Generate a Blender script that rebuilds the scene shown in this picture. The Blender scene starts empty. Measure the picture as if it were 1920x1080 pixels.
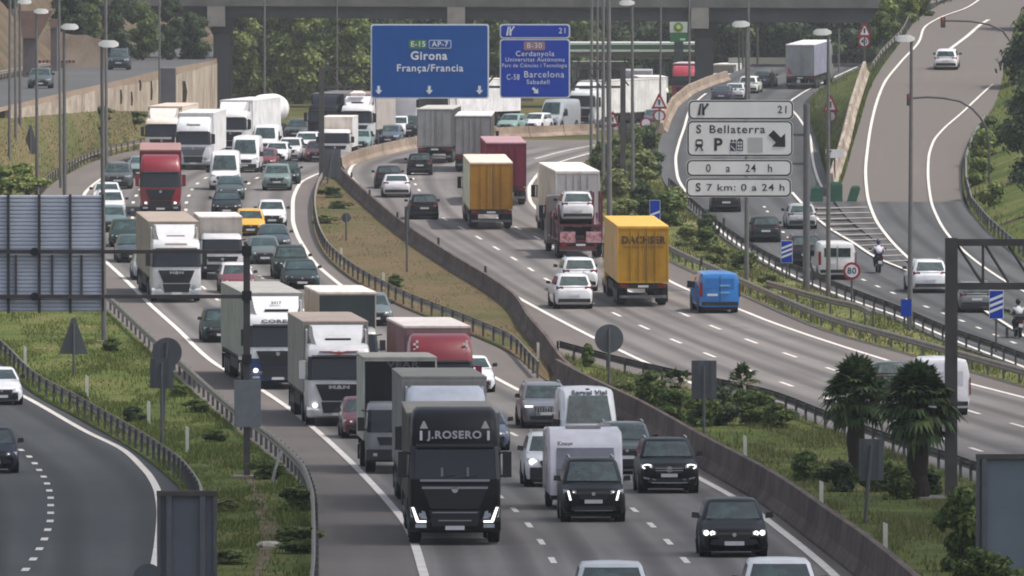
import bpy, bmesh, math, random
import numpy as np
from mathutils import Vector, Matrix
R = math.radians
random.seed(7)
SC = bpy.context.scene
COL = SC.collection

# ------------------------------------------------------------------ camera
FPX = 19000.0            # focal length in photo pixels (1920 wide)
CAM_H = 16.3
HORIZON = -80.0          # photo row of the horizon, above the frame
PITCH = math.atan((540 - HORIZON) / FPX)
CP, SP = math.cos(PITCH), math.sin(PITCH)
cam_d = bpy.data.cameras.new('camera')
cam = bpy.data.objects.new('camera', cam_d); COL.objects.link(cam)
cam.location = (0, 0, CAM_H)
cam.rotation_euler = (math.pi / 2 - PITCH, 0, 0)
cam_d.sensor_width = 36
cam_d.lens = 36 * FPX / 1920
cam_d.clip_start = 1
cam_d.clip_end = 20000
SC.camera = cam
SC.cycles.filter_width = 1.9

# ------------------------------------------------------------------ light
SUN_EL, SUN_AZ = R(60), R(103)      # azimuth clockwise from +Y (view direction)
world = bpy.data.worlds.new('World'); SC.world = world; world.use_nodes = True
wn = world.node_tree; bg = wn.nodes['Background']
sky = wn.nodes.new('ShaderNodeTexSky'); sky.sky_type = 'NISHITA'; sky.sun_disc = False
sky.sun_elevation = SUN_EL; sky.sun_rotation = SUN_AZ
sky.dust_density = 3.0; sky.air_density = 1.0
hs = wn.nodes.new('ShaderNodeHueSaturation'); hs.inputs['Saturation'].default_value = 0.5
wn.links.new(sky.outputs[0], hs.inputs['Color']); wn.links.new(hs.outputs[0], bg.inputs[0]); bg.inputs[1].default_value = 0.15
sl = bpy.data.lights.new('sun', 'SUN'); sl.energy = 3.1; sl.angle = R(0.5); sl.color = (1, 0.93, 0.86)
sun = bpy.data.objects.new('sun', sl); COL.objects.link(sun)
to_sun = Vector((math.sin(SUN_AZ) * math.cos(SUN_EL), math.cos(SUN_AZ) * math.cos(SUN_EL), math.sin(SUN_EL)))
sun.rotation_euler = to_sun.to_track_quat('Z', 'Y').to_euler()
sun.location = (60, 300, 120)
vs = SC.view_settings
vs.view_transform = 'Standard'; vs.look = 'None'; vs.exposure = 0.25; vs.gamma = 1; vs.use_curve_mapping = False

# ------------------------------------------------------------------ helpers
def lin(c):
    out = []
    for v in c:
        v = v / 255.0
        out.append(v / 12.92 if v <= 0.04045 else ((v + 0.055) / 1.055) ** 2.4)
    return tuple(out)

def pchip(xs, ys):
    xs = np.array(xs, float); ys = np.array(ys, float)
    h = np.diff(xs); d = np.diff(ys) / h
    m = np.zeros_like(xs)
    for i in range(1, len(xs) - 1):
        if d[i - 1] * d[i] > 0:
            w1 = 2 * h[i] + h[i - 1]; w2 = h[i] + 2 * h[i - 1]
            m[i] = (w1 + w2) / (w1 / d[i - 1] + w2 / d[i])
    m[0], m[-1] = d[0], d[-1]
    def f(x):
        i = int(np.clip(np.searchsorted(xs, x) - 1, 0, len(xs) - 2))
        t = (x - xs[i]) / h[i]
        if x < xs[0]: return ys[0] + m[0] * (x - xs[0])
        if x > xs[-1]: return ys[-1] + m[-1] * (x - xs[-1])
        return ((1 + 2 * t) * (1 - t) ** 2 * ys[i] + t * (1 - t) ** 2 * h[i] * m[i]
                + t * t * (3 - 2 * t) * ys[i + 1] + t * t * (t - 1) * h[i] * m[i + 1])
    return f

def unproj(px, py, depth):
    u = (px - 960) / FPX; v = (540 - py) / FPX
    return Vector((u * depth, (CP + v * SP) * depth, CAM_H + (-SP + v * CP) * depth))

# road surfaces: scale in photo pixels per metre for each photo row (survey of vehicle sizes)
S_BASE = pchip([-60, -40, 0, 30, 73, 117, 160, 200, 225, 290, 350, 405, 500, 565, 650, 725, 795, 860, 925, 978, 1045, 1080, 1200, 1400, 1900],
               [1.38, 2.76, 5.52, 7.6, 10.55, 13.6, 16.5, 19.2, 21, 24.8, 28, 30.5, 34.2, 37, 40.6, 44, 48, 53, 59.0, 64.3, 70.8, 74.3, 86, 106, 155])
S_RAMP = pchip([-60, -20, 30, 130, 270, 380, 430, 480, 560, 640, 800, 1000], [20.5, 21.5, 22.7, 25, 27.5, S_BASE(380) + .3, S_BASE(430) + .1, S_BASE(480), S_BASE(560), S_BASE(640), S_BASE(800), S_BASE(1000)])
S_EXIT = pchip([60, 90, 130, 165, 200, 300, 340, 380, 430, 520, 640, 800, 1000], [14.5, 17, 19.5, 21, 22, 25.7, S_BASE(340) + .15, S_BASE(380) + .1, S_BASE(430), S_BASE(520), S_BASE(640), S_BASE(800), S_BASE(1000)])
S_LU = lambda py: (py + 80) / 9.8
SURF = {'base': S_BASE, 'ramp': S_RAMP, 'exit': S_EXIT, 'lu': S_LU}
def gp(px, py, surf='base', dz=0.0):
    p = unproj(px, py, FPX / SURF[surf](py))
    p.z += dz
    return p
# ground height as a function of world Y for the base surface
_rows = [gp(960, py) for py in np.arange(1900, -61, -2.0)]
_gy = np.array([p.y for p in _rows]); _gz = np.array([p.z for p in _rows])
def g0(y): return float(np.interp(y, _gy, _gz))
def onto(x, y, dz=0.0): return Vector((x, y, g0(y) + dz))

def tag(o, label=None, cat=None, group=None, kind=None):
    if label: o['label'] = label
    if cat: o['category'] = cat
    if group: o['group'] = group
    if kind: o['kind'] = kind
    return o

class MB:
    """collects simple solids into one mesh"""
    def __init__(s): s.v = []; s.f = []; s.m = []; s.mi = 0
    def add(s, vs, fs):
        b = len(s.v); s.v += [tuple(p) for p in vs]
        for f in fs: s.f.append([b + i for i in f]); s.m.append(s.mi)
        return s
    def box(s, x0, x1, y0, y1, z0, z1):
        return s.add([(x0, y0, z0), (x1, y0, z0), (x1, y1, z0), (x0, y1, z0), (x0, y0, z1), (x1, y0, z1), (x1, y1, z1), (x0, y1, z1)],
                     [(3, 2, 1, 0), (4, 5, 6, 7), (0, 1, 5, 4), (1, 2, 6, 5), (2, 3, 7, 6), (3, 0, 4, 7)])
    def hexa(s, p):
        return s.add(p, [(3, 2, 1, 0), (4, 5, 6, 7), (0, 1, 5, 4), (1, 2, 6, 5), (2, 3, 7, 6), (3, 0, 4, 7)])
    def quad(s, *p): return s.add(p, [tuple(range(len(p)))])
    def loft(s, rings, cap=True, closed=True):
        n = len(rings[0]); vs = [p for r in rings for p in r]; fs = []
        for i in range(len(rings) - 1):
            for j in range(n if closed else n - 1):
                k = (j + 1) % n
                fs.append((i * n + j, i * n + k, (i + 1) * n + k, (i + 1) * n + j))
        if cap and closed:
            fs.append(tuple(reversed(range(n)))); fs.append(tuple((len(rings) - 1) * n + j for j in range(n)))
        return s.add(vs, fs)
    def tube(s, pts, r, n=8, cap=True):
        pts = [Vector(p) for p in pts]; rs = r if isinstance(r, (list, tuple)) else [r] * len(pts)
        rings = []; up = None
        for i, p in enumerate(pts):
            d = (pts[min(i + 1, len(pts) - 1)] - pts[max(i - 1, 0)]).normalized()
            if up is None: up = Vector((0, 0, 1)) if abs(d.z) < 0.9 else Vector((0, 1, 0))
            a = d.cross(up).normalized(); b = a.cross(d).normalized(); up = b
            rings.append([p + (a * math.cos(2 * math.pi * k / n) + b * math.sin(2 * math.pi * k / n)) * rs[i] for k in range(n)])
        return s.loft(rings, cap)
    def disc(s, c, r, axis='y', n=20, t=0.0):
        c = Vector(c); pts = []
        for k in range(n):
            a = 2 * math.pi * k / n
            e = {'y': (math.cos(a) * r, 0, math.sin(a) * r), 'x': (0, math.cos(a) * r, math.sin(a) * r), 'z': (math.cos(a) * r, math.sin(a) * r, 0)}[axis]
            pts.append(c + Vector(e))
        if t:
            off = {'y': Vector((0, t, 0)), 'x': Vector((t, 0, 0)), 'z': Vector((0, 0, t))}[axis]
            return s.loft([pts, [p + off for p in pts]])
        return s.add(pts, [tuple(range(n))])
    def prism(s, poly, y0, y1):
        """polygon in (x, z) extruded along y"""
        return s.loft([[(x, y0, z) for x, z in poly], [(x, y1, z) for x, z in poly]])
    def mesh(s, name, smooth=False, fix=True):
        me = bpy.data.meshes.new(name); me.from_pydata(s.v, [], s.f)
        if any(s.m): me.polygons.foreach_set('material_index', s.m)
        if fix:
            bm = bmesh.new(); bm.from_mesh(me)
            bmesh.ops.recalc_face_normals(bm, faces=bm.faces); bm.to_mesh(me); bm.free()
        me.validate()
        if smooth:
            me.polygons.foreach_set('use_smooth', [True] * len(me.polygons))
            try: me.set_sharp_from_angle(angle=R(38))
            except Exception: pass
        return me
    def build(s, name, mats, parent=None, smooth=False, fix=True):
        return link(name, s.mesh(name, smooth, fix), mats, parent)

def link(name, me, mats, parent=None):
    o = bpy.data.objects.new(name, me); COL.objects.link(o)
    if not isinstance(mats, (list, tuple)): mats = [mats]
    while len(me.materials) < len(mats): me.materials.append(None)
    for i, m in enumerate(mats):
        if me.materials[i] is None: me.materials[i] = m
        if me.materials[i] != m:
            o.material_slots[i].link = 'OBJECT'; o.material_slots[i].material = m
    if parent: o.parent = parent
    return o

def empty(name, loc, rz=0.0, parent=None):
    o = bpy.data.objects.new(name, None); COL.objects.link(o)
    o.location = loc; o.rotation_euler = (0, 0, rz); o.empty_display_size = 0.3
    if parent: o.parent = parent
    return o

_tm = {}
def text_mesh(txt, size, thick=0.004, bold=0.0):
    """lettering as a mesh lying in the xz plane, facing -y, centred on the origin"""
    key = (txt, round(size, 4), bold)
    if key in _tm: return _tm[key]
    cu = bpy.data.curves.new('lettering', 'FONT'); cu.body = txt; cu.size = size; cu.align_x = 'CENTER'; cu.align_y = 'CENTER'
    cu.extrude = thick; cu.offset = bold; cu.resolution_u = 3; cu.space_character = 1.12
    ob = bpy.data.objects.new('lettering', cu)
    me = bpy.data.meshes.new_from_object(ob)
    bpy.data.objects.remove(ob); bpy.data.curves.remove(cu)
    me.transform(Matrix.Rotation(math.pi / 2, 4, 'X'))
    me.materials.clear(); _tm[key] = me
    return me

# ------------------------------------------------------------------ materials
_mc = {}
def P(name, col, rough=0.6, metal=0.0, coat=0.0, var=0.0, scale=3.0, spec=None, bump=0.0, vmix=None):
    """procedural principled material with optional noise variation (var) towards darker / vmix colour"""
    if name in _mc: return _mc[name]
    m = bpy.data.materials.new(name); m.use_nodes = True; nt = m.node_tree; b = nt.nodes['Principled BSDF']
    c = lin(col); b.inputs['Base Color'].default_value = (*c, 1)
    b.inputs['Roughness'].default_value = rough; b.inputs['Metallic'].default_value = metal
    if coat: b.inputs['Coat Weight'].default_value = coat; b.inputs['Coat Roughness'].default_value = 0.03
    if spec is not None: b.inputs['Specular IOR Level'].default_value = spec
    if var:
        tc = nt.nodes.new('ShaderNodeTexCoord'); nz = nt.nodes.new('ShaderNodeTexNoise')
        nz.inputs['Scale'].default_value = scale; nz.inputs['Detail'].default_value = 6; nz.inputs['Roughness'].default_value = 0.62
        nt.links.new(tc.outputs['Object'], nz.inputs['Vector'])
        rp = nt.nodes.new('ShaderNodeValToRGB')
        d = lin(vmix) if vmix else tuple(v * (1 - var) for v in c)
        rp.color_ramp.elements[0].position = 0.35; rp.color_ramp.elements[0].color = (*d, 1)
        rp.color_ramp.elements[1].position = 0.62; rp.color_ramp.elements[1].color = (*c, 1)
        nt.links.new(nz.outputs['Fac'], rp.inputs['Fac']); nt.links.new(rp.outputs['Color'], b.inputs['Base Color'])
        if bump:
            bp = nt.nodes.new('ShaderNodeBump'); bp.inputs['Strength'].default_value = bump; bp.inputs['Distance'].default_value = 0.05
            nt.links.new(nz.outputs['Fac'], bp.inputs['Height']); nt.links.new(bp.outputs['Normal'], b.inputs['Normal'])
    _mc[name] = m
    return m

def paint(col, rough=0.32, metal=0.0):
    n = 'paint_%d_%d_%d' % tuple(col)
    dark = max(col) < 60
    return P(n, col, .4 if dark else rough, metal, coat=0.08 if dark else 0.4, var=0.16, scale=1.7, spec=.16 if dark else .5)
def cloth(col):
    n = 'tarpaulin_%d_%d_%d' % tuple(col)
    if n in _mc: return _mc[n]
    m = P(n, col, 0.62, var=0.24, scale=0.9, spec=0.3); nt = m.node_tree; b = nt.nodes['Principled BSDF']; L = nt.links.new
    tc = nt.nodes.new('ShaderNodeTexCoord'); wv = nt.nodes.new('ShaderNodeTexWave'); wv.bands_direction = 'Y'; wv.inputs['Scale'].default_value = .9; wv.inputs['Distortion'].default_value = 1.6; wv.inputs['Detail'].default_value = 2
    L(tc.outputs['Object'], wv.inputs['Vector']); bp = nt.nodes.new('ShaderNodeBump'); bp.inputs['Strength'].default_value = .5; bp.inputs['Distance'].default_value = .06
    L(wv.outputs['Fac'], bp.inputs['Height']); L(bp.outputs['Normal'], b.inputs['Normal'])
    # grime washed down the sides
    mp = nt.nodes.new('ShaderNodeMapping'); mp.inputs['Scale'].default_value = (1.5, 1.5, .12); L(tc.outputs['Object'], mp.inputs['Vector'])
    nz = nt.nodes.new('ShaderNodeTexNoise'); nz.inputs['Scale'].default_value = 2.2; nz.inputs['Detail'].default_value = 5; L(mp.outputs['Vector'], nz.inputs['Vector'])
    mr = nt.nodes.new('ShaderNodeMapRange'); mr.inputs['From Min'].default_value = .5; mr.inputs['From Max'].default_value = .8; mr.inputs['To Max'].default_value = .55; L(nz.outputs['Fac'], mr.inputs['Value'])
    mx = nt.nodes.new('ShaderNodeMix'); mx.data_type = 'RGBA'; src = b.inputs['Base Color'].links[0].from_socket
    L(mr.outputs['Result'], mx.inputs['Factor']); L(src, mx.inputs['A']); mx.inputs['B'].default_value = (*lin(tuple(v * .5 + 28 for v in col)), 1); L(mx.outputs['Result'], b.inputs['Base Color'])
    return m
def cast_concrete(name, col, dark, joint=6.0):
    """precast concrete on a (length, height) uv: joints between segments, rain streaks, scuffs low down"""
    if name in _mc: return _mc[name]
    m = bpy.data.materials.new(name); m.use_nodes = True; nt = m.node_tree; b = nt.nodes['Principled BSDF']; L = nt.links.new
    tc = nt.nodes.new('ShaderNodeTexCoord'); sx = nt.nodes.new('ShaderNodeSeparateXYZ'); L(tc.outputs['UV'], sx.inputs[0])
    mp = nt.nodes.new('ShaderNodeMapping'); mp.inputs['Scale'].default_value = (.7, .5, 1); L(tc.outputs['UV'], mp.inputs['Vector'])
    n1 = nt.nodes.new('ShaderNodeTexNoise'); n1.inputs['Scale'].default_value = 1.0; n1.inputs['Detail'].default_value = 7; n1.inputs['Roughness'].default_value = .7; L(mp.outputs['Vector'], n1.inputs['Vector'])
    n2 = nt.nodes.new('ShaderNodeTexNoise'); n2.inputs['Scale'].default_value = .18; n2.inputs['Detail'].default_value = 4; L(tc.outputs['UV'], n2.inputs['Vector'])
    ad = nt.nodes.new('ShaderNodeMath'); ad.operation = 'ADD'; L(n1.outputs['Fac'], ad.inputs[0]); L(n2.outputs['Fac'], ad.inputs[1])
    mr = nt.nodes.new('ShaderNodeMapRange'); mr.inputs['From Min'].default_value = .8; mr.inputs['From Max'].default_value = 1.2; L(ad.outputs[0], mr.inputs['Value'])
    mx = nt.nodes.new('ShaderNodeMix'); mx.data_type = 'RGBA'; L(mr.outputs['Result'], mx.inputs['Factor']); mx.inputs['A'].default_value = (*lin(dark), 1); mx.inputs['B'].default_value = (*lin(col), 1)
    md = nt.nodes.new('ShaderNodeMath'); md.operation = 'MODULO'; md.inputs[1].default_value = joint; L(sx.outputs['X'], md.inputs[0])
    lt = nt.nodes.new('ShaderNodeMath'); lt.operation = 'LESS_THAN'; lt.inputs[1].default_value = .12; L(md.outputs[0], lt.inputs[0])
    m2 = nt.nodes.new('ShaderNodeMix'); m2.data_type = 'RGBA'; L(lt.outputs[0], m2.inputs['Factor']); L(mx.outputs['Result'], m2.inputs['A']); m2.inputs['B'].default_value = (*lin(tuple(v * .5 for v in dark)), 1)
    L(m2.outputs['Result'], b.inputs['Base Color']); b.inputs['Roughness'].default_value = .9; b.inputs['Specular IOR Level'].default_value = .2
    _mc[name] = m; return m
def lamp_mat(name, col, e):
    if name in _mc: return _mc[name]
    m = bpy.data.materials.new(name); m.use_nodes = True; b = m.node_tree.nodes['Principled BSDF']
    b.inputs['Base Color'].default_value = (*lin(col), 1); b.inputs['Emission Color'].default_value = (*lin(col), 1)
    b.inputs['Emission Strength'].default_value = e; b.inputs['Roughness'].default_value = 0.2
    _mc[name] = m; return m

def asphalt(name, a, b_, streak=1.0, lanes=0):
    m = bpy.data.materials.new(name); m.use_nodes = True; nt = m.node_tree; bs = nt.nodes['Principled BSDF']
    L = nt.links.new
    tc = nt.nodes.new('ShaderNodeTexCoord')
    mp = nt.nodes.new('ShaderNodeMapping'); mp.inputs['Scale'].default_value = (14.0, 0.016, 1)
    L(tc.outputs['UV'], mp.inputs['Vector'])
    n1 = nt.nodes.new('ShaderNodeTexNoise'); n1.inputs['Scale'].default_value = 1.0; n1.inputs['Detail'].default_value = 5
    L(mp.outputs['Vector'], n1.inputs['Vector'])
    n2 = nt.nodes.new('ShaderNodeTexNoise'); n2.inputs['Scale'].default_value = 0.06; n2.inputs['Detail'].default_value = 8; n2.inputs['Roughness'].default_value = .68
    L(tc.outputs['Object'], n2.inputs['Vector'])
    n3 = nt.nodes.new('ShaderNodeTexNoise'); n3.inputs['Scale'].default_value = 7; n3.inputs['Detail'].default_value = 3
    L(tc.outputs['Object'], n3.inputs['Vector'])
    ad = nt.nodes.new('ShaderNodeMath'); ad.operation = 'MULTIPLY_ADD'; ad.inputs[1].default_value = 0.45 * streak
    L(n1.outputs['Fac'], ad.inputs[0])
    a2 = nt.nodes.new('ShaderNodeMath'); a2.operation = 'MULTIPLY_ADD'; a2.inputs[1].default_value = 0.4
    L(n2.outputs['Fac'], a2.inputs[0]); L(ad.outputs[0], a2.inputs[2]); 
    a3 = nt.nodes.new('ShaderNodeMath'); a3.operation = 'MULTIPLY_ADD'; a3.inputs[1].default_value = 0.15
    L(n3.outputs['Fac'], a3.inputs[0]); ad.inputs[2].default_value = 0.0; L(a2.outputs[0], a3.inputs[2])
    rp = nt.nodes.new('ShaderNodeValToRGB')
    rp.color_ramp.elements[0].position = 0.40; rp.color_ramp.elements[0].color = (*lin(a), 1)
    rp.color_ramp.elements[1].position = 0.60; rp.color_ramp.elements[1].color = (*lin(b_), 1)
    L(a3.outputs[0], rp.inputs['Fac']); col = rp.outputs['Color']
    if lanes:   # two worn wheel tracks per lane, polished darker by tyres, broken up by noise
        sx = nt.nodes.new('ShaderNodeSeparateXYZ'); L(tc.outputs['UV'], sx.inputs[0])
        wv = nt.nodes.new('ShaderNodeMath'); wv.operation = 'MULTIPLY'; wv.inputs[1].default_value = 2 * math.pi * 2 * lanes; L(sx.outputs['X'], wv.inputs[0])
        cs = nt.nodes.new('ShaderNodeMath'); cs.operation = 'COSINE'; L(wv.outputs[0], cs.inputs[0])
        mr = nt.nodes.new('ShaderNodeMapRange'); mr.inputs['From Min'].default_value = 0.1; mr.inputs['From Max'].default_value = -1.0; mr.inputs['To Min'].default_value = 0.0; mr.inputs['To Max'].default_value = 1.0; L(cs.outputs[0], mr.inputs['Value'])
        ml = nt.nodes.new('ShaderNodeMath'); ml.operation = 'MULTIPLY'; L(mr.outputs[0], ml.inputs[0]); L(n1.outputs['Fac'], ml.inputs[1])
        mx = nt.nodes.new('ShaderNodeMix'); mx.data_type = 'RGBA'; L(ml.outputs[0], mx.inputs['Factor']); L(col, mx.inputs['A']); mx.inputs['B'].default_value = (*lin(tuple(v * .55 for v in a)), 1); col = mx.outputs['Result']
    L(col, bs.inputs['Base Color'])
    bs.inputs['Roughness'].default_value = 0.85; bs.inputs['Specular IOR Level'].default_value = 0.25
    bp = nt.nodes.new('ShaderNodeBump'); bp.inputs['Strength'].default_value = 0.15; bp.inputs['Distance'].default_value = 0.02
    L(n3.outputs['Fac'], bp.inputs['Height']); L(bp.outputs['Normal'], bs.inputs['Normal'])
    return m

def earth(name, cols, scale=0.12):
    m = bpy.data.materials.new(name); m.use_nodes = True; nt = m.node_tree; bs = nt.nodes['Principled BSDF']; L = nt.links.new
    tc = nt.nodes.new('ShaderNodeTexCoord')
    n1 = nt.nodes.new('ShaderNodeTexNoise'); n1.inputs['Scale'].default_value = scale; n1.inputs['Detail'].default_value = 9; n1.inputs['Roughness'].default_value = 0.68
    L(tc.outputs['Object'], n1.inputs['Vector'])
    rp = nt.nodes.new('ShaderNodeValToRGB'); cr = rp.color_ramp
    while len(cr.elements) < len(cols): cr.elements.new(0.5)
    for i, c in enumerate(cols):
        cr.elements[i].position = 0.32 + 0.36 * i / max(1, len(cols) - 1); cr.elements[i].color = (*lin(c), 1)
    L(n1.outputs['Fac'], rp.inputs['Fac']); L(rp.outputs['Color'], bs.inputs['Base Color'])
    n2 = nt.nodes.new('ShaderNodeTexNoise'); n2.inputs['Scale'].default_value = 4; n2.inputs['Detail'].default_value = 6
    L(tc.outputs['Object'], n2.inputs['Vector'])
    bp = nt.nodes.new('ShaderNodeBump'); bp.inputs['Strength'].default_value = 0.8; bp.inputs['Distance'].default_value = 0.25
    L(n2.outputs['Fac'], bp.inputs['Height']); L(bp.outputs['Normal'], bs.inputs['Normal'])
    bs.inputs['Roughness'].default_value = 0.95; bs.inputs['Specular IOR Level'].default_value = 0.1
    return m

def leafmat(name, c0, c1, c2, trans=0.25):
    m = bpy.data.materials.new(name); m.use_nodes = True; nt = m.node_tree; bs = nt.nodes['Principled BSDF']; L = nt.links.new
    ge = nt.nodes.new('ShaderNodeNewGeometry'); rp = nt.nodes.new('ShaderNodeValToRGB'); cr = rp.color_ramp
    cr.elements.new(0.5)
    for i, c in enumerate((c0, c1, c2)): cr.elements[i].position = (0.05, 0.5, 0.97)[i]; cr.elements[i].color = (*lin(c), 1)
    L(ge.outputs['Random Per Island'], rp.inputs['Fac']); L(rp.outputs['Color'], bs.inputs['Base Color'])
    bs.inputs['Roughness'].default_value = 0.6; bs.inputs['Specular IOR Level'].default_value = 0.25
    tr = nt.nodes.new('ShaderNodeBsdfTranslucent'); L(rp.outputs['Color'], tr.inputs['Color'])
    mx = nt.nodes.new('ShaderNodeMixShader'); mx.inputs[0].default_value = trans
    L(bs.outputs[0], mx.inputs[1]); L(tr.outputs[0], mx.inputs[2]); L(mx.outputs[0], nt.nodes['Material Output'].inputs['Surface'])
    return m

M_GLASS = P('reflection_toned_glass', (52, 76, 74), 0.07, spec=0.9, var=.5, scale=2.4, vmix=(22, 34, 36))  # noise in the colour stands in for reflections and the interior behind
M_TRUCKGLASS = P('truck_glass', (24, 28, 34), 0.1, spec=0.5)
M_RUBBER = P('rubber', (26, 26, 27), 0.9, var=0.3, scale=8)
M_BLACK = P('black_plastic', (24, 25, 28), 0.55, var=0.25, scale=5)
M_DARK = P('dark_chassis', (38, 38, 40), 0.7, var=0.35, scale=4)
M_RIM = P('wheel_alloy', (120, 122, 126), 0.4, 0.6, var=0.25, scale=9)
M_CHROME = P('bright_trim', (190, 192, 196), 0.25, 0.8, var=0.1)
M_PLATE = P('number_plate', (205, 205, 208), 0.4, var=0.1, scale=12)
M_LAMP = P('lamp_glass', (170, 178, 186), 0.1, var=0.2, scale=9)
M_LIT = lamp_mat('lit_headlight', (255, 252, 248), 1.2)
M_RED = P('tail_light_red', (120, 18, 20), 0.25, var=0.2, scale=6)
M_ORANGE = P('amber_lamp', (220, 120, 30), 0.3, var=0.2, scale=6)
M_GALV = P('galvanised_steel', (128, 128, 128), 0.55, 0.35, var=0.3, scale=2.5)
M_RAIL = P('weathered_rail', (132, 124, 112), 0.6, 0.1, var=0.35, scale=1.5)
M_POST = P('grey_post', (92, 92, 94), 0.6, 0.2, var=0.25, scale=3)
M_WHITE = P('white_marking', (226, 220, 212), 0.75, var=0.22, scale=1.2)
M_CONC = P('concrete', (150, 140, 130), 0.9, var=0.35, scale=0.35, bump=0.3)
M_CONCD = P('stained_concrete', (108, 96, 92), 0.9, var=0.4, scale=0.5, bump=0.3, vmix=(72, 60, 58))
M_SIGNBACK = P('sign_back', (84, 88, 94), 0.55, 0.0, var=0.22, scale=1.2)
# ================================================================== SETTING: ground, roads, banks
def edge(*pts):
    """edge of a surface as a function of the survey row"""
    pts = sorted(pts, key=lambda p: p[1]); f = pchip([p[1] for p in pts], [p[0] for p in pts])
    f.y0, f.y1 = pts[0][1], pts[-1][1]
    return f

def sheet(name, fl, fr, y0, y1, mat, dz=0.0, surf='base', n=4, step=3.0, kind='structure', skirt=0.0):
    rows = []; k = max(2, int((y1 - y0) / step))
    for i in range(k + 1):
        py = y0 + (y1 - y0) * i / k
        a, b = fl(py), fr(py)
        rows.append([gp(a + (b - a) * j / n, py, surf, dz) for j in range(n + 1)])
    mb = MB(); mb.loft(rows, cap=False, closed=False)
    uvs = []; v = 0.0
    for i, r in enumerate(rows):
        if i: v += (r[n // 2] - rows[i - 1][n // 2]).length
        uvs += [(j / n, v) for j in range(n + 1)]
    if skirt:
        for e in (0, n): mb.loft([[r[e] for r in rows], [r[e] - Vector((0, 0, skirt)) for r in rows]], cap=False, closed=False)
    o = mb.build(name, mat, smooth=True)
    ul = o.data.uv_layers.new(name='lane')
    for lp in o.data.loops:
        if lp.vertex_index < len(uvs): ul.data[lp.index].uv = uvs[lp.vertex_index]
    if o.data.polygons[0].normal.z < 0: o.data.flip_normals()
    return tag(o, kind=kind)

# ---- the ground itself: one sheet out to the horizon
M_EARTH = earth('roadside_earth', [(44, 52, 26), (70, 78, 38), (96, 90, 52), (112, 96, 66)], 0.11)
M_GREEN = earth('green_verge', [(54, 68, 32), (78, 92, 44), (96, 102, 54), (124, 112, 80)], 0.22)
M_DRY = earth('dry_verge', [(66, 80, 42), (86, 88, 54), (108, 92, 70), (96, 88, 62), (68, 80, 44)], 0.05)
M_BANK = earth('grass_slope', [(74, 88, 48), (96, 100, 60), (118, 106, 76), (84, 94, 54)], 0.06)
M_SOIL = earth('shoulder_soil', [(118, 100, 84), (140, 120, 100)], 0.3)
rows = []
for py in list(np.arange(1900, 300, -12.0)) + list(np.arange(300, 40, -6.0)) + [30, 15, 0, -15, -30, -45, -55, -60]:
    c = gp(960, py); rows.append([Vector((x, c.y, c.z - 0.06)) for x in np.linspace(-420, 420, 61)])
mb = MB(); mb.loft(rows, cap=False, closed=False)
o = mb.build('ground', M_EARTH, smooth=True); tag(o, kind='structure')
if o.data.polygons[0].normal.z < 0: o.data.flip_normals()

A_SHO = asphalt('shoulder_asphalt', (104, 98, 94), (126, 119, 113), .6)
A_MAIN = asphalt('worn_asphalt', (100, 97, 95), (126, 122, 119), 1.0, 3)
A_MAIN2 = asphalt('worn_asphalt_far', (102, 98, 96), (129, 124, 121), 1.0, 3)
A_DARK = asphalt('dark_asphalt', (76, 77, 78), (96, 97, 97), 0.8, 2)
A_NEW = asphalt('fresh_asphalt', (66, 68, 69), (82, 84, 84), 0.8, 3)
A_RAMP = asphalt('pale_asphalt', (104, 98, 93), (126, 118, 111), .45)

# ---- left carriageway (traffic comes towards us)
L_PAVE = edge((1110, 225), (560, 246), (400, 262), (275, 278), (195, 296), (130, 325), (92, 350), (70, 380), (64, 410), (75, 450), (105, 490), (152, 535), (200, 580), (285, 662), (340, 714), (440, 802), (530, 877), (580, 932), (594, 985), (596, 1080), (580, 1260))
L_LINE = edge((1110, 228), (700, 242), (500, 259), (400, 274), (300, 297), (230, 316), (185, 339), (160, 362), (148, 390), (148, 420), (158, 450), (176, 472), (197, 490), (230, 520), (280, 570), (330, 615), (400, 680), (480, 725), (560, 780), (640, 850), (690, 900), (735, 950), (762, 985), (780, 1028), (790, 1062), (800, 1100), (815, 1260))
R_LINE = edge((1112, 240), (930, 250), (800, 268), (730, 282), (660, 303), (620, 318), (587, 330), (562, 345), (549, 382), (549, 410), (557, 440), (572, 467), (585, 487), (625, 524), (720, 590), (850, 664), (940, 715), (1060, 775), (1200, 842), (1310, 897), (1400, 948), (1470, 1000), (1520, 1040), (1565, 1080), (1720, 1260))
R_PAVE = edge((1114, 246), (930, 256), (800, 274), (720, 294), (660, 312), (625, 326), (603, 340), (590, 360), (584, 395), (588, 430), (604, 472), (640, 510), (740, 570), (880, 628), (960, 665), (1030, 718), (1100, 752), (1200, 800), (1320, 872), (1450, 948), (1560, 1030), (1625, 1080), (1810, 1260))
sheet('road', L_PAVE, R_PAVE, 225.5, 1250, A_SHO, 0.0, n=6); sheet('road', L_LINE, R_LINE, 243, 1250, A_MAIN, 0.006, n=6)

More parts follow.
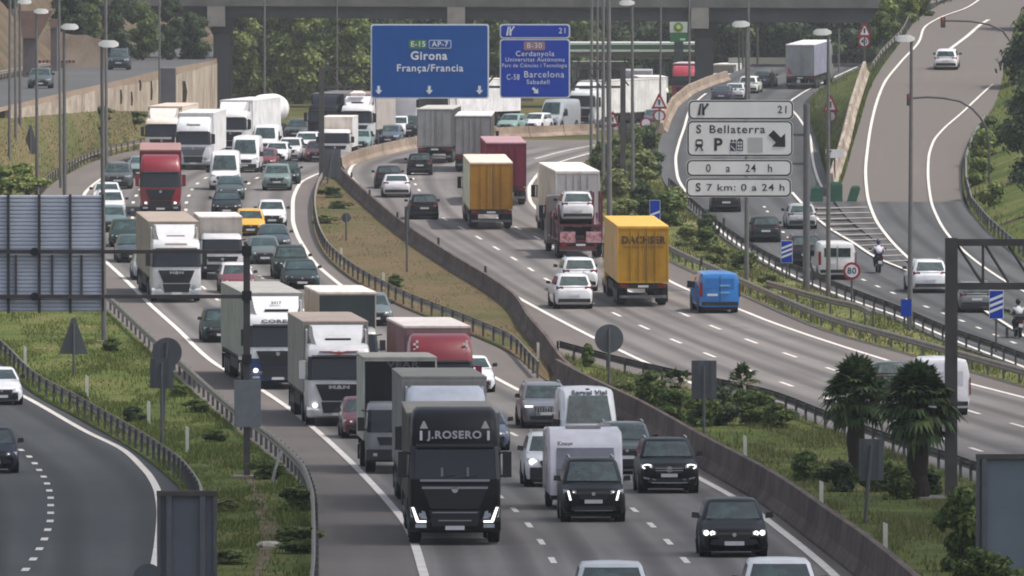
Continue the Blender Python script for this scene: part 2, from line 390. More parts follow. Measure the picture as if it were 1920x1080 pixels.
# ---- right carriageway (traffic goes away)
Q_PAVE = edge((1130, 257), (930, 261), (775, 276), (692, 292), (650, 308), (634, 324), (643, 340), (700, 392), (760, 442), (850, 502), (930, 550), (978, 580), (1003, 615), (1040, 662), (1160, 694), (1300, 726), (1440, 757), (1540, 797), (1680, 850), (1790, 888), (1920, 938), (2150, 1030))
Q_LINE = edge((1130, 264), (930, 267), (850, 270), (770, 279), (692, 297), (660, 312), (655, 325), (670, 345), (705, 377), (730, 410), (767, 432), (805, 457), (870, 497), (925, 532), (965, 555), (1110, 632), (1232, 690), (1420, 772), (1560, 830), (1760, 905), (1920, 965), (2150, 1060))
W_LINE = edge((1190, 270), (1105, 288), (1022, 316), (1002, 335), (992, 354), (993, 372), (1006, 392), (1055, 418), (1120, 448), (1180, 480), (1255, 527), (1307, 551), (1395, 584), (1440, 602), (1710, 690), (1815, 719), (1920, 746), (2150, 805))
W_PAVE = edge((1230, 268), (1128, 292), (1075, 318), (1060, 340), (1062, 370), (1085, 395), (1130, 420), (1185, 450), (1255, 487), (1350, 530), (1440, 572), (1560, 622), (1700, 662), (1800, 690), (1920, 724), (2150, 790))
sheet('road', Q_PAVE, W_PAVE, 262, 1180, A_SHO, 0.0, n=6); sheet('road', Q_LINE, W_LINE, 276, 1180, A_MAIN2, 0.006, n=6)

# ---- service road to the right of it (two lanes, joined by the ramp lower down)
X_PAVE = edge((1345, 150), (1300, 170), (1268, 200), (1246, 240), (1234, 285), (1240, 330), (1262, 365), (1305, 405), (1360, 450), (1440, 500), (1540, 545), (1600, 570), (1690, 605), (1770, 640), (1860, 672), (1920, 695), (2150, 790))
X_LINE = edge((1395, 150), (1330, 172), (1292, 210), (1283, 240), (1273, 270), (1267, 300), (1270, 330), (1285, 360), (1310, 390), (1344, 428), (1400, 470), (1480, 515), (1600, 565), (1690, 597), (1790, 640), (1920, 690), (2150, 780))
Y_LINE = edge((1620, 120), (1555, 150), (1500, 178), (1480, 195), (1500, 225), (1520, 262), (1524, 300), (1533, 335), (1543, 355))
Y_PAVE = edge((1640, 120), (1570, 150), (1520, 180), (1505, 200), (1520, 230), (1532, 262), (1540, 300), (1550, 335), (1558, 360), (1600, 400), (1640, 440), (1690, 486), (1760, 530), (1850, 575), (1960, 620), (2150, 700))
sheet('service_road', X_PAVE, Y_PAVE, 120, 960, A_DARK, 0.03, 'exit', n=5, skirt=1.0)
G_LINE = edge((1485, 363), (1500, 380), (1550, 427), (1600, 458), (1640, 484), (1705, 512), (1780, 552), (1830, 575))
# ---- ramp coming down from the overpass level
P_LEFT = edge((1830, -20), (1760, 10), (1712, 45), (1690, 78), (1655, 125), (1632, 165), (1612, 230), (1600, 270), (1580, 340), (1565, 372), (1580, 400), (1625, 440), (1680, 480), (1760, 522), (1850, 566), (1960, 612), (2150, 695))
P_RIGHT = edge((1960, -20), (1910, 30), (1885, 120), (1868, 190), (1835, 240), (1815, 275), (1802, 320), (1805, 370), (1828, 410), (1868, 450), (1920, 492), (1990, 535), (2150, 620))
RL = edge((1850, -10), (1815, 15), (1762, 35), (1732, 55), (1724, 78), (1690, 117), (1657, 160), (1638, 215), (1628, 270), (1623, 325), (1626, 365), (1640, 410), (1665, 447), (1705, 488), (1722, 502), (1790, 548), (1870, 600))
RR = edge((1905, 20), (1850, 40), (1812, 70), (1780, 94))
RE = edge((1885, 140), (1850, 170), (1802, 215), (1768, 245), (1750, 268), (1741, 300), (1740, 325), (1745, 375), (1760, 415), (1777, 442), (1815, 480), (1880, 527), (1960, 570))
sheet('ramp', P_LEFT, P_RIGHT, -20, 381, A_RAMP, 0.02, 'ramp', n=5, skirt=.8)
sheet('ramp', P_LEFT, P_RIGHT, 380, 900, A_DARK, 0.06, 'ramp', n=5, skirt=.6)

# ---- left ramp at the bottom left (traffic comes towards us)
V_LEFT = edge((-1000, 620), (-620, 760), (-520, 900), (-520, 1080), (-640, 1260))
V_PAVE = edge((-60, 636), (0, 678), (60, 737), (150, 787), (230, 832), (300, 882), (340, 925), (352, 985), (345, 1080), (280, 1260))
V_LINE = edge((-70, 690), (0, 722), (47, 745), (162, 810), (235, 847), (265, 875), (282, 895), (296, 925), (301, 965), (297, 1020), (287, 1075), (240, 1180), (190, 1260))
sheet('road', V_LEFT, V_PAVE, 636, 1255, A_NEW, 0.0, n=6)
# ---- upper left ramp on its retaining wall
U_NEAR = edge((430, 96), (418, 103), (400, 113), (300, 131), (225, 150), (125, 172), (50, 190), (-60, 214))
U_FAR = edge((430, 88), (380, 89), (250, 90.5), (195, 93), (150, 118), (70, 138), (0, 152), (-60, 164))
rows = []
for k in range(40):
    t = k / 39.0
    pn = [(430, 92), (414, 104), (400, 113), (300, 131), (225, 150), (125, 172), (50, 190), (-60, 214)]
    pf = [(420, 88), (330, 88.5), (260, 90), (205, 100), (190, 112), (100, 131), (0, 150), (-60, 163)]
    def along(pts, t):
        f = t * (len(pts) - 1); i = min(int(f), len(pts) - 2); u = f - i
        return pts[i][0] + (pts[i + 1][0] - pts[i][0]) * u, pts[i][1] + (pts[i + 1][1] - pts[i][1]) * u
    a, b = gp(*along(pn, t), 'lu'), gp(*along(pf, t), 'lu')
    rows.append([a + (b - a) * (j / 3.0) for j in range(4)])
mb = MB(); mb.loft(rows, cap=False, closed=False); o = mb.build('ramp', A_DARK, smooth=True); tag(o, kind='structure')
if o.data.polygons[0].normal.z < 0: o.data.flip_normals()
LU_NEAR = [gp(*along(pn, k / 39.0), 'lu') for k in range(40)]
LU_FAR = [gp(*along(pf, k / 39.0), 'lu') for k in range(40)]

# ---- banks: sheets between two surveyed lines of 3-D points
def polyline(pts, n):
    pts = [Vector(p) for p in pts]; d = [0.0]
    for a, b in zip(pts, pts[1:]): d.append(d[-1] + (b - a).length)
    out = []
    for k in range(n):
        s = d[-1] * k / (n - 1)
        i = min(int(np.searchsorted(d, s, 'right')) - 1, len(pts) - 2); i = max(i, 0)
        u = (s - d[i]) / max(1e-6, d[i + 1] - d[i]); out.append(pts[i].lerp(pts[i + 1], u))
    return out
def bank(name, A, B, mat, n=60, m=8, bulge=0.0, rough=0.0, seed=1):
    rnd = random.Random(seed); a, b = polyline(A, n), polyline(B, n); rows = []
    for i in range(n):
        row = []
        for j in range(m + 1):
            t = j / m; p = a[i].lerp(b[i], t)
            p.z += bulge * math.sin(math.pi * t) + (rnd.uniform(-rough, rough) if 0 < j < m else 0)
            row.append(p)
        rows.append(row)
    mb = MB(); mb.loft(rows, cap=False, closed=False); o = mb.build(name, mat, smooth=True)
    if o.data.polygons[0].normal.z < 0: o.data.flip_normals()
    return tag(o, kind='structure')
# grass slope up to the retaining wall on the left
wall_bot, wall_top = [], []
for p, (px_, py_) in zip(LU_NEAR, [along(pn, k / 39.0) for k in range(40)]):
    t = np.interp(px_, [-60, 45, 125, 200, 275, 395, 430], [224, 220, 213, 207, 209, 216, 218]); y = p.y - 3.2
    wall_bot.append(Vector((0, 0, 0)) + unproj(px_, t, y)); wall_top.append(unproj(px_, np.interp(px_, [-60, 45, 125, 190, 225, 290, 350, 400, 430], [222, 201, 184, 167, 162, 151, 135, 121, 113]) + (1.2 * math.sin(px_ * .21)), y))
bank('shoulder', LU_NEAR, [p + Vector((0, .1, 0)) for p in wall_top], earth('ramp_shoulder', [(112, 98, 86), (140, 124, 110), (126, 112, 92)], .3), m=4)
bank('bank', list(wall_bot), [gp(a, b) for a, b in ((560, 246), (400, 261), (272, 277), (192, 295), (127, 324), (89, 348), (58, 372), (0, 402), (-90, 440))], M_BANK, rough=0.06)
# slope behind the upper left ramp
bank('bank', [p + Vector((-0.2, 0.3, 0.0)) for p in LU_FAR], [p + Vector((-8, 30, 9)) for p in LU_FAR], earth('pale_cutting', [(70, 72, 48), (98, 86, 70), (120, 100, 86)], 0.12), rough=0.2)
# strips of verge between the carriageways
sheet('median', R_PAVE, edge((640, 320), (645, 342), (700, 394), (760, 444), (850, 505), (926, 552), (968, 585), (990, 620), (1022, 660), (1030, 716)), 338, 716, M_DRY, 0.04, n=6)
sheet('median', edge((1022, 660), (1060, 718), (1160, 768), (1280, 836), (1360, 892), (1460, 950), (1560, 1030), (1625, 1080), (1800, 1250)), edge((1045, 664), (1160, 696), (1300, 728), (1440, 759), (1540, 799), (1680, 852), (1790, 890), (1920, 940), (2300, 1092), (2700, 1250)), 664, 1240, M_GREEN, 0.05, n=8)
sheet('verge', V_PAVE, L_PAVE, 640, 1240, M_GREEN, 0.03, n=8)
sheet('verge', edge((-700, 560), (-60, 636), (0, 678), (30, 705)), edge((180, 560), (205, 585), (285, 662), (320, 705)), 562, 704, M_GREEN, 0.035, n=8)
sheet('verge', W_PAVE, edge((1232, 292), (1236, 330), (1262, 366), (1305, 407), (1360, 452), (1440, 502), (1540, 547), (1600, 572), (1690, 607), (1770, 642), (1860, 675), (1920, 698), (2150, 789)), 293, 940, earth('scrub_verge', [(66, 80, 42), (98, 104, 58), (136, 128, 88)], 0.15), 0.02, n=6)
sheet('shoulder', edge((640, 309), (655, 303), (700, 288), (775, 272), (930, 257.5), (1113, 252)), Q_PAVE, 262, 322, M_SOIL, 0.01, n=3)
# bank between the service road and the ramp, and right of the ramp
ys = ys_b = [0, 30, 60, 90, 120, 150, 180, 215, 250, 290, 330, 360]
A_ = [gp(P_LEFT(py), py, 'ramp', -0.02) for py in ys]
exl = [(1800, 60), (1740, 75), (1700, 90), (1668, 105), (1640, 120), (1570, 150), (1524, 180), (1512, 212), (1527, 250), (1542, 290), (1552, 330), (1560, 358)]
B_ = [gp(a, b, 'exit', -0.02) for a, b in exl]
bank('bank', A_, B_, M_GREEN, m=10, bulge=0.4, rough=0.08)
def fall(p, dx, dy):
    q = p + Vector((dx, dy, 0)); q.z = g0(q.y) - .1; return q
A_ = [gp(X_PAVE(py), py, 'exit', -0.02) for py in (340, 300, 260, 220, 190, 170, 150, 135, 121)]
bank('bank', A_, [fall(p, -1.2 * (p.z - g0(p.y)) - .5, 0) for p in A_], M_GREEN, m=6, rough=.04)
A_ = [gp(X_PAVE(121), 121, 'exit', -0.02), gp(Y_PAVE(121), 121, 'exit', -0.02)]
bank('bank', A_, [fall(p, -4 if i == 0 else 6, 12) for i, p in enumerate(A_)], M_GREEN, n=12, m=6)
A_ = [gp(P_RIGHT(py), py, 'ramp', -0.02) for py in [-20, 30, 90, 150, 200, 250, 300, 350, 400, 450, 500, 560, 640, 760, 900]]
B_ = [p + Vector((26, 2, 7)) for p in A_]
bank('bank', A_, B_, M_GREEN, m=10, bulge=1.0, rough=0.1)

# ---- road markings
def smooth_path(f, y0, y1, surf, dz, step=4.0):
    k = max(3, int(abs(y1 - y0) / step)); return [gp(f(y0 + (y1 - y0) * i / k), y0 + (y1 - y0) * i / k, surf, dz) for i in range(k + 1)]
def ribbon(mb, pts, w):
    rows = []
    for i, p in enumerate(pts):
        d = pts[min(i + 1, len(pts) - 1)] - pts[max(i - 1, 0)]; d.z = 0; d.normalize()
        nrm = Vector((-d.y, d.x, 0)) * (w / 2); rows.append([p + nrm, p - nrm])
    mb.loft(rows, cap=False, closed=False)
mb = MB()
def line(f, y0, y1, surf='base', w=0.22, dz=0.02): ribbon(mb, smooth_path(f, y0, y1, surf, dz), w)
line(L_LINE, 228.5, 1240, w=0.24); line(R_LINE, 243, 1240, w=0.24)
line(Q_LINE, 267, 1180, w=0.24); line(W_LINE, 276, 1180, w=0.24)
line(X_LINE, 176, 900, 'exit', 0.2, 0.05); line(Y_LINE, 122, 352, 'exit', 0.18, 0.05); line(G_LINE, 363, 574, 'exit', 0.2, 0.1)
line(RL, -5, 760, 'ramp', 0.19, 0.09); line(RE, 160, 760, 'ramp', 0.17, 0.09); line(RR, 38, 93, 'ramp', 0.3, 0.06)
line(V_LINE, 690, 1250, w=0.24)
line(edge((1180, 262), (1105, 274), (1060, 283), (1000, 299)), 263, 298, w=0.2)
def dashes(f, y0, y1, surf='base', period=13.2, dash=4.4, w=0.17, dz=0.018):
    pts = polyline(smooth_path(f, y1, y0, surf, dz, 2.0), 1500)
    L = sum((b - a).length for a, b in zip(pts, pts[1:])); k = 0
    while k * period + dash < L:
        i0 = int(k * period / L * 1499); i1 = int((k * period + dash) / L * 1499)
        ribbon(mb, pts[i0:i1 + 1:max(1, (i1 - i0) // 4)], w); k += 1
def mid(fa, fb, t): return lambda py: fa(py) + (fb(py) - fa(py)) * t
for t in (1 / 3, 2 / 3): dashes(mid(L_LINE, R_LINE, t), 440, 1240)
for t in (.25, .5, .75): dashes(mid(L_LINE, R_LINE, t), 246, 428, w=0.2)
for t in (1 / 3, 2 / 3): dashes(mid(Q_LINE, W_LINE, t), 285, 1150, w=0.18)
VD = edge((-120, 770), (-30, 810), (20, 833), (53, 855), (72, 880), (88, 907), (95, 937), (95, 968), (87, 1002), (70, 1037), (45, 1073), (-20, 1150))
dashes(VD, 800, 1140, period=7.2, dash=2.4, w=0.2)
dashes(mid(X_LINE, edge((1483, 200), (1524, 300), (1543, 355), (1600, 458), (1705, 512), (1830, 572), (2150, 705)), .5), 380, 690, 'exit', 7.5, 2.4, 0.17, 0.05)
dashes(mid(RL, RE, .5), 580, 585, 'ramp', dz=0.09)
# gore stripes between the ramp and the service road
gs = MB()
for py in range(392, 500, 10):
    a = G_LINE(py) + 5; b = RL(py) - 6
    if b > a + 6: gs.loft([[gp(a, py, 'ramp', 0.09), gp(a, py + 1.8, 'ramp', 0.09)], [gp(b, py - 2, 'ramp', 0.09), gp(b, py - 0.2, 'ramp', 0.09)]], cap=False, closed=False)
o = mb.build('road_markings', M_WHITE, fix=True); tag(o, kind='structure')
o = gs.build('road_markings', P('worn_marking', (160, 148, 140), .8, var=.35, scale=1.5)); tag(o, kind='structure')
flip = [p.index for p in o.data.polygons if p.normal.z < 0]
# ================================================================== STRUCTURES
def at_y(px, py, y):
    """point on the line of sight of a surveyed photo point, at distance y"""
    d = unproj(px, py, 1.0) - Vector((0, 0, CAM_H)); t = y / d.y
    return Vector((d.x * t, y, CAM_H + d.z * t))

# ---- overpass across the far end
def overpass():
    root = empty('overpass', (0, 985, 0)); tag(root, 'long grey concrete road bridge crossing above the whole motorway at the far end', 'bridge')
    y = 985.0
    def zt(px, l, r): return at_y(960, l + (r - l) * px / 1920.0, y).z
    M = P('bridge_concrete', (108, 107, 103), 0.85, var=0.35, scale=0.25, vmix=(80, 79, 77))
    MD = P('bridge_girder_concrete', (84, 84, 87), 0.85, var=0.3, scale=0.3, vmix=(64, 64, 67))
    xa, xb = at_y(-250, 0, y).x, at_y(1760, 0, y).x
    def beam(y0, y1, ta, tb, ba, bb):
        za, zb = zt(-250, ta, tb), zt(1760, ta, tb); wa, wb = zt(-250, ba, bb), zt(1760, ba, bb)
        return MB().hexa([(xa, y0 - y, wa), (xb, y0 - y, wb), (xb, y1 - y, wb), (xa, y1 - y, wa), (xa, y0 - y, za), (xb, y0 - y, zb), (xb, y1 - y, zb), (xa, y1 - y, za)])
    beam(y, y + 0.3, -10, 0, 10, 16).build('parapet', M, root)
    beam(y + 0.31, y + 14, 2, 6, 12, 18).build('deck', MD, root)
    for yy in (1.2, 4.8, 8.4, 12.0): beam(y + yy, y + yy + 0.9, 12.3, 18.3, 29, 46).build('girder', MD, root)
    for px in (415, 865, 1322):
        b = at_y(px, 196, y); top = zt(px, 29, 46) - 0.02
        m = MB(); m.loft([[(b.x - .85, 2.4, b.z - 2), (b.x + .85, 2.4, b.z - 2), (b.x + .85, 9, b.z - 2), (b.x - .85, 9, b.z - 2)],
                          [(b.x - .85, 2.4, top - 1.6), (b.x + .85, 2.4, top - 1.6), (b.x + .85, 9, top - 1.6), (b.x - .85, 9, top - 1.6)],
                          [(b.x - 1.25, 1.0, top), (b.x + 1.25, 1.0, top), (b.x + 1.25, 13, top), (b.x - 1.25, 13, top)]])
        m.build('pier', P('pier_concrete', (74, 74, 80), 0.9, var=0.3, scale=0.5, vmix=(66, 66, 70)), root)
        w = 0.86
        MB().box(b.x - w - .5, b.x + w - .5, -.05, 1.0, zt(px, 48, 56), zt(px, 10.4, 16.4)).build('pier_head', P('sunlit_pier_concrete', (146, 142, 136), 0.9, var=0.25, scale=0.8), root)  # paler than the column: direct sun is put into the concrete colour
    rail = MB()
    for k in range(60):
        x = xa + (xb - xa) * k / 59; rail.box(x - .03, x + .03, .1, .16, zt(-250, -12, -1), zt(-250, -12, -1) + 0.9)
overpass()
# far pier pair of the ramp bridge at the upper left, with a broad brown head
def ramp_pier(px0, px1, head0, head1, top, hb, foot, y, label):
    r = empty('bridge_pier', at_y((px0 + px1) / 2, foot, y)); tag(r, label, 'bridge pier')
    c = r.location; f = lambda px, py: at_y(px, py, y) - c
    m = MB(); a, b = f(px0, foot), f(px1, foot); t = f(px0, hb).z
    m.box(a.x, b.x, 0, 1.6, -0.5, t); m.build('column', P('pier_brown', (104, 98, 100), 0.9, var=0.35, scale=0.6), r)
    u0, u1 = f(head0, top), f(head1, top)
    MB().hexa([(a.x, -.2, t + .003), (b.x, -.2, t + .003), (b.x, 1.8, t + .003), (a.x, 1.8, t + .003), (u0.x, -.2, u0.z), (u1.x, -.2, u1.z), (u1.x, 1.8, u1.z), (u0.x, 1.8, u0.z)]).build('pier_cap', P('pier_cap_brown', (128, 104, 94), 0.9, var=0.35, scale=0.7), r)
ramp_pier(43, 70, 32, 98, 20, 72, 133, 800, 'brown hammerhead pier with a wide cap beside the upper left ramp')
ramp_pier(95, 107, 90, 112, 36, 52, 122, 830, 'thin dark pier just right of the brown hammerhead pier')

def uv_len(o, n, steps):
    """uv of a lofted ribbon: metres along it, position round the section"""
    d = np.cumsum(steps); ul = o.data.uv_layers.new(name='run')
    k = 1.3 if n > 4 else 4.2
    for lp in o.data.loops:
        i, j = divmod(lp.vertex_index, n); ul.data[lp.index].uv = (d[min(i, len(d) - 1)], j * k)
# ---- retaining wall under the upper left ramp
def wall_mesh(top, bot, th, mat, name='face', parent=None, flip=1):
    m = MB(); n = len(top)
    rings = []
    for i in range(n):
        d = (top[min(i + 1, n - 1)] - top[max(i - 1, 0)]); d.z = 0; d.normalize(); nr = Vector((d.y, -d.x, 0)) * th * flip
        rings.append([bot[i], top[i], top[i] + nr, bot[i] + nr])
    m.loft(rings); o = m.build(name, mat, parent); uv_len(o, 4, [(top[i] - top[i - 1]).length if i else 0 for i in range(n)]); return o
top = list(wall_top); bot = [p + Vector((0, 0, -0.6)) for p in wall_bot]
top, bot = top[:36], bot[:36]
W = wall_mesh(top, bot, 0.35, cast_concrete('tan_wall_concrete', (190, 178, 162), (138, 124, 110), 14.0), 'retaining_wall')
tag(W, 'tan stained concrete retaining wall carrying the upper left ramp', 'retaining wall')
for i, (px, y0, y1) in enumerate(((226, 168, 195), (246, 172, 198), (262, 150, 170), (283, 152, 188), (343, 152, 192))):
    yy = float(np.interp(px, [pp for pp, _ in [along(pn, k / 39.0) for k in range(39, -1, -1)]], [p.y for p in LU_NEAR[::-1]])) - 3.9
    s = FPX / yy; a = at_y(px, y0, yy); b = at_y(px, y1, yy); w = (3 if px < 300 else 7) / s
    m = MB(); m.loft([[a + Vector((w * math.cos(t) * (0.6 + .4 * math.sin(2 * t)), 0, 0)) * (1) + Vector((0, 0, 0)) for t in (0, 2, 4)], [a.lerp(b, .5) + Vector((w * 1.2 * math.cos(t), 0.05, 0)) for t in (0, 2, 4)], [b + Vector((w * .8 * math.cos(t), 0, 0)) for t in (0, 2, 4)]])
    m.build('weathering_streak', P('streak_stain', (112, 98, 84), 0.95, var=0.4, scale=2), W)
# grey abutment block in front of the wall
y = 800.0
a, b = at_y(301, 212, y), at_y(329, 212, y)
o = MB().box(a.x, b.x, y, y + 2.2, a.z - .5, at_y(301, 128, y).z).build('abutment', P('abutment_grey', (98, 98, 104), .9, var=.3, scale=.6)); tag(o, 'grey square concrete block standing against the tan retaining wall', 'abutment')
# pale wall and striped works fence behind the upper left ramp
y = 905.0
a, b = at_y(-60, 60, y), at_y(196, 60, y)
m = MB(); n = 14
tops = [at_y(-60 + 256 * k / n, 46 + 26 * (k / n) ** 2 + (4 if k % 3 else 0), y) for k in range(n + 1)]
m.loft([[Vector((p.x, y, 4.2)), p, p + Vector((0, .5, 0)), Vector((p.x, y + .5, 4.2))] for p in tops])
o = m.build('retaining_wall', P('pale_wall_concrete', (180, 164, 146), .9, var=.35, scale=.4, vmix=(146, 128, 112), bump=.4)); tag(o, 'pale cream rock wall behind the upper left ramp', 'retaining wall')
r = empty('works_fence', at_y(60, 132, 868)); tag(r, 'low red and black striped works fence in front of the pale rock wall', 'fence')
c = r.location
for k in range(26):
    a = at_y(-40 + 7 * k, 113, 868) - c; b = at_y(-40 + 7 * k + 5.5, 118, 868) - c
    MB().box(a.x, b.x, 0, .05, b.z, a.z).build('panel', P('fence_red', (120, 44, 40), .7, var=.3) if k % 2 else P('fence_dark', (60, 44, 44), .7, var=.3), r)

# ---- concrete barriers
NJ = [(-.3, 0), (-.3, .08), (-.14, .33), (-.08, .85), (.08, .85), (.14, .33), (.3, .08), (.3, 0)]
def barrier(name, pts, mat, label, h=1.0, w=1.0, base=0.0):
    pts = polyline(pts, max(8, int(sum((b - a).length for a, b in zip(pts, pts[1:])) / 3))); rings = []
    c = pts[0].copy()
    for i, p in enumerate(pts):
        d = pts[min(i + 1, len(pts) - 1)] - pts[max(i - 1, 0)]; d.z = 0; d.normalize(); nr = Vector((d.y, -d.x, 0))
        rings.append([p + nr * x * w + Vector((0, 0, z * h / .85 - .02 + base)) - c for x, z in NJ])
    o = MB().loft(rings).build(name, mat); o.location = c; uv_len(o, len(NJ), [(pts[i] - pts[i - 1]).length if i else 0 for i in range(len(pts))])
    return tag(o, label, 'concrete barrier')
DK = cast_concrete('barrier_shaded_concrete', (108, 96, 90), (72, 62, 60))  # shade on the barrier face is put into this darker concrete tone
f = edge((632, 328), (645, 343), (700, 395), (760, 445), (850, 506), (926, 553), (968, 586), (990, 622), (1022, 660), (1060, 712), (1085, 732))
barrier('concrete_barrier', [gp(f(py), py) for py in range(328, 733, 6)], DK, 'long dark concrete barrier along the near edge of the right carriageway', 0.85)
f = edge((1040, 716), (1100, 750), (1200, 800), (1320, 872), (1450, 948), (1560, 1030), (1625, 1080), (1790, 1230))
barrier('concrete_barrier', [gp(f(py), py) for py in range(718, 1225, 8)], DK, 'stained, shade-darkened brown concrete barrier curving along the near right carriageway edge at the bottom', 1.05, 1.1)
pts = [(638, 318), (655, 309), (700, 295), (775, 278), (850, 268), (930, 259), (1020, 256), (1113, 252)]
barrier('concrete_barrier', [gp(*p) for p in pts], cast_concrete('tan_barrier_concrete', (164, 147, 131), (122, 108, 96)), 'tan concrete barrier hiding the wheels of the far queue of traffic', .9)
pts = [(1633, 138), (1622, 170), (1608, 215), (1596, 268), (1580, 320), (1570, 352)]
barrier('concrete_barrier', [gp(a - 12, b, 'ramp') for a, b in pts], cast_concrete('pale_barrier_concrete', (178, 166, 152), (122, 110, 98)), 'pale concrete barrier on the left edge of the ramp down from the bridge', .95, 1.3)
pts = [(1362, 150), (1330, 160), (1292, 176), (1262, 200), (1248, 226), (1240, 250)]
barrier('concrete_barrier', [gp(a, b, 'exit') for a, b in pts], cast_concrete('tan_barrier_concrete', (164, 147, 131), (122, 108, 96)), 'tan concrete barrier curling around the far end of the service road', .85, 1.6)

# ---- steel guardrails with their posts
WB = [(-.04, .42), (.0, .45), (.035, .50), (.0, .56), (0, .60), (.035, .66), (.0, .71), (-.04, .74)]
_post = MB().box(-.05, .05, -.06, .06, -.1, .72).mesh('post')
def guardrail(pts, label, side=1, mat=M_RAIL, gap=4.0, double=False, dz=0.0):
    L = sum((b - a).length for a, b in zip(pts, pts[1:])); pts = polyline(pts, max(6, int(L / 2)))
    c = pts[0].copy(); root = empty('guardrail', c); tag(root, label, 'guardrail', 'steel guardrails beside the roads')
    rings = []
    for i, p in enumerate(pts):
        d = pts[min(i + 1, len(pts) - 1)] - pts[max(i - 1, 0)]; d.z = 0; d.normalize(); nr = Vector((d.y, -d.x, 0)) * side
        ring = [p - c + nr * (x + .1) + Vector((0, 0, z + dz)) for x, z in WB] + [p - c + nr * (x + .07) + Vector((0, 0, z + dz)) for x, z in reversed(WB)]
        rings.append(ring)
    MB().loft(rings).build('rail', mat, root)
    n = min(99, int(L / gap))
    for p in polyline(pts, max(2, n)):
        o = link('post', _post, M_POST, root); o.location = p - c + Vector((0, 0, dz))
    return root
def edge_pts(f, y0, y1, off=0, surf='base', step=5): return [gp(f(py) + off, py, surf) for py in np.arange(y0, y1, step)]
guardrail(edge_pts(L_PAVE, 262, 372, -3), 'pale guardrail below the grass slope at the far left', 1)
f = edge((205, 580), (285, 657), (340, 706), (440, 797), (530, 868), (578, 925), (592, 985), (594, 1080), (580, 1240))
guardrail(edge_pts(f, 582, 1236), 'guardrail along the left edge of the left carriageway, above the green strip', 1)
f = edge((-60, 625), (0, 668), (60, 727), (160, 785), (235, 830), (300, 872), (345, 910), (372, 960), (376, 1080), (330, 1240))
guardrail(edge_pts(f, 628, 1236), 'guardrail around the curve of the bottom left ramp', -1)
f = edge((603, 343), (594, 360), (588, 395), (592, 430), (608, 470), (645, 508), (745, 567), (884, 624), (962, 660), (990, 690), (1012, 714))
guardrail(edge_pts(f, 344, 714), 'guardrail on the right edge of the left carriageway beside the dry median', -1)
f = edge((1042, 668), (1160, 700), (1300, 733), (1440, 764), (1540, 803), (1680, 857), (1790, 894), (1920, 945), (2100, 1017))
guardrail(edge_pts(f, 669, 1150), 'dark guardrail behind the palms on the near edge of the right carriageway', -1, mat=P('dark_rail', (70, 62, 58), .7, .2, var=.3))
f = edge((1230, 466), (1262, 487), (1350, 528), (1440, 570), (1560, 620), (1700, 660), (1800, 688), (1920, 722), (2150, 788))
guardrail(edge_pts(f, 468, 900), 'pale guardrail on the far edge of the right carriageway', 1)
guardrail(edge_pts(edge((1440, 556), (1560, 590), (1612, 602), (1640, 618)), 556, 617), 'short extra guardrail with a turned down end beside the right verge', 1, dz=.1)
f = edge((1252, 352), (1305, 402), (1360, 448), (1440, 499), (1540, 544), (1600, 569), (1690, 604), (1770, 639), (1860, 671), (1920, 694), (2100, 768))
guardrail(edge_pts(f, 354, 880), 'dark guardrail along the left edge of the service road', -1, mat=P('dark_rail', (70, 62, 58)))
guardrail([gp(a, b, 'ramp') for a, b in ((1838, -18), (1800, -2), (1745, 16), (1708, 38), (1700, 58), (1690, 74), (1655, 110), (1637, 136))], 'pale guardrail climbing the left edge of the ramp towards the bridge', 1)
guardrail([gp(P_RIGHT(py) + 6, py, 'ramp') for py in (235, 270, 310, 350, 390, 430, 470, 520, 570, 620)], 'guardrail curving along the right edge of the ramp below the trees', -1, mat=M_GALV)
guardrail(LU_FAR[8:], 'guardrail on the far side of the upper left ramp', -1)

# ---- fuel station beyond the far traffic
def station():
    y = 1080.0; r = empty('fuel_station', at_y(1190, 190, y)); tag(r, 'fuel station canopy with a green band and pale edges on slim columns', 'fuel station'); c = r.location
    f = lambda px, py, dy=0: at_y(px, py, y) - c + Vector((0, dy, 0))
    g = P('canopy_green', (62, 104, 74), .5, var=.2, scale=.6); w = P('canopy_trim', (205, 214, 205), .5, var=.12); gr = P('canopy_grey', (128, 126, 128), .6, var=.2)
    a, b = f(1068, 84), f(1312, 93)
    MB().box(a.x, b.x, 0, 14, b.z, a.z).build('canopy', g, r)
    a, b = f(1066, 80), f(1313, 84); MB().box(a.x, b.x, -.1, 14.1, b.z + .003, a.z).build('canopy_trim', w, r)
    a, b = f(1066, 93), f(1313, 97); MB().box(a.x, b.x, -.1, 14.1, b.z, a.z - .003).build('canopy_trim', w, r)
    a, b = f(1075, 97.2), f(1305, 106); MB().box(a.x, b.x, .6, 13, b.z, a.z).build('canopy_soffit', gr, r)
    a, b = f(1150, 108), f(1262, 112); MB().box(a.x, b.x, 5.0, 5.3, b.z, a.z).build('sign_strip', w, r)
    for px in (1085, 1130, 1172, 1245, 1300):
        a, b = f(px - 2, 106), f(px + 2, 196); MB().box(a.x, b.x, 3, 3.4, b.z - 1, a.z).build('column', gr, r)
    a, b = f(1075, 118), f(1180, 196); MB().box(a.x, b.x, 12, 20, b.z - 1, a.z).build('shop', P('shop_wall', (160, 164, 160), .8, var=.25, scale=.5), r)
    for px in (1082, 1112, 1145): 
        a, b = f(px, 126), f(px + 20, 168); MB().box(a.x, b.x, 11.9, 12.1, b.z, a.z).build('window', M_GLASS, r)
station()
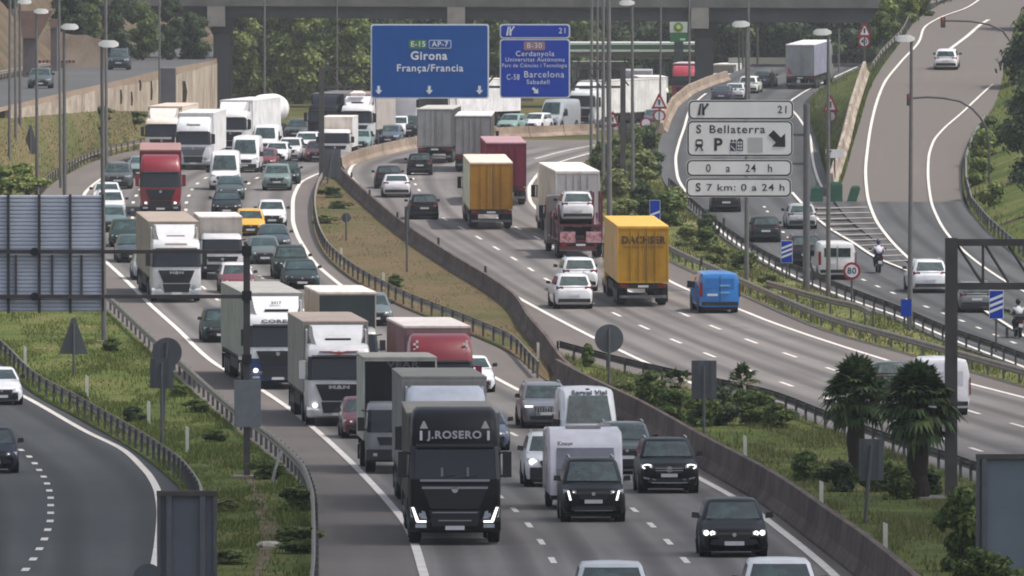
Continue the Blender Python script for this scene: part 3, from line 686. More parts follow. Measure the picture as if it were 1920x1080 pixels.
def totem():
    y = 1060.0; r = empty('price_totem', at_y(1273, 170, y)); tag(r, 'tall white and green fuel sign with a round yellow and green flower emblem', 'fuel sign'); c = r.location
    f = lambda px, py: at_y(px, py, y) - c
    a, b = f(1256, 41), f(1289, 61); MB().box(a.x, b.x, 0, .5, b.z, a.z).build('emblem_board', P('totem_white', (206, 216, 206), .5, var=.1), r)
    a, b = f(1256, 61), f(1289, 79); MB().box(a.x, b.x, 0, .5, b.z, a.z - .003).build('price_board', P('totem_green', (34, 110, 62), .5, var=.15), r)
    a, b = f(1264, 79), f(1281, 180); MB().box(a.x, b.x, .1, .4, b.z - 2, a.z).build('column', P('totem_dark', (52, 66, 66), .5, var=.15), r)
    e = f(1272, 51); rad = 9.5 / 17.9
    for rr, cc, yy in ((rad, (60, 130, 60), -.02), (rad * .74, (150, 176, 60), -.04), (rad * .5, (214, 206, 70), -.06), (rad * .28, (226, 228, 200), -.08)):
        m = MB(); pts = []
        for k in range(36):
            q = rr * (1 if k % 2 else .82); t = k * math.pi / 18; pts.append((e.x + q * math.cos(t), e.z + q * math.sin(t)))
        m.prism(pts, yy, yy + .03).build('emblem', P('emblem_%d' % cc[0], cc, .5, var=.1), r)
    a, b = f(1275, 72), f(1285, 75.5); MB().box(a.x, b.x, -.02, .02, b.z, a.z).build('price_panel', P('price_white', (190, 226, 190), .5), r)
totem()
# concrete wall beside the parked lorry on the exit
y = 1010.0; a, b = at_y(1366, 108, y), at_y(1475, 165, y)
o = MB().box(a.x, b.x, y, y + .4, b.z - 1, a.z).build('wall', P('yard_wall_grey', (150, 150, 144), .9, var=.25, scale=.4)); tag(o, 'grey concrete yard wall beyond the white lorry at the top right', 'wall')
# sheds seen under the blue signs
for x0, x1, t, y, col, lab in ((690, 735, 176, 1006, (138, 116, 102), 'brown concrete yard wall below the left end of the big blue sign'), (836, 920, 180, 1008, (96, 84, 82), 'dark brown shed wall below the right end of the big blue sign'), (915, 1000, 184, 1030, (112, 92, 78), 'brown earth wall below the narrow blue sign')):
    a, b = at_y(x0, t, y), at_y(x1, 240, y)
    o = MB().box(a.x, b.x, y, y + 3, b.z - .5, a.z).build('shed', P('shed_%d' % x0, col, .9, var=.35, scale=.4)); tag(o, lab, 'shed')
# ================================================================== SIGNS, LAMPS, MASTS
M_BLUE = P('sign_blue', (14, 78, 150), .6, spec=.15, var=.1, scale=.5); M_BLUE2 = P('sign_blue_deep', (16, 60, 164), .6, spec=.15, var=.1, scale=.5)
M_SW = P('sign_white', (214, 218, 224), .45, var=.08); M_SB = P('sign_black', (24, 24, 28), .5, var=.1); M_SR = P('sign_red', (150, 26, 38), .45, var=.12)
M_SGR = P('sign_grey_white', (216, 218, 221), .5, var=.1, scale=.8)
M_GAL2 = P('gantry_steel', (84, 80, 80), .6, .3, var=.3, scale=1.5)

def rounded(x0, x1, z0, z1, r, n=5):
    out = []
    for cx, cz, a0 in ((x1 - r, z1 - r, 0), (x0 + r, z1 - r, 90), (x0 + r, z0 + r, 180), (x1 - r, z0 + r, 270)):
        for k in range(n + 1):
            t = R(a0 + 90 * k / n); out.append((cx + r * math.cos(t), cz + r * math.sin(t)))
    return out
def put_text(txt, size, x, z, y, mat, parent, bold=0.0, sx=1.0):
    o = link('lettering', text_mesh(txt, size, .004, bold), mat, parent); o.location = (x, y, z); o.scale = (sx, 1, 1); return o
def arrow(parent, cx, cz, h, ang, mat, y=-.06, name='arrow', wide=1.0):
    s = h; p = [(0, -.5), (.42, -.02), (.16, -.02), (.16, .5), (-.16, .5), (-.16, -.02), (-.42, -.02)]
    ca, sa = math.cos(R(ang)), math.sin(R(ang))
    MB().prism([(cx + s * (wide * x * ca - z * sa), cz + s * (wide * x * sa + z * ca)) for x, z in p], y, y + .03).build(name, mat, parent)
def exit_symbol(parent, cx, cz, h, mat, y=-.06):
    s = h
    MB().prism([(cx - .36 * s, cz - .5 * s), (cx - .14 * s, cz - .5 * s), (cx - .04 * s, cz + .5 * s), (cx - .16 * s, cz + .5 * s)], y, y + .03).build('exit_symbol', mat, parent)
    MB().prism([(cx + .0 * s, cz - .5 * s), (cx + .24 * s, cz - .5 * s), (cx + .22 * s, cz - .1 * s), (cx + .5 * s, cz + .34 * s), (cx + .6 * s, cz + .3 * s), (cx + .56 * s, cz + .52 * s), (cx + .34 * s, cz + .5 * s), (cx + .4 * s, cz + .42 * s), (cx + .17 * s, cz + .12 * s), (cx + .13 * s, cz + .5 * s), (cx + .02 * s, cz + .5 * s)], y, y + .03).build('exit_symbol', mat, parent)

# ---- far gantry with the two blue direction signs
def blue_gantry():
    base = gp(603, 338); y = base.y; s = FPX / y
    r = empty('sign_gantry', base); tag(r, 'dark steel gantry straddling the right carriageway behind the blue direction signs', 'gantry')
    f = lambda px, py: at_y(px, py, y) - base
    for px, foot in ((603, 338), (1168, 322)):
        a, b = f(px - 5, 126), f(px + 5, foot); MB().box(a.x, b.x, -.2, .2, b.z - .3, a.z).build('post', M_GAL2, r)
    for py in (128, 163):
        a, b = f(608.3, py - 2.2), f(1162.7, py + 2.2); MB().box(a.x, b.x, -.14, .14, b.z, a.z).build('beam', M_GAL2, r)
    k = 0
    for px in range(615, 1160, 27):
        a, b = f(px, 130.4), f(px + 24, 160.6)
        if k % 2: a.z, b.z = b.z, a.z
        MB().tube([a, b], .06, 5).build('brace', M_GAL2, r); k += 1
    # the large sign
    c = at_y(805.5, 115, y - .45)
    q = empty('direction_sign', c); tag(q, 'large blue motorway sign reading Girona and França/Francia with three white arrows', 'road sign')
    g = lambda px, py: at_y(px, py, y - .45) - c
    a, b = g(695, 45), g(917, 185)
    MB().prism(rounded(a.x, b.x, b.z, a.z, .18), 0, .12).build('border', M_SW, q)
    MB().prism(rounded(a.x + .1, b.x - .1, b.z + .1, a.z - .1, .14), -.03, -.002).build('panel', M_BLUE, q)
    u = 1.0 / s
    gx = g(784, 83); MB().prism(rounded(gx.x - 17.5 * u, gx.x + 16 * u, gx.z - 8 * u, gx.z + 8 * u, .1), -.05, -.031).build('route_plate', P('sign_green', (58, 120, 62), .5, var=.1), q)
    put_text('E-15', 14 * u, gx.x, gx.z, -.06, M_SW, q, .01)
    gx = g(825, 83); MB().prism(rounded(gx.x - 21 * u, gx.x + 21 * u, gx.z - 8 * u, gx.z + 8 * u, .1), -.05, -.031).build('route_plate', M_SW, q)
    MB().prism(rounded(gx.x - 19.8 * u, gx.x + 19.8 * u, gx.z - 6.8 * u, gx.z + 6.8 * u, .08), -.06, -.051).build('route_plate', M_BLUE, q)
    put_text('AP-7', 14 * u, gx.x, gx.z, -.07, M_SW, q, .01)
    gx = g(804, 105); put_text('Girona', 22 * u, gx.x, gx.z, -.05, M_SW, q, .02)
    gx = g(806, 128); put_text('França/Francia', 19 * u, gx.x, gx.z, -.05, M_SW, q, .012)
    for px in (710, 805, 899):
        gx = g(px, 169); arrow(q, gx.x, gx.z, 16 * u, 0, M_SW, -.06)
    # the exit sign
    c = at_y(1003, 115, y - .45)
    q = empty('direction_sign', c); tag(q, 'narrow blue exit sign reading Barcelona, two stacked panels right of the large one', 'road sign')
    a, b = g(695, 45), g(917, 185)
    g2 = lambda px, py: at_y(px, py, y - .45) - c
    for t, bt in ((45, 72), (73, 184)):
        a, b = g2(937, t), g2(1069, bt)
        MB().prism(rounded(a.x, b.x, b.z, a.z, .22), 0, .12).build('border', M_SW, q)
        MB().prism(rounded(a.x + .09, b.x - .09, b.z + .09, a.z - .09, .17), -.03, -.002).build('panel', M_BLUE2, q)
    gx = g2(955, 58); exit_symbol(q, gx.x, gx.z, 17 * u, M_SW)
    gx = g2(1055, 58); put_text('21', 15 * u, gx.x, gx.z, -.05, M_SW, q)
    gx = g2(1002, 86); MB().prism(rounded(gx.x - 20 * u, gx.x + 20 * u, gx.z - 8 * u, gx.z + 8 * u, .1), -.05, -.031).build('route_plate', P('sign_orange', (150, 110, 120), .5, var=.1), q)
    put_text('B-30', 14 * u, gx.x, gx.z, -.06, M_SW, q)
    for txt, px, py, sz in (('Cerdanyola', 1003, 101, 14), ('Universitat Autònoma', 1003, 112, 11), ('Parc de Ciències i Tecnologia', 1002, 123, 10), ('Barcelona', 1020, 140, 17), ('Sabadell', 1009, 154, 12)):
        gx = g2(px, py); o = put_text(txt, sz * u, gx.x, gx.z, -.05, M_SW, q)
        mx = 124 * u
        if o.dimensions.x > mx: o.scale.x = mx / o.dimensions.x * .98
        if txt == 'Barcelona': o.scale.x = min(1, 76 * u / o.dimensions.x)
    gx = g2(962, 145); put_text('C-58', 15 * u, gx.x, gx.z, -.05, M_SW, q, 0, .75)
    gx = g2(1004, 170); arrow(q, gx.x, gx.z, 15 * u, 45, M_SW)
blue_gantry()

# ---- white services sign on a cantilever post
def services_sign():
    base = gp(1512, 546); y = base.y; s = FPX / y; u = 1 / s
    r = empty('sign_post', base); tag(r, 'stout grey post with two short arms holding the white services sign', 'sign post')
    f = lambda px, py: at_y(px, py, y) - base
    a = f(1512, 195); b = f(1512, 250)
    MB().tube([(0, 0, -.2), (0, 0, a.z)], [.19, .17], 12).build('post', P('services_post', (104, 106, 110), .5, .3, var=.2), r)
    for py in (253, 307):
        a, b = f(1486, py), f(1510, py); MB().box(a.x, b.x, -.06, .06, a.z - .06, a.z + .06).build('arm', M_POST, r)
    c = at_y(1388, 280, y - .12)
    q = empty('services_sign', c); tag(q, 'grey white services sign in four panels reading Bellaterra, 0 a 24 h', 'road sign')
    g = lambda px, py: at_y(px, py, y - .12) - c
    for x0, x1, t, bt in ((1290, 1488, 187.5, 224.5), (1288, 1487, 226, 293.5), (1287, 1485, 299, 331), (1286, 1484, 333.5, 370)):
        a, b = g(x0, t), g(x1, bt)
        MB().prism(rounded(a.x, b.x, b.z, a.z, .26), 0, .05).build('panel', M_SGR, q)
        MB().prism(rounded(a.x + .03, b.x - .03, b.z + .03, a.z - .03, .25), -.012, -.001).build('border', M_SB, q)
        MB().prism(rounded(a.x + .1, b.x - .1, b.z + .1, a.z - .1, .2), -.024, -.013).build('panel', M_SGR, q)
    gx = g(1316, 205); exit_symbol(q, gx.x, gx.z, 22 * u, M_SB, -.05)
    for txt, px, py, sz, bo in (('21', 1468, 206, 20, .004), ('S', 1310, 243, 22, .012), ('Bellaterra', 1382, 243, 21, .006), ('P', 1346, 272, 32, .03), ('0    a    24   h', 1386, 316, 21, .004), ('S', 1309, 352, 22, .012), ('7 km: 0 a 24 h', 1398, 352, 18, .004)):
        gx = g(px, py); o = put_text(txt, sz * u, gx.x, gx.z, -.03, M_SB, q, bo)
        if txt == 'Bellaterra': o.scale.x = min(1.25, 104 * u / o.dimensions.x)
        if txt.startswith('0'): o.scale.x = 124 * u / o.dimensions.x
        if txt.startswith('7'): o.scale.x = 146 * u / o.dimensions.x
    gx = g(1459, 262); arrow(q, gx.x, gx.z, 38 * u, 45, M_SB, -.05, wide=1.1)
    gx = g(1311, 272)   # train symbol
    m = MB(); m.prism(rounded(gx.x - 7 * u, gx.x + 7 * u, gx.z - 4 * u, gx.z + 11 * u, .12), -.045, -.03); m.prism([(gx.x - 8 * u, gx.z - 11 * u), (gx.x - 5 * u, gx.z - 11 * u), (gx.x - 2 * u, gx.z - 4 * u), (gx.x - 4.5 * u, gx.z - 4 * u)], -.045, -.03); m.prism([(gx.x + 8 * u, gx.z - 11 * u), (gx.x + 5 * u, gx.z - 11 * u), (gx.x + 2 * u, gx.z - 4 * u), (gx.x + 4.5 * u, gx.z - 4 * u)], -.045, -.03)
    m.build('pictogram', M_SB, q); MB().box(gx.x - 4.5 * u, gx.x + 4.5 * u, -.055, -.046, gx.z + 2 * u, gx.z + 7 * u).build('pictogram', M_SGR, q)
    gx = g(1381, 272)   # building symbol
    m = MB(); m.prism([(gx.x + 1 * u, gx.z - 11 * u), (gx.x + 12 * u, gx.z - 11 * u), (gx.x + 12 * u, gx.z + 9 * u), (gx.x + 6.5 * u, gx.z + 13 * u), (gx.x + 1 * u, gx.z + 9 * u)], -.045, -.03)
    m.prism([(gx.x - 12 * u, gx.z - 11 * u), (gx.x - 1 * u, gx.z - 11 * u), (gx.x - 1 * u, gx.z + 4 * u), (gx.x - 12 * u, gx.z + 4 * u)], -.045, -.03); m.disc((gx.x - 9 * u, -.045, gx.z + 8 * u), 2.5 * u, 'y', 10, .015); m.disc((gx.x - 3 * u, -.045, gx.z + 8 * u), 2.5 * u, 'y', 10, .015)
    m.build('pictogram', P('pictogram_navy', (44, 44, 66), .5), q)
    m = MB()
    for i in range(2):
        for j in range(3): m.box(gx.x + (2.6 + 4.6 * i) * u, gx.x + (5.4 + 4.6 * i) * u, -.055, -.046, gx.z + (-9 + 6 * j) * u, gx.z + (-5.4 + 6 * j) * u)
    m.quad((gx.x - 11 * u, -.047, gx.z - 2 * u), (gx.x - 3 * u, -.047, gx.z - 10 * u), (gx.x - 2 * u, -.047, gx.z - 9 * u), (gx.x - 10 * u, -.047, gx.z - 1 * u)); m.build('pictogram', M_SGR, q)
    gx = g(1416, 272); MB().prism(rounded(gx.x - 14 * u, gx.x + 14 * u, gx.z - 14 * u, gx.z + 14 * u, .05), -.034, -.026).build('blank_patch', P('blank_patch', (166, 170, 170), .5, var=.05), q)
services_sign()

# ---- small signs on posts
def post_sign(kind, px, py, w, h, foot, label, surf='base', col=None, txt=None, back=False, y=None, footx=None, cat='road sign'):
    b = gp(footx or px, foot, surf) if y is None else at_y(footx or px, foot, y); yy = b.y; s = FPX / yy; u = 1 / s
    r = empty('road_sign', b); tag(r, label, cat)
    f = at_y(px, py, yy) - b
    MB().tube([(f.x if not footx else 0, 0, -.3), (f.x, 0, f.z + h * u * .35)], .055, 8).build('post', M_POST, r)
    fy = -.09 if not back else .06
    def pl(poly, y0, y1, m, nm='plate'): MB().prism([(f.x + a * u, f.z + c * u) for a, c in poly], y0, y1).build(nm, m, r)
    circ = lambda q, n=26: [(q * math.cos(2 * math.pi * k / n), q * math.sin(2 * math.pi * k / n)) for k in range(n)]
    tri = lambda q: [(-q * w / 2, -h / 2 * q), (q * w / 2, -h / 2 * q), (q * w * .06, h / 2 * q), (-q * w * .06, h / 2 * q)]
    if kind == 'disc':
        if back: pl(circ(w / 2), .06, .09, M_SIGNBACK)
        else:
            pl(circ(w / 2), -.09, -.06, M_SR); pl(circ(w * .36), -.1, -.091, M_SW)
            if txt: put_text(txt, w * .5 * u, f.x, f.z, -.105, M_SB, r, .006)
    if kind == 'tri':
        if back: pl(tri(1), .06, .09, M_SIGNBACK)
        else:
            pl(tri(1), -.09, -.06, M_SR); pl([(a, c - h * .05) for a, c in tri(.62)], -.1, -.091, M_SW)
            pl([(-w * .05, -h * .25), (w * .05, -h * .25), (w * .07, h * .12), (-w * .07, h * .12)], -.11, -.101, M_SB, 'symbol')
    if kind == 'rect':
        m = col or M_SIGNBACK
        pl([(-w / 2, -h / 2), (w / 2, -h / 2), (w / 2, h / 2), (-w / 2, h / 2)], fy, fy + .035, m)
        if back:
            for q in (-.3, .3): pl([(w * q - 1.2, -h / 2), (w * q + 1.2, -h / 2), (w * q + 1.2, h / 2), (w * q - 1.2, h / 2)], fy - .045, fy - .003, M_POST, 'stiffener')
    if kind == 'count':     # blue countdown marker with slanted bars
        pl([(-w / 2, -h / 2), (w / 2, -h / 2), (w / 2, h / 2), (-w / 2, h / 2)], -.09, -.06, M_SW)
        pl([(-w * .46, -h * .48), (w * .46, -h * .48), (w * .46, h * .48), (-w * .46, h * .48)], -.1, -.091, M_BLUE2, 'face')
        for k in range(txt): pl([(-w * .45, -h * .3 + k * h * .2), (w * .45, -h * .12 + k * h * .2), (w * .45, -h * .02 + k * h * .2), (-w * .45, -h * .2 + k * h * .2)], -.11, -.101, M_SW, 'bar')
    return r
post_sign('disc', 1597, 508, 33, 33, 575, 'round red and white 80 speed limit sign beside the service road', txt='80')
post_sign('count', 1475, 472, 22, 42, 524, 'blue countdown sign with three slanted white bars in front of the dark service road car', txt=3)
post_sign('count', 1868, 571, 27, 54, 662, 'tall blue countdown sign with white bars at the right edge', txt=3)
post_sign('count', 1228, 394, 20, 38, 462, 'blue countdown sign with one white bar among the shrubs', txt=1)
post_sign('rect', 1699, 577, 20, 32, 622, 'small plain blue square sign low on the lamp post verge', col=M_BLUE2, footx=1706)
post_sign('tri', 1621, 56, 26, 26, 135, 'red warning triangle above the ramp bank at the top right', 'ramp')
post_sign('disc', 1620, 78, 23, 23, 134, 'round speed limit sign under the warning triangle at the top right', 'ramp', txt='40', footx=1621)
post_sign('tri', 1557, 194, 30, 32, 292, 'red bordered warning triangle on the pale barrier end beside the exit road', 'exit')
post_sign('disc', 1558, 218, 22, 24, 291, 'round red sign right below the triangle beside the exit road', 'exit', footx=1557)
post_sign('tri', 1236, 190, 30, 28, 268, 'dark red warning triangle left of the tan barrier bend', 'base')
post_sign('disc', 1236, 217, 24, 24, 267, 'round red sign below the triangle left of the tan barrier bend', 'base', footx=1237)
post_sign('disc', 1211, 231, 22, 22, 268, 'round red sign lowest beside the shrubs and the tan barrier', 'base')
post_sign('tri', 1149, 222, 24, 26, 300, 'red warning triangle among the cluster of tall masts', 'base')
post_sign('rect', 1176, 242, 34, 22, 296, 'dark wide sign back between the masts and the gantry post', back=True)
post_sign('rect', 622, 306, 34, 52, 346, 'grey upright sign back at the tip of the dry median', back=True, footx=612)
post_sign('disc', 649, 408, 18, 24, 452, 'small dark sign back among the dry grass of the median', back=True)
post_sign('rect', 763, 410, 9, 46, 512, 'thin sign seen edge on at the median barrier', back=True)
post_sign('tri', 138, 630, 54, 68, 706, 'dark triangular sign back on the green strip at the left', back=True)
post_sign('disc', 313, 661, 56, 56, 842, 'big round dark sign back above a square plate on the green strip', back=True, footx=303)
post_sign('rect', 303, 700, 44, 56, 843, 'dark square plate below the big round sign back on the green strip', back=True)
post_sign('disc', 1142, 635, 54, 54, 748, 'big round dark sign back at the tip of the palm island', back=True)
post_sign('rect', 1320, 712, 47, 72, 846, 'upright grey sign back between the two low palms', back=True)
post_sign('rect', 1634, 862, 46, 78, 985, 'grey sign back behind the trunk of the left tall palm', back=True, footx=1620)
post_sign('tri', 57, 262, 34, 54, 352, 'dark pointed sign back on the grass slope at the far left', y=gp(57, 352).y, back=True)
r = post_sign('rect', 1565, 288, 34, 16, 366, 'small grey arrow sign with a black exit mark in front of the green crash cushion', 'exit', col=M_SGR)
exit_symbol(r, -.45, (288 - 288) * 0 + (at_y(1565, 288, r.location.y) - r.location).z, .42, M_SB, -.12)

# big sign backs at the lower edge, each on two steel legs
def panel_back(x0, x1, t, bt, foot, label, stiff, mat, y_off=0):
    b = gp((x0 + x1) / 2, foot); y = b.y; s = FPX / y
    r = empty('road_sign', b); tag(r, label, 'sign back')
    f = lambda px, py: at_y(px, py, y) - b
    a, c = f(x0, t), f(x1, bt)
    MB().box(a.x, c.x, .1, .14, c.z, a.z).build('panel', mat, r)
    MB().box(a.x - .03, c.x + .03, -.02, .1, a.z - .1, a.z + .02).build('frame', M_GAL2, r)
    for px in (x0 + 1.5, x1 - 1.5):
        q = f(px, t); MB().box(q.x - .04, q.x + .04, .0, .099, c.z, a.z - .105).build('frame', M_POST, r)
    for px in stiff:
        q = f(px, t); MB().box(q.x - .06, q.x + .06, -.03, .098, min(0, c.z) - .4, a.z - .103).build('leg', P('panel_leg', (98, 100, 108), .5, .3, var=.2), r)
panel_back(296, 405, 922, 1130, 1165, 'blue grey sign back standing at the end of the bottom left ramp rail', (317, 380), P('panel_slate', (96, 100, 112), .5, 0, var=.15, scale=.7))
panel_back(1832, 1990, 853, 1066, 1105, 'large slate blue sign back at the bottom right corner', (1846, 1960), P('panel_slate2', (108, 118, 130), .5, 0, var=.15, scale=.7))
b = gp(280, 1110); r = empty('road_sign', b); tag(r, 'dark rounded sign back cut by the bottom edge beside the left sign panel', 'road sign')
f = at_y(278, 1084, b.y) - b
MB().tube([(f.x, 0, -.2), (f.x, 0, f.z)], .05).build('post', M_POST, r); MB().disc((f.x, -.1, f.z), .36, 'y', 24, .03).build('plate', M_SIGNBACK, r)

# ---- gantry seen from behind on the left with its corrugated panel
def left_gantry():
    b = gp(463, 898); y = b.y; s = FPX / y; f = lambda px, py: at_y(px, py, y) - b
    r = empty('sign_gantry', b); tag(r, 'dark steel gantry over the bottom left ramp, its right post standing in the green strip', 'gantry')
    MB().box(-.11, .11, -.11, .11, -.2, f(463, 466).z).build('post', M_GAL2, r)
    MB().box(-.45, .45, -.45, .45, -.3, .12).build('footing', M_CONC, r)
    q = f(-260, 900); MB().box(q.x - .11, q.x + .11, -.11, .11, -1.5, f(0, 466).z).build('post', M_GAL2, r)
    for py in (472, 556):
        a, c = f(-256, py - 3.5), f(460, py + 3.5)
        MB().box(a.x, c.x - .06, -.09, .09, c.z, a.z).build('beam', M_GAL2, r)
    for px in (66, 66): pass
    for py in (472, 556):
        q = f(65, py); MB().disc((q.x, -.2, q.z), 8 / s, 'y', 12, .1).build('bracket', M_SB, r)
    for px, py in ((463, 470), (463, 554), (463, 673)):
        q = f(px, py); MB().box(q.x - .16, q.x + .16, -.2, -.112, q.z - .16, q.z + .16).build('bracket', M_SB, r)
    c = at_y(20, 475, y + .3); g = lambda px, py: at_y(px, py, y + .3) - c
    p = empty('road_sign', c); tag(p, 'wide grey corrugated back of a gantry sign at the left edge', 'sign back')
    m = MB(); a, d = g(-230, 366), g(193, 584); z = d.z; n = 30; hh = (a.z - d.z) / n
    for k in range(n):
        z0 = d.z + k * hh
        m.add([(a.x, 0, z0), (d.x, 0, z0), (d.x, -.05, z0 + hh * .3), (a.x, -.05, z0 + hh * .3), (d.x, -.05, z0 + hh * .75), (a.x, -.05, z0 + hh * .75), (d.x, 0, z0 + hh), (a.x, 0, z0 + hh)], [(0, 1, 2, 3), (3, 2, 4, 5), (5, 4, 6, 7)])
    m.build('panel', P('corrugated_aluminium', (206, 210, 222), .5, 0, var=.2, scale=.6), p)
    for px in (-160, -100, -45, 16, 74, 132):
        q = g(px, 500); MB().box(q.x - .045, q.x + .045, -.19, -.06, d.z - .05, a.z + .03).build('stiffener', M_GAL2, p)
    for px in (30, 98, 153):
        q = g(px, 500); t1, t2 = g(px, 478), g(px, 552); MB().box(q.x - .04, q.x + .04, -.16, -.06, t2.z, t1.z).build('stiffener', M_POST, p)
    q = g(192, 500); MB().box(q.x - .02, q.x + .06, -.16, .05, d.z, a.z + .03).build('frame', M_GAL2, p)
    # cabinet on the post
    c = at_y(464, 757, y - .35); o = MB().box(-25 / s, 25 / s, 0, .2, -44 / s, 44 / s).build('sign_plate', P('cabinet_grey', (118, 122, 128), .5, 0, var=.2)); o.location = c
    tag(o, 'grey square plate fixed low on the left gantry post', 'sign plate')
left_gantry()
def right_gantry():
    b = gp(1783, 938); y = b.y; s = FPX / y; f = lambda px, py: at_y(px, py, y) - b
    r = empty('sign_gantry', b); tag(r, 'heavy dark gantry post with a trussed arm reaching out at the right edge', 'gantry')
    MB().box(-.19, .19, -.19, .19, 0, f(0, 446).z).build('post', M_GAL2, r)
    a, c = f(1722, 936), f(1800, 948); MB().box(a.x, c.x, -.8, .8, -.5, .12).build('footing', M_CONC, r)
    for t, bt in ((448, 461), (530, 543)):
        a, c = f(1793, t), f(2500, bt); MB().box(.195, c.x, -.12, .12, c.z, a.z).build('beam', M_GAL2, r)
    for k in range(6):
        x0 = 1796 + 95 * k; u, v = f(x0, 461), f(x0 + 45, 530); MB().tube([u, v], .05, 6).build('brace', M_GAL2, r)
        u, v = f(x0 + 47, 461), f(x0 + 47, 530); MB().box(u.x - .04, u.x + .04, -.05, .05, v.z, u.z).build('brace', M_GAL2, r)
        u, v = f(x0 + 52, 461), f(x0 + 95, 530); MB().tube([u, v], .05, 6).build('brace', M_GAL2, r)
right_gantry()

# ---- lamp posts and masts
M_LAMPH = P('lamp_head_white', (216, 216, 214), .45, var=.1, scale=4)
_lamp_head = MB().loft([[(-.05, -.09, -.05), (-.05, .09, -.05), (-.05, .09, .03), (-.05, -.09, .03)], [(.25, -.16, -.1), (.25, .16, -.1), (.25, .13, .1), (.25, -.13, .1)], [(.9, -.17, -.1), (.9, .17, -.1), (.9, .13, .09), (.9, -.13, .09)], [(1.12, -.08, -.06), (1.12, .08, -.06), (1.12, .06, .02), (1.12, -.06, .02)]]).mesh('lamp_head', True)
def lamp(hx, hy, bx, by, px, label, surf='base', y=None, plinth=False):
    b = gp(bx, by, surf) if y is None else at_y(bx, by, y); f = at_y(px, hy, b.y) - b
    r = empty('street_lamp', b); tag(r, label, 'street lamp', 'street lamps along the motorway')
    MB().tube([(0, 0, -.4), (f.x, 0, f.z)], [.13, .075], 10).build('pole', P('lamp_pole_grey', (112, 110, 110), .55, .3, var=.2), r)
    h = at_y(hx, hy, b.y) - b; sc = 1.0 if h.x >= f.x - .01 else -1.0
    o = link('lamp_head', _lamp_head, M_LAMPH, r); o.location = (f.x - .12 * sc, 0, f.z); o.scale = (.8 * sc, 1.2, 1.7)
    if plinth: MB().box(-.35, .35, -.35, .35, -.3, .12).build('plinth', M_CONC, r)
lamp(204, 82, 195, 643, 191, 'street lamp on the green strip with its foot beside the left guardrail', plinth=True)
lamp(129, 50, 122, 510, 120, 'second street lamp from the left sign panel, head above the pale rock wall')
lamp(77, 21, 70, 372, 68, 'street lamp in front of the brown hammerhead pier')
lamp(47, 3, 38, 352, 37, 'leftmost street lamp, its head touching the top edge')
lamp(1180, 5, 1187, 412, 1185, 'street lamp rising from the shrubs right of the mast cluster')
lamp(1393, 45, 1400, 529, 1400, 'street lamp whose pole passes behind the white services sign')
lamp(1548, 60, 1553, 556, 1553, 'street lamp just right of the services sign post')
lamp(1698, 72, 1706, 617, 1709, 'street lamp standing before the ramp with a blue plate at its foot')
def mast(bx, by, px, top, rad, label, surf='base', y=None):
    b = gp(bx, by, surf) if y is None else at_y(bx, by, y); f = at_y(px, top, b.y) - b
    r = MB().tube([(0, 0, -.4), (f.x, 0, f.z)], [rad, rad * .7], 10).build('mast', P('mast_grey', (118, 116, 116), .55, .3, var=.2)); r.location = b
    tag(r, label, 'mast', 'tall plain masts')
for k, (bx, by, px, rad, lab, yy) in enumerate((
        (200, 352, 198, .12, 'slim mast right beside the street lamp nearest the left gantry', None), (114, 352, 110, .11, 'slim mast just left of the second street lamp', None),
        (30, 360, 28, .11, 'slim mast between the two leftmost street lamps', None), (17, 372, 19, .11, 'leftmost slim mast at the photo edge', None),
        (299, 206, 299, .1, 'slim mast in front of the tan retaining wall', 820), (496, 216, 496, .11, 'slim mast before the trees right of the left bridge pier', 930),
        (632, 176, 632, .08, 'thin mast behind the dark lorry in the trees', 985), (1108, 306, 1110, .12, 'leftmost mast of the cluster right of the blue signs', None),
        (1121, 330, 1120, .1, 'second mast of the cluster right of the blue signs', None), (1131, 366, 1131, .13, 'third mast of the cluster right of the blue signs', None),
        (1143, 470, 1141, .16, 'thickest mast of the cluster right of the blue signs', None), (1237, 262, 1240, .09, 'thin mast rising above the dark red triangle', None),
        (1293, 170, 1292, .12, 'pale mast in front of the red lorry at the fuel station', 985), (1386, 140, 1385, .1, 'leftmost of the thin masts behind the exit road', 1000), (1393, 140, 1392, .1, 'second thin mast behind the exit road', 1000),
        (1405, 178, 1403, .1, 'dark thin mast beside the white car on the exit road', 880), (1421, 140, 1420, .13, 'thickest of the masts behind the exit road', 1000), (1573, 145, 1573, .1, 'thin mast right of the white lorry on the exit', 960))):
    mast(bx, by, px, -60 if px not in (1385, 1392, 1420, 1573) else 52, rad, lab, y=yy)
# curved signal arms over the ramp
def signal(pts, y, box, label):
    b = at_y(*pts[0], y); r = empty('traffic_signal', b); tag(r, label, 'traffic signal')
    MB().tube([at_y(a, c, y) - b for a, c in pts], .07, 8).build('arm', P('signal_arm', (88, 84, 86), .5, .3, var=.2), r)
    q = at_y(*box, y) - b
    MB().box(q.x - .17, q.x + .17, -.2, .1, q.z - .38, q.z + .38).build('signal_box', P('signal_box', (70, 44, 42), .5, var=.2), r)
    for k, cc in ((.24, (190, 84, 50)), (0, (130, 60, 44)), (-.24, (60, 60, 58))):
        MB().disc((q.x, -.215, q.z + k), .1, 'y', 14, .01).build('lens', P('lens_%d' % cc[0], cc, .3, var=.1), r)
signal([(1853, 372), (1855, 320), (1854, 270), (1849, 240), (1838, 220), (1822, 203), (1800, 190), (1770, 184), (1740, 182), (1710, 184)], 648, (1705, 187), 'curved signal arm over the ramp beside the street lamp')
signal([(1900, 180), (1902, 120), (1896, 80), (1880, 58), (1855, 46), (1820, 40), (1790, 39), (1772, 39)], 742, (1768, 42), 'farther curved signal arm with an orange head over the top of the ramp')

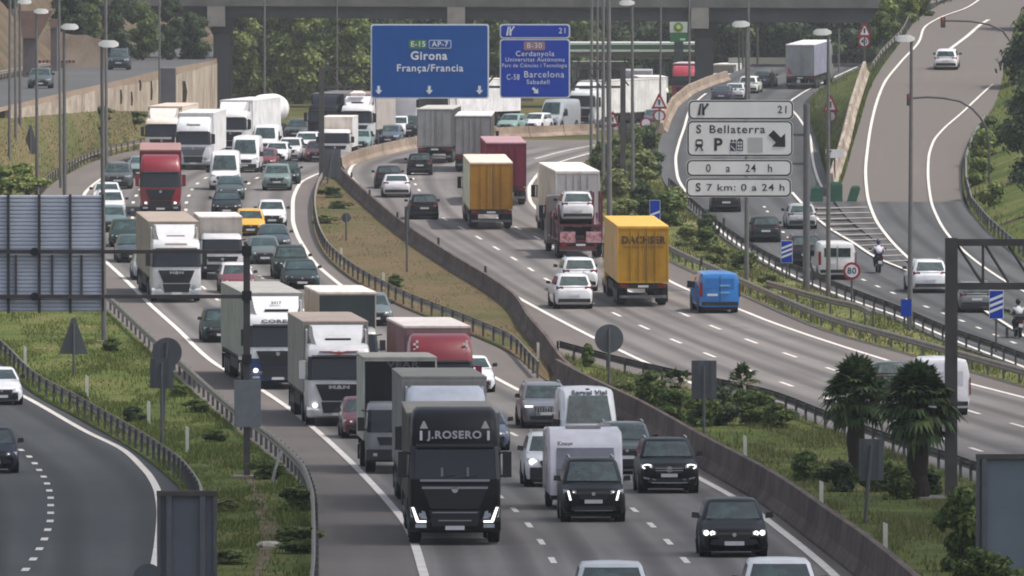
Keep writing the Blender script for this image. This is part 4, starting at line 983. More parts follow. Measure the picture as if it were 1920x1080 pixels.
# ---- delineator posts
_del = MB().loft([[(-.06, -.05, -.1), (.06, -.05, -.1), (.06, .05, -.1), (-.06, .05, -.1)], [(-.06, -.05, .98), (.06, -.05, .92), (.06, .05, .92), (-.06, .05, .98)]]).mesh('delineator')
M_DEL = P('delineator_white', (206, 206, 200), .6, var=.12); M_DELD = P('delineator_dark', (54, 54, 56), .6, var=.2)
for px, py, z, m, lab in ((47, 690, 1, 0, 'white marker post left of the triangular sign back'), (163, 748, 1, 0, 'white marker post below the triangular sign back'), (279, 798, 1, 0, 'white marker post below the round sign back on the green strip'), (351, 850, 1, 0, 'white marker post nearest the bend of the bottom left rail'),
        (1009, 674, .8, 0, 'white marker post at the start of the palm island'), (1105, 744, .8, 0, 'white marker post behind the roof of the white service van'), (1243, 790, 1, 0, 'white marker post before the bushes under the low palms'), (1397, 868, 1, 0, 'white marker post on the barrier below the low palms'), (1540, 962, 1, 0, 'white marker post on the barrier left of the tall palms'), (1660, 1048, 1, 0, 'white marker post on the barrier nearest the bottom edge'),
        (640, 497, 1, 0, 'white marker post in the grass behind the white lorry roof'), (719, 542, .9, 0, 'white marker post above the grey lorry roof'), (1520, 262, 1, 0, 'white marker post at the exit road edge')):
    o = link('marker_post', _del, M_DEL); o.location = gp(px, py); o.scale = (1, 1, z); tag(o, lab, 'marker post', 'white marker posts')
for px, py, lab in ((659, 356, 'farthest dark stub marker on the median barrier'), (693, 390, 'dark stub marker on the median barrier left of the white saloon'), (745, 434, 'dark stub marker on the barrier left of the edge-on sign'), (822, 484, 'dark stub marker on the barrier right of the edge-on sign'), (910, 540, 'dark stub marker on the barrier nearest the barrier bend'), (1315, 522, 'dark stub marker on the rail right of the yellow lorry'), (1357, 446, 'dark stub marker on the service road rail'), (1888, 662, 'dark stub marker at the right end of the service road')):
    o = link('marker_post', _del, M_DELD); o.location = gp(px, py, dz=.75); o.scale = (1.1, 1.1, .42); tag(o, lab, 'marker post', 'dark stub markers')
# green crash cushion at the nose of the ramp
b = gp(1567, 378, 'ramp'); r = empty('crash_cushion', b); tag(r, 'dark green crash cushion bins at the nose between ramp and service road', 'crash cushion')
mg = P('cushion_green', (30, 84, 62), .6, var=.3, scale=2)
for x, h, w, t in ((0, 1.25, .42, 0), (-1.05, 1.0, .26, -.12), (-1.45, .95, .2, .1), (1.0, 1.0, .3, .25)):
    MB().loft([[(x - w, -.3, 0), (x + w, -.3, 0), (x + w, .3, 0), (x - w, .3, 0)], [(x - w + t, -.25, h * .85), (x + w + t, -.25, h * .85), (x + w + t, .25, h * .85), (x - w + t, .25, h * .85)], [(x - w * .7 + t, -.2, h), (x + w * .7 + t, -.2, h), (x + w * .7 + t, .2, h), (x - w * .7 + t, .2, h)]]).build('bin', mg, r)
# ================================================================== VEGETATION
LEAF_D = leafmat('leaves_dark', (34, 48, 34), (56, 74, 46), (88, 104, 62), .3)
LEAF_M = leafmat('leaves_mid', (50, 68, 36), (82, 102, 52), (122, 134, 74), .35)
LEAF_B = leafmat('leaves_bright', (70, 88, 42), (112, 130, 64), (152, 158, 92), .35)
LEAF_P = leafmat('leaves_palm', (32, 50, 30), (56, 78, 44), (96, 110, 62), .25)
LEAF_S = leafmat('leaves_shrub', (72, 90, 50), (112, 124, 72), (152, 152, 104), .35)
GRASS_G = leafmat('grass_green', (66, 84, 38), (96, 112, 52), (126, 126, 74), .35)
GRASS_D = leafmat('grass_dry', (84, 84, 54), (108, 96, 72), (130, 114, 88), .35)
GRASS_M = leafmat('grass_mixed', (72, 86, 44), (100, 106, 60), (132, 124, 86), .35)
M_BARK = P('bark', (70, 58, 48), .95, var=.4, scale=4)
M_STEM = P('green_stem', (84, 88, 50), .8, var=.3, scale=6)

def np_mesh(name, verts, per):
    """mesh of separate faces with `per` corners each"""
    n = len(verts) // per; me = bpy.data.meshes.new(name)
    me.vertices.add(len(verts)); me.vertices.foreach_set('co', np.asarray(verts, dtype=np.float32).ravel())
    me.loops.add(n * per); me.loops.foreach_set('vertex_index', np.arange(n * per, dtype=np.int32))
    me.polygons.add(n); me.polygons.foreach_set('loop_start', np.arange(0, n * per, per, dtype=np.int32)); me.polygons.foreach_set('loop_total', np.full(n, per, dtype=np.int32))
    me.update(calc_edges=True); return me
def leaf_cloud(name, blobs, n, size, seed, flat=.6):
    """n leaf clumps spread through the volume of several ellipsoids (cx, cy, cz, rx, ry, rz)"""
    rg = np.random.default_rng(seed); B = np.array(blobs, float); vol = (B[:, 3] * B[:, 4] * B[:, 5]) ** .67
    pick = rg.choice(len(B), n, p=vol / vol.sum()); d = rg.normal(size=(n, 3)); d /= np.linalg.norm(d, axis=1)[:, None]
    r = rg.uniform(.25, 1.0, n) ** .55 * (1 + .12 * rg.normal(size=n)); c = B[pick, :3] + d * B[pick, 3:] * r[:, None]
    nm = d * 1.1 + rg.normal(size=(n, 3)) * .42 + np.array([0, 0, .35]); nm /= np.linalg.norm(nm, axis=1)[:, None]
    t = np.cross(nm, rg.normal(size=(n, 3))); t /= np.linalg.norm(t, axis=1)[:, None]; b = np.cross(nm, t)
    s = size * rg.uniform(.55, 1.35, n)[:, None]; q = s * flat
    V = np.stack([c - t * s, c - b * q + t * s * .1, c + t * s, c + b * q - t * s * .15], 1).reshape(-1, 3)
    return np_mesh(name, V, 4)
def crown_blobs(rg, R_, H0, H1, k):
    out = []
    for i in range(k):
        t = (i + .5) / k; z = H0 + (H1 - H0) * t; a = rg.uniform(0, 6.28); rr = R_ * (math.sin(math.pi * (.12 + .8 * t)) ** .8) * rg.uniform(.25, .62)
        s = R_ * rg.uniform(.3, .5); out.append((rr * math.cos(a), rr * math.sin(a), z, s, s, s * rg.uniform(.6, .85)))
    return out
_trees = {}
def tree_meshes(kind, v):
    if (kind, v) in _trees: return _trees[(kind, v)]
    rg = random.Random(v * 17 + len(kind)); R_, H0, H1, k, n, sz = dict(broad=(3.8, 1.0, 9.6, 26, 11000, .24), tall=(2.8, .8, 11, 26, 11000, .23), oak=(4.0, 1.2, 9.0, 30, 18000, .22))[kind]
    bl = crown_blobs(rg, R_, H0, H1, k); cm = leaf_cloud('crown', bl, n, sz, v)
    m = MB(); m.tube([(0, 0, -.5), (.1, .05, H0 * .6), (-.05, .1, H0 + 1.5), (.1, 0, H1 * .75)], [.26, .2, .15, .05], 8)
    for i in range(6):
        b = bl[rg.randrange(len(bl))]; m.tube([(0, .05, H0 * .7 + i * .3), (b[0] * .5, b[1] * .5, b[2] * .6 + H0 * .3), (b[0], b[1], b[2])], [.1, .06, .025], 6)
    _trees[(kind, v)] = (cm, m.mesh('trunk', True)); return _trees[(kind, v)]
def tree(kind, v, p, sc, mat, label, group, rz=None, sx=1.0):
    r = empty('tree', p, random.uniform(0, 6.28) if rz is None else rz); tag(r, label, 'tree', group); cm, tm = tree_meshes(kind, v)
    r.scale = (sc * sx, sc * sx, sc); link('crown', cm, mat, r); link('trunk', tm, M_BARK, r); return r
# trees beyond the bridge
GT = 'trees beyond the bridge'
spots = [(452, 'tall', LEAF_B, 1.0, 1015, 'bright green tree right beside the left bridge pier'), (492, 'tall', LEAF_M, .95, 1030, 'mid green tree behind the slim mast right of the left bridge pier'), (528, 'broad', LEAF_D, .9, 1040, 'dark tree in the shade between the bright green ones'), (556, 'tall', LEAF_B, 1.0, 1012, 'bright tall tree in the middle of the grove left of the blue sign'),
         (590, 'broad', LEAF_M, .85, 1024, 'mid green tree behind the gantry post left of the blue sign'), (622, 'broad', LEAF_D, .8, 1040, 'dark tree behind the thin mast and the navy lorry'), (650, 'tall', LEAF_B, .95, 1014, 'bright green tree peeping out left of the big blue sign'), (686, 'broad', LEAF_M, .95, 1030, 'tree mostly hidden by the left edge of the big blue sign'),
         (735, 'broad', LEAF_D, .9, 1040, 'dark tree behind the left half of the big blue sign'), (790, 'broad', LEAF_D, .9, 1050, 'dark tree behind the middle of the big blue sign'), (850, 'broad', LEAF_M, .9, 1050, 'tree behind the right half of the big blue sign'), (925, 'tall', LEAF_M, .9, 1040, 'tree in the gap between the two blue signs'), (985, 'broad', LEAF_D, .9, 1060, 'dark tree behind the narrow blue sign'),
         (1082, 'broad', LEAF_M, 1.0, 1120, 'green tree above the left end of the fuel canopy'), (1130, 'broad', LEAF_D, 1.05, 1125, 'dark tree behind the mast cluster above the fuel canopy'), (1180, 'broad', LEAF_D, 1.0, 1130, 'dark tree above the middle of the fuel canopy'), (1232, 'tall', LEAF_D, 1.0, 1135, 'dark tree left of the fuel price sign'), (1296, 'broad', LEAF_D, 1.0, 1130, 'dark tree right of the fuel price sign'),
         (1362, 'broad', LEAF_D, .95, 1050, 'dark tree right of the right bridge pier'), (1412, 'tall', LEAF_D, 1.0, 1060, 'dark tree behind the thin masts of the exit road'), (1462, 'broad', LEAF_D, 1.0, 1060, 'dark tree behind the pale grey lorry left edge'), (1520, 'broad', LEAF_D, 1.05, 1065, 'dark tree behind the pale grey exit lorry'), (1580, 'broad', LEAF_D, 1.0, 1070, 'dark tree at the right end of the bridge shade'), (1640, 'tall', LEAF_D, .9, 1050, 'dark tree at the bridge end above the ramp bank')]
for i, (px, k, mt, sc, y, lab) in enumerate(spots):
    p = at_y(px, 200, y); p.z = g0(y) - .2 + (3 if px > 1330 else 0); tree(k, i % 3, p, sc * (1.12 if k == 'broad' else 1.0), mt, lab, GT)
for px, y, z, k, mt, sc, lab in ((20, 900, 13, 'broad', LEAF_D, .7, 'dark tree in the top left corner'), (130, 915, 8.5, 'broad', LEAF_D, .62, 'dark round tree overhanging the pale rock wall'), (172, 930, 10, 'tall', LEAF_M, .5, 'small tree at the right end of the pale rock wall'), (225, 960, 8, 'broad', LEAF_D, .6, 'dark tree above the bend of the upper left ramp'), (268, 965, 8, 'broad', LEAF_M, .55, 'mid green tree above the bend of the upper left ramp'), (318, 970, 8, 'tall', LEAF_D, .55, 'dark tree left of the bridge pier head'), (362, 975, 7, 'broad', LEAF_D, .55, 'dark tree touching the left bridge pier head')):
    p = at_y(px, 100, y); p.z = z - 1.6; tree(k, (px // 7) % 3, p, sc, mt, lab, GT)
# far wood closing the view
rg = random.Random(5); bl = []
for i in range(90):
    x = -95 + 215 * i / 89; bl.append((x, 1165 + rg.uniform(-15, 25), rg.uniform(2, 12), 5, 5, 6))
o = link('far_wood', leaf_cloud('far_wood', bl, 26000, .8, 3), LEAF_D); tag(o, kind='stuff')
# trees right of the ramp
GTR = 'dark trees right of the ramp'
for i, (px, py, y, sc, lab) in enumerate(((1985, 120, 815, 1.1, 'dark oak at the top right corner'), (1972, 240, 740, 1.05, 'dark oak beside the signal arm at the right edge'), (1950, 330, 690, .78, 'dark oak in the middle of the right edge'), (1985, 400, 640, .95, 'lower dark oak above the bend of the right rail'), (1990, 470, 600, .7, 'lowest dark oak at the right edge'))):
    p = at_y(px, py, y); tree('oak', i % 2, p, sc, LEAF_D, lab, GTR)

# shrubs
_shr = [leaf_cloud('foliage', crown_blobs(random.Random(40 + v), .95, .1, 1.5, 11), 3400, .085, 50 + v) for v in range(3)]
_stem = MB().tube([(0, 0, -.1), (.03, 0, .8)], [.05, .02], 6).mesh('stem')
def shrub(px, py, sc, mat, label, surf='base', sz=1.0, grp='shrubs on the verges'):
    r = empty('shrub', gp(px, py, surf), random.uniform(0, 6.28)); r.scale = (sc, sc, sc * sz); tag(r, label, 'shrub', grp)
    link('foliage', _shr[random.randrange(3)], mat, r); link('stem', _stem, M_BARK, r)
for px, py, sc, mt, sz, lab in ((1135, 335, 1.7, LEAF_M, 1, 'shrub at the foot of the mast cluster'), (1165, 318, 1.6, LEAF_S, 1, 'pale shrub right of the mast cluster foot'), (1195, 300, 1.7, LEAF_M, 1, 'shrub below the dark sign back and triangle'), (1222, 288, 1.4, LEAF_D, 1, 'dark shrub at the tan barrier end'),
        (1160, 372, 1.6, LEAF_S, .8, 'shrub above the cream lorry tail'), (1200, 350, 1.8, LEAF_S, .9, 'shrub behind the street lamp foot right of the masts'), (1222, 335, 1.5, LEAF_D, .9, 'dark shrub left of the service road edge line'), (1175, 425, 1.6, LEAF_S, .7, 'dry shrub left of the one bar blue sign'), (1212, 415, 1.7, LEAF_D, .9, 'dark shrub around the one bar blue sign'),
        (1255, 425, 1.7, LEAF_M, .8, 'shrub right of the one bar blue sign'), (1262, 398, 1.5, LEAF_S, .7, 'pale shrub under the service road rail end'), (1285, 462, 1.4, LEAF_S, .6, 'shrub above the yellow lorry roof corner'), (1318, 470, 1.3, LEAF_M, .7, 'shrub left of the lamp behind the services sign'), (1345, 495, 1.2, LEAF_S, .6, 'pale shrub between the two rails right of the blue van'), (1390, 506, 1.2, LEAF_M, .6, 'shrub at the foot of the lamp behind the services sign'), (1330, 440, 1.2, LEAF_D, .7, 'dark shrub on the service road rail'),
        (1440, 541, .9, LEAF_S, .6, 'low shrub left of the three bar blue sign foot'),
        (1175, 762, .9, LEAF_S, .8, 'pale shrub behind the white service van'), (1100, 690, .5, LEAF_M, 1.4, 'upright shrub left of the big round sign back'), (1225, 768, 1.17, LEAF_M, .9, 'shrub left of the low palms'), (1262, 796, 1.17, LEAF_M, .8, 'dark shrub below the left low palm'), (1312, 802, 1.07, LEAF_M, .8, 'dark shrub under the grey sign back'), (1352, 800, 1.17, LEAF_D, .9, 'dark shrub below the right low palm'), (1418, 800, 1.17, LEAF_M, .8, 'dark shrub right of the right low palm'), (1462, 806, 0.99, LEAF_M, .7, 'dark shrub against the dark rail'),
        (1520, 905, 0.86, LEAF_M, .8, 'dark shrub left of the tall palm trunks'), (1568, 925, 0.86, LEAF_D, .8, 'dark shrub at the left tall palm foot'), (1640, 925, 0.94, LEAF_M, .9, 'shrub between the two tall palms'), (1680, 940, 0.86, LEAF_M, .8, 'dark shrub left of the gantry footing'), (1735, 930, .8, LEAF_D, .7, 'small dark shrub at the right tall palm foot'), (1800, 1075, 1.0, LEAF_M, 1.4, 'tall shrub left of the big slate sign back'), (1835, 1125, .9, LEAF_M, .9, 'shrub in front of the big slate sign back'), (1868, 1130, .9, LEAF_M, .8, 'shrub at the bottom right corner'),
        (618, 372, 1.3, LEAF_M, .4, 'shrub below the grey sign back in the dry median'), (612, 420, 1.3, LEAF_S, .3, 'shrub against the median rail'), (640, 392, 1.2, LEAF_M, .3, 'low shrub at the top of the dry median'), (745, 540, .8, LEAF_M, .6, 'low shrub at the foot of the edge-on sign'),
        (215, 660, .9, LEAF_M, .5, 'shrub beside the left street lamp foot'), (330, 745, .8, LEAF_M, .45, 'low shrub right of the round sign back'), (365, 775, .9, LEAF_M, .4, 'shrub below the left carriageway rail'), (405, 830, .8, LEAF_M, .4, 'low shrub left of the gantry post'), (500, 900, 1.0, LEAF_M, .45, 'low shrub right of the gantry post'), (548, 960, 1.1, LEAF_M, .5, 'low shrub near the curve of the carriageway rail'), (420, 960, .8, LEAF_S, .35, 'shrub right of the slate sign panel'), (562, 1040, 1.0, LEAF_M, .5, 'shrub at the bottom of the green strip by the rail'), (440, 1060, .8, LEAF_S, .35, 'shrub at the bottom edge right of the slate sign panel'),
        (255, 792, .7, LEAF_D, .6, 'low dark shrub on the inner side of the bottom left rail'), (150, 757, .6, LEAF_M, .6, 'low shrub beside the bottom left rail near the white saloon')):
    shrub(px, py, sc * .92, mt, lab, 'base', sz)
_lowl = polyline([gp(a, b) for a, b in ((560, 246), (400, 261), (272, 277), (192, 295), (127, 324), (89, 348), (58, 372), (0, 402), (-90, 440))], 60); _wl = polyline(wall_bot, 60)
for u, t, sc, mt, lab in ((.88, .93, 1.6, LEAF_B, 'bright yellow green shrub at the left edge above the sign panel'), (.80, .93, 1.4, LEAF_B, 'bright yellow green shrub right of the dark pointed sign back'), (.50, .25, 1.3, LEAF_M, 'shrub on the grass slope below the retaining wall'), (.60, .4, 1.1, LEAF_S, 'pale shrub in the middle of the grass slope at the left'), (.40, .12, 1.3, LEAF_M, 'shrub at the foot of the retaining wall'), (.66, .14, 1.2, LEAF_M, 'shrub below the left end of the retaining wall')):
    k = int(u * 59); p = _wl[k].lerp(_lowl[k], t)
    r = empty('shrub', p, u * 6); r.scale = (sc * 1.3, sc * 1.3, sc * (.9 if t > .8 else .5)); tag(r, lab, 'shrub', 'shrubs on the verges'); link('foliage', _shr[int(u * 100) % 3], mt, r); link('stem', _stem, M_BARK, r)
for px, py, sc, mt, lab in ((1845, 300, 1.5, LEAF_B, 'bright shrub right of the ramp below the signal arm'), (1838, 345, 1.3, LEAF_B, 'bright shrub above the bend of the right rail'), (1862, 265, 1.3, LEAF_M, 'shrub at the foot of the oaks right of the ramp'), (1862, 390, 1.2, LEAF_B, 'bright shrub behind the curve of the right rail'),
        (1700, 30, 1.6, LEAF_B, 'bright shrub at the top of the ramp bank by the rail'), (1672, 42, 1.6, LEAF_B, 'bright yellow green shrub at the bridge end'), (1650, 62, 1.3, LEAF_M, 'shrub above the round sign at the ramp bank'), (1735, 18, 1.4, LEAF_M, 'shrub highest on the ramp bank')):
    shrub(px, py + 12, sc, mt, lab, 'ramp')

# fan palms
def fan(m, o, d, size, rg, n=11, droop=.35):
    """one fan leaf: a stalk and a fan of narrow blades"""
    o, d = Vector(o), Vector(d).normalized(); side = d.cross(Vector((0, 0, 1))); side = side.normalized() if side.length > .05 else Vector((1, 0, 0)); up = side.cross(d)
    tip = o + d * size * .55 - Vector((0, 0, droop * size * .12)); w = .014
    m.add([o - side * w, o + side * w, tip + side * w, tip - side * w], [(0, 1, 2, 3)])
    for i in range(n):
        a = R(-78 + 156 * i / (n - 1)); e = (d * math.cos(a) + side * math.sin(a)).normalized(); L = size * .5 * (1 - .15 * abs(math.sin(a))) * rg.uniform(.75, 1.15)
        p = tip + e * L * .55 + up * .04 * size; q = tip + e * L - Vector((0, 0, droop * L * rg.uniform(.5, 1.0))); b = e.cross(up).normalized() * .05 * size / .8
        m.add([tip, p + b, q, p - b], [(0, 1, 2, 3)])
def palm(px, py, th, cr, label, nf=60, trunk=.24, flowers=0, seed=0):
    rg = random.Random(seed); b = gp(px, py); r = empty('palm', b); tag(r, label, 'palm', 'fan palms on the island')
    m = MB(); zz = [0, th * .15, th * .3, th * .5, th * .7, th * .9, th + .15]
    m.tube([(rg.uniform(-.03, .03), 0, z - .15) for z in zz], [trunk * (1.15 if i % 2 else .98) for i in range(len(zz))], 12); m.build('trunk', P('palm_trunk', (50, 42, 36), .95, var=.45, scale=7), r)
    m = MB()
    for i in range(nf):
        t = (i + .5) / nf; el = R(rg.uniform(-52, 88) if i % 3 else rg.uniform(10, 88)); a = rg.uniform(0, 6.283); t = .5 - el / 3.2; d = (math.cos(a) * math.cos(el), math.sin(a) * math.cos(el), math.sin(el))
        fan(m, (d[0] * .08, d[1] * .08, th + .1 - .25 * t), d, cr * rg.uniform(.62, 1.2), rg, 10, droop=.12 + .6 * max(0, t))
    m.build('fronds', LEAF_P, r, fix=False)
    m = MB()
    for i in range(26):
        a = i * 2.4; d = (math.cos(a) * .55, math.sin(a) * .55, -rg.uniform(.5, 1.0)); fan(m, (0, 0, th - .1), d, cr * .62, rg, 7, .3)
    m.build('dead_fronds', leafmat('dead_fronds_%d' % seed, (50, 42, 30), (84, 68, 46), (116, 98, 70), .1), r, fix=False)
    for i in range(flowers):
        a = rg.uniform(0, 6.28); x, y = math.cos(a) * cr * rg.uniform(.25, .75), math.sin(a) * cr * .5 - .3; z = th + rg.uniform(-.3, .5) * cr
        f = MB(); f.tube([(x * .3, y * .3, th), (x, y, z)], [.02, .012], 5); 
        for q in range(7): ball_ = [(x + rg.uniform(-.07, .07), y + rg.uniform(-.07, .07), z + rg.uniform(-.1, .12))][0]; f.disc(ball_, .045, 'y', 6, .05)
        f.build('flower_head', P('flower_cream', (214, 200, 182), .8, var=.2, scale=9), r)
palm(1605, 897, 2.8, 1.15, 'left of the two tall fan palms, standing clear of the gantry post', 230, .27, 0, 1)
palm(1722, 938, 3.0, 1.22, 'right of the two tall fan palms, beside the gantry post', 250, .3, 0, 2)
palm(1268, 782, 1.25, .78, 'left low fan palm with cream flower heads, left of the grey sign back', 48, .2, 9, 3)
palm(1392, 778, 1.2, .78, 'right low fan palm with cream flower heads, right of the grey sign back', 48, .2, 6, 4)

# bare soil, a pale stone and a bent rail end in the green strip
f1 = edge((452, 885), (470, 920), (478, 960), (488, 1000), (480, 1060), (470, 1100)); f2 = edge((466, 885), (492, 920), (500, 950), (522, 990), (508, 1050), (476, 1100))
sheet('bare_soil', f1, f2, 886, 1098, earth('bare_soil', [(70, 76, 44), (112, 100, 82), (128, 116, 98)], .9), .05, n=4)
m = MB(); rings = []; rq = random.Random(4)
for i in range(1, 7):
    t = math.pi * i / 7; rings.append([(math.sin(t) * math.cos(j * .7) * .42 * rq.uniform(.8, 1.1), math.sin(t) * math.sin(j * .7) * .3 * rq.uniform(.8, 1.1), .17 * math.cos(t)) for j in range(9)])
o = m.loft(rings).build('stone', P('pale_stone', (176, 170, 160), .9, var=.3, scale=5)); o.location = gp(505, 1028, dz=.04); tag(o, 'pale stone lying in the green strip near the bottom', 'stone')
a, b = gp(508, 912), gp(508, 912) + Vector((.3, 0, 1.15))
o = MB().tube([Vector((0, 0, -.05)), Vector((.14, -.02, .55)), Vector((.34, 0, 1.15))], .05, 6).build('bent_rail_end', P('pale_steel', (170, 168, 164), .5, .2, var=.2)); o.location = a; tag(o, 'pale slanting rail end sticking up beside the guardrail in the green strip', 'rail end')

# grass as scattered blades
def blades(name, fl, fr, y0, y1, per_m2, h, w, mat, surf='base', seed=0, cap=60000, clump=.6):
    rg = np.random.default_rng(seed); ys = np.arange(y0, y1, 2.0); wt = []
    for py in ys:
        a, b = gp(fl(py), py, surf), gp(fr(py), py, surf); c = gp(fl(py), py + 2, surf); wt.append(max(0, b.x - a.x) * abs(c.y - a.y))
    wt = np.array(wt); n = int(min(cap, wt.sum() * per_m2)); rows_ = rg.choice(len(ys), n, p=wt / wt.sum()); V = np.zeros((n, 3, 3))
    for i, k in enumerate(rows_):
        py = ys[k] + rg.uniform(0, 2); a, b = fl(py), fr(py); p = gp(a + (b - a) * rg.uniform(0.01, .99), py, surf)
        nz = math.sin(p.x * .9 + seed) * math.sin(p.y * .13 + 2) + .6 * math.sin(p.x * 2.3 + 1) * math.sin(p.y * .37 + seed)
        if nz < -.15 and rg.uniform() < .8: p.z -= 5
        s = .5 + clump * (math.sin(p.x * 1.7 + seed) * math.sin(p.y * .21 + 1) + 1) * .8; hh = h * s * rg.uniform(.5, 1.3); ang = rg.uniform(0, 3.14); lean = rg.uniform(-.35, .35, 2) * hh
        dx, dy = math.cos(ang) * w, math.sin(ang) * w
        V[i] = ((p.x - dx, p.y - dy, p.z), (p.x + dx, p.y + dy, p.z), (p.x + lean[0], p.y + lean[1], p.z + hh))
    o = link(name, np_mesh(name, V.reshape(-1, 3), 3), mat); tag(o, kind='stuff'); return o
blades('grass', V_PAVE, L_PAVE, 640, 1120, 34, .17, .03, GRASS_G, seed=1, cap=60000)
blades('grass', edge((-200, 585), (-60, 640), (0, 680)), edge((180, 565), (205, 588), (285, 662), (320, 705)), 588, 702, 16, .16, .035, GRASS_G, seed=2, cap=18000)
blades('grass', R_PAVE, edge((640, 320), (645, 342), (700, 394), (760, 444), (850, 505), (926, 552), (968, 585), (990, 620), (1022, 660), (1030, 716)), 345, 700, 4, .11, .03, GRASS_D, seed=3, cap=5000)
blades('grass', R_PAVE, edge((640, 320), (645, 342), (700, 394), (760, 444), (850, 505), (926, 552), (968, 585), (990, 620), (1022, 660), (1030, 716)), 345, 700, 5, .11, .03, GRASS_G, seed=8, cap=6000)
blades('grass', edge((1026, 666), (1064, 718), (1164, 768), (1284, 836), (1364, 892), (1464, 950), (1566, 1030), (1632, 1080), (1800, 1250)), edge((1045, 664), (1160, 696), (1300, 728), (1440, 759), (1540, 799), (1680, 852), (1790, 890), (1920, 940), (2300, 1100)), 668, 1110, 30, .2, .03, GRASS_M, seed=4, cap=52000)
blades('grass', W_PAVE, edge((1232, 292), (1236, 330), (1262, 366), (1305, 407), (1360, 452), (1440, 502), (1540, 547), (1600, 572), (1690, 607), (1770, 642), (1860, 675), (1920, 698), (2150, 789)), 296, 760, 14, .24, .04, GRASS_M, seed=5, cap=26000)
def bank_blades(A, B, n, h, w, mat, seed):
    rg = np.random.default_rng(seed); a, b = polyline(A, 80), polyline(B, 80); V = np.zeros((n, 3, 3))
    for i in range(n):
        k = rg.integers(0, 79); u, t = rg.uniform(), rg.uniform(); p = a[k].lerp(a[k + 1], u).lerp(b[k].lerp(b[k + 1], u), t); hh = h * rg.uniform(.4, 1.4); ang = rg.uniform(0, 3.14); dx, dy = math.cos(ang) * w, math.sin(ang) * w; q = rg.uniform(-.3, .3) * hh
        V[i] = ((p.x - dx, p.y - dy, p.z - .03), (p.x + dx, p.y + dy, p.z - .03), (p.x + q, p.y, p.z + hh))
    o = link('grass', np_mesh('grass', V.reshape(-1, 3), 3), mat); tag(o, kind='stuff')
_low = [gp(a, b) for a, b in ((560, 246), (400, 261), (272, 277), (192, 295), (127, 324), (89, 348), (58, 372), (0, 402), (-90, 440))]
bank_blades(list(wall_bot), _low, 12000, .12, .04, GRASS_M, 6)
bank_blades([gp(P_LEFT(py), py, 'ramp') for py in ys_b], [gp(a, b, 'exit') for a, b in exl], 14000, .4, .06, GRASS_G, 7)
_A = [gp(P_RIGHT(py), py, 'ramp', -0.02) for py in [-20, 30, 90, 150, 200, 250, 300, 350, 400, 450, 500, 560, 640]]
bank_blades(_A, [p + Vector((26, 2, 7)) for p in _A], 24000, .4, .06, GRASS_G, 9)
# ================================================================== VEHICLES
# every vehicle is modelled with its front at y = 0 and its tail at y = L (x to the right seen from the front, z up)
def half_ring(pts, y):
    """mirror a half section [(x, z)...] from the top centre line round to the bottom centre line"""
    return [(x, y, z) for x, z in pts] + [(-x, y, z) for x, z in reversed(pts) if abs(x) > 1e-6]
_tyre = {}
def wheel_mesh(r, w):
    k = (r, w)
    if k not in _tyre:
        t = MB(); n = 24
        prof = [(-w / 2, r * .62), (-w / 2, r * .93), (-w * .36, r), (w * .36, r), (w / 2, r * .93), (w / 2, r * .62)]
        t.loft([[(x, q * math.cos(2 * math.pi * i / n), q * math.sin(2 * math.pi * i / n)) for i in range(n)] for x, q in prof])
        m = MB()
        for sx in (-1, 1):
            pass
        e = w / 2; m.loft([[(x, q * math.cos(2 * math.pi * i / 20), q * math.sin(2 * math.pi * i / 20)) for i in range(20)] for x, q in ((-e - .03, r * .16), (-e - .015, r * .2), (-e - .002, r * .5), (-e - .014, r * .6), (e + .014, r * .6), (e + .002, r * .5), (e + .015, r * .2), (e + .03, r * .16))])
        _tyre[k] = (t.mesh('tyre', True), m.mesh('rim', True))
    return _tyre[k]

class Kit:
    """meshes of one kind of vehicle, built once; put() makes a vehicle of its own with its own parts and colours"""
    def __init__(s, L, W, H): s.L, s.W, s.H, s.parts = L, W, H, []
    def part(s, name, mb, mat, smooth=False, parent=None):
        s.parts.append((name, mb.mesh(name, smooth), mat, parent)); return len(s.parts) - 1
    def wheel(s, x, y, r, w, rim=M_RIM):
        t, m = wheel_mesh(r, w); s.parts.append(('wheel', t, M_RUBBER, None, (x, y, r))); s.parts.append(('rim', m, rim, len(s.parts) - 1, (0, 0, 0)))
    def put(s, name, loc, rz, mats, skip=()):
        root = empty(name, loc, rz); made = []
        for p in s.parts:
            m = p[2]
            if p[0] in skip: made.append(None); continue
            if isinstance(m, str): m = mats.get(m) or mats['body']
            o = link(p[0], p[1], m, made[p[3]] if p[3] is not None else root)
            if len(p) > 4: o.location = p[4]
            made.append(o)
        return root

def quadpatch(m, a, b, c, d, off, nx=1, nz=1, thick=0.012):
    """thin plate over the quadrilateral a b c d, pushed outward along its normal"""
    a, b, c, d = map(Vector, (a, b, c, d)); n = (b - a).cross(d - a).normalized() * off
    t = (b - a).cross(d - a).normalized() * thick
    m.hexa([a + n, b + n, c + n, d + n, a + n + t, b + n + t, c + n + t, d + n + t])

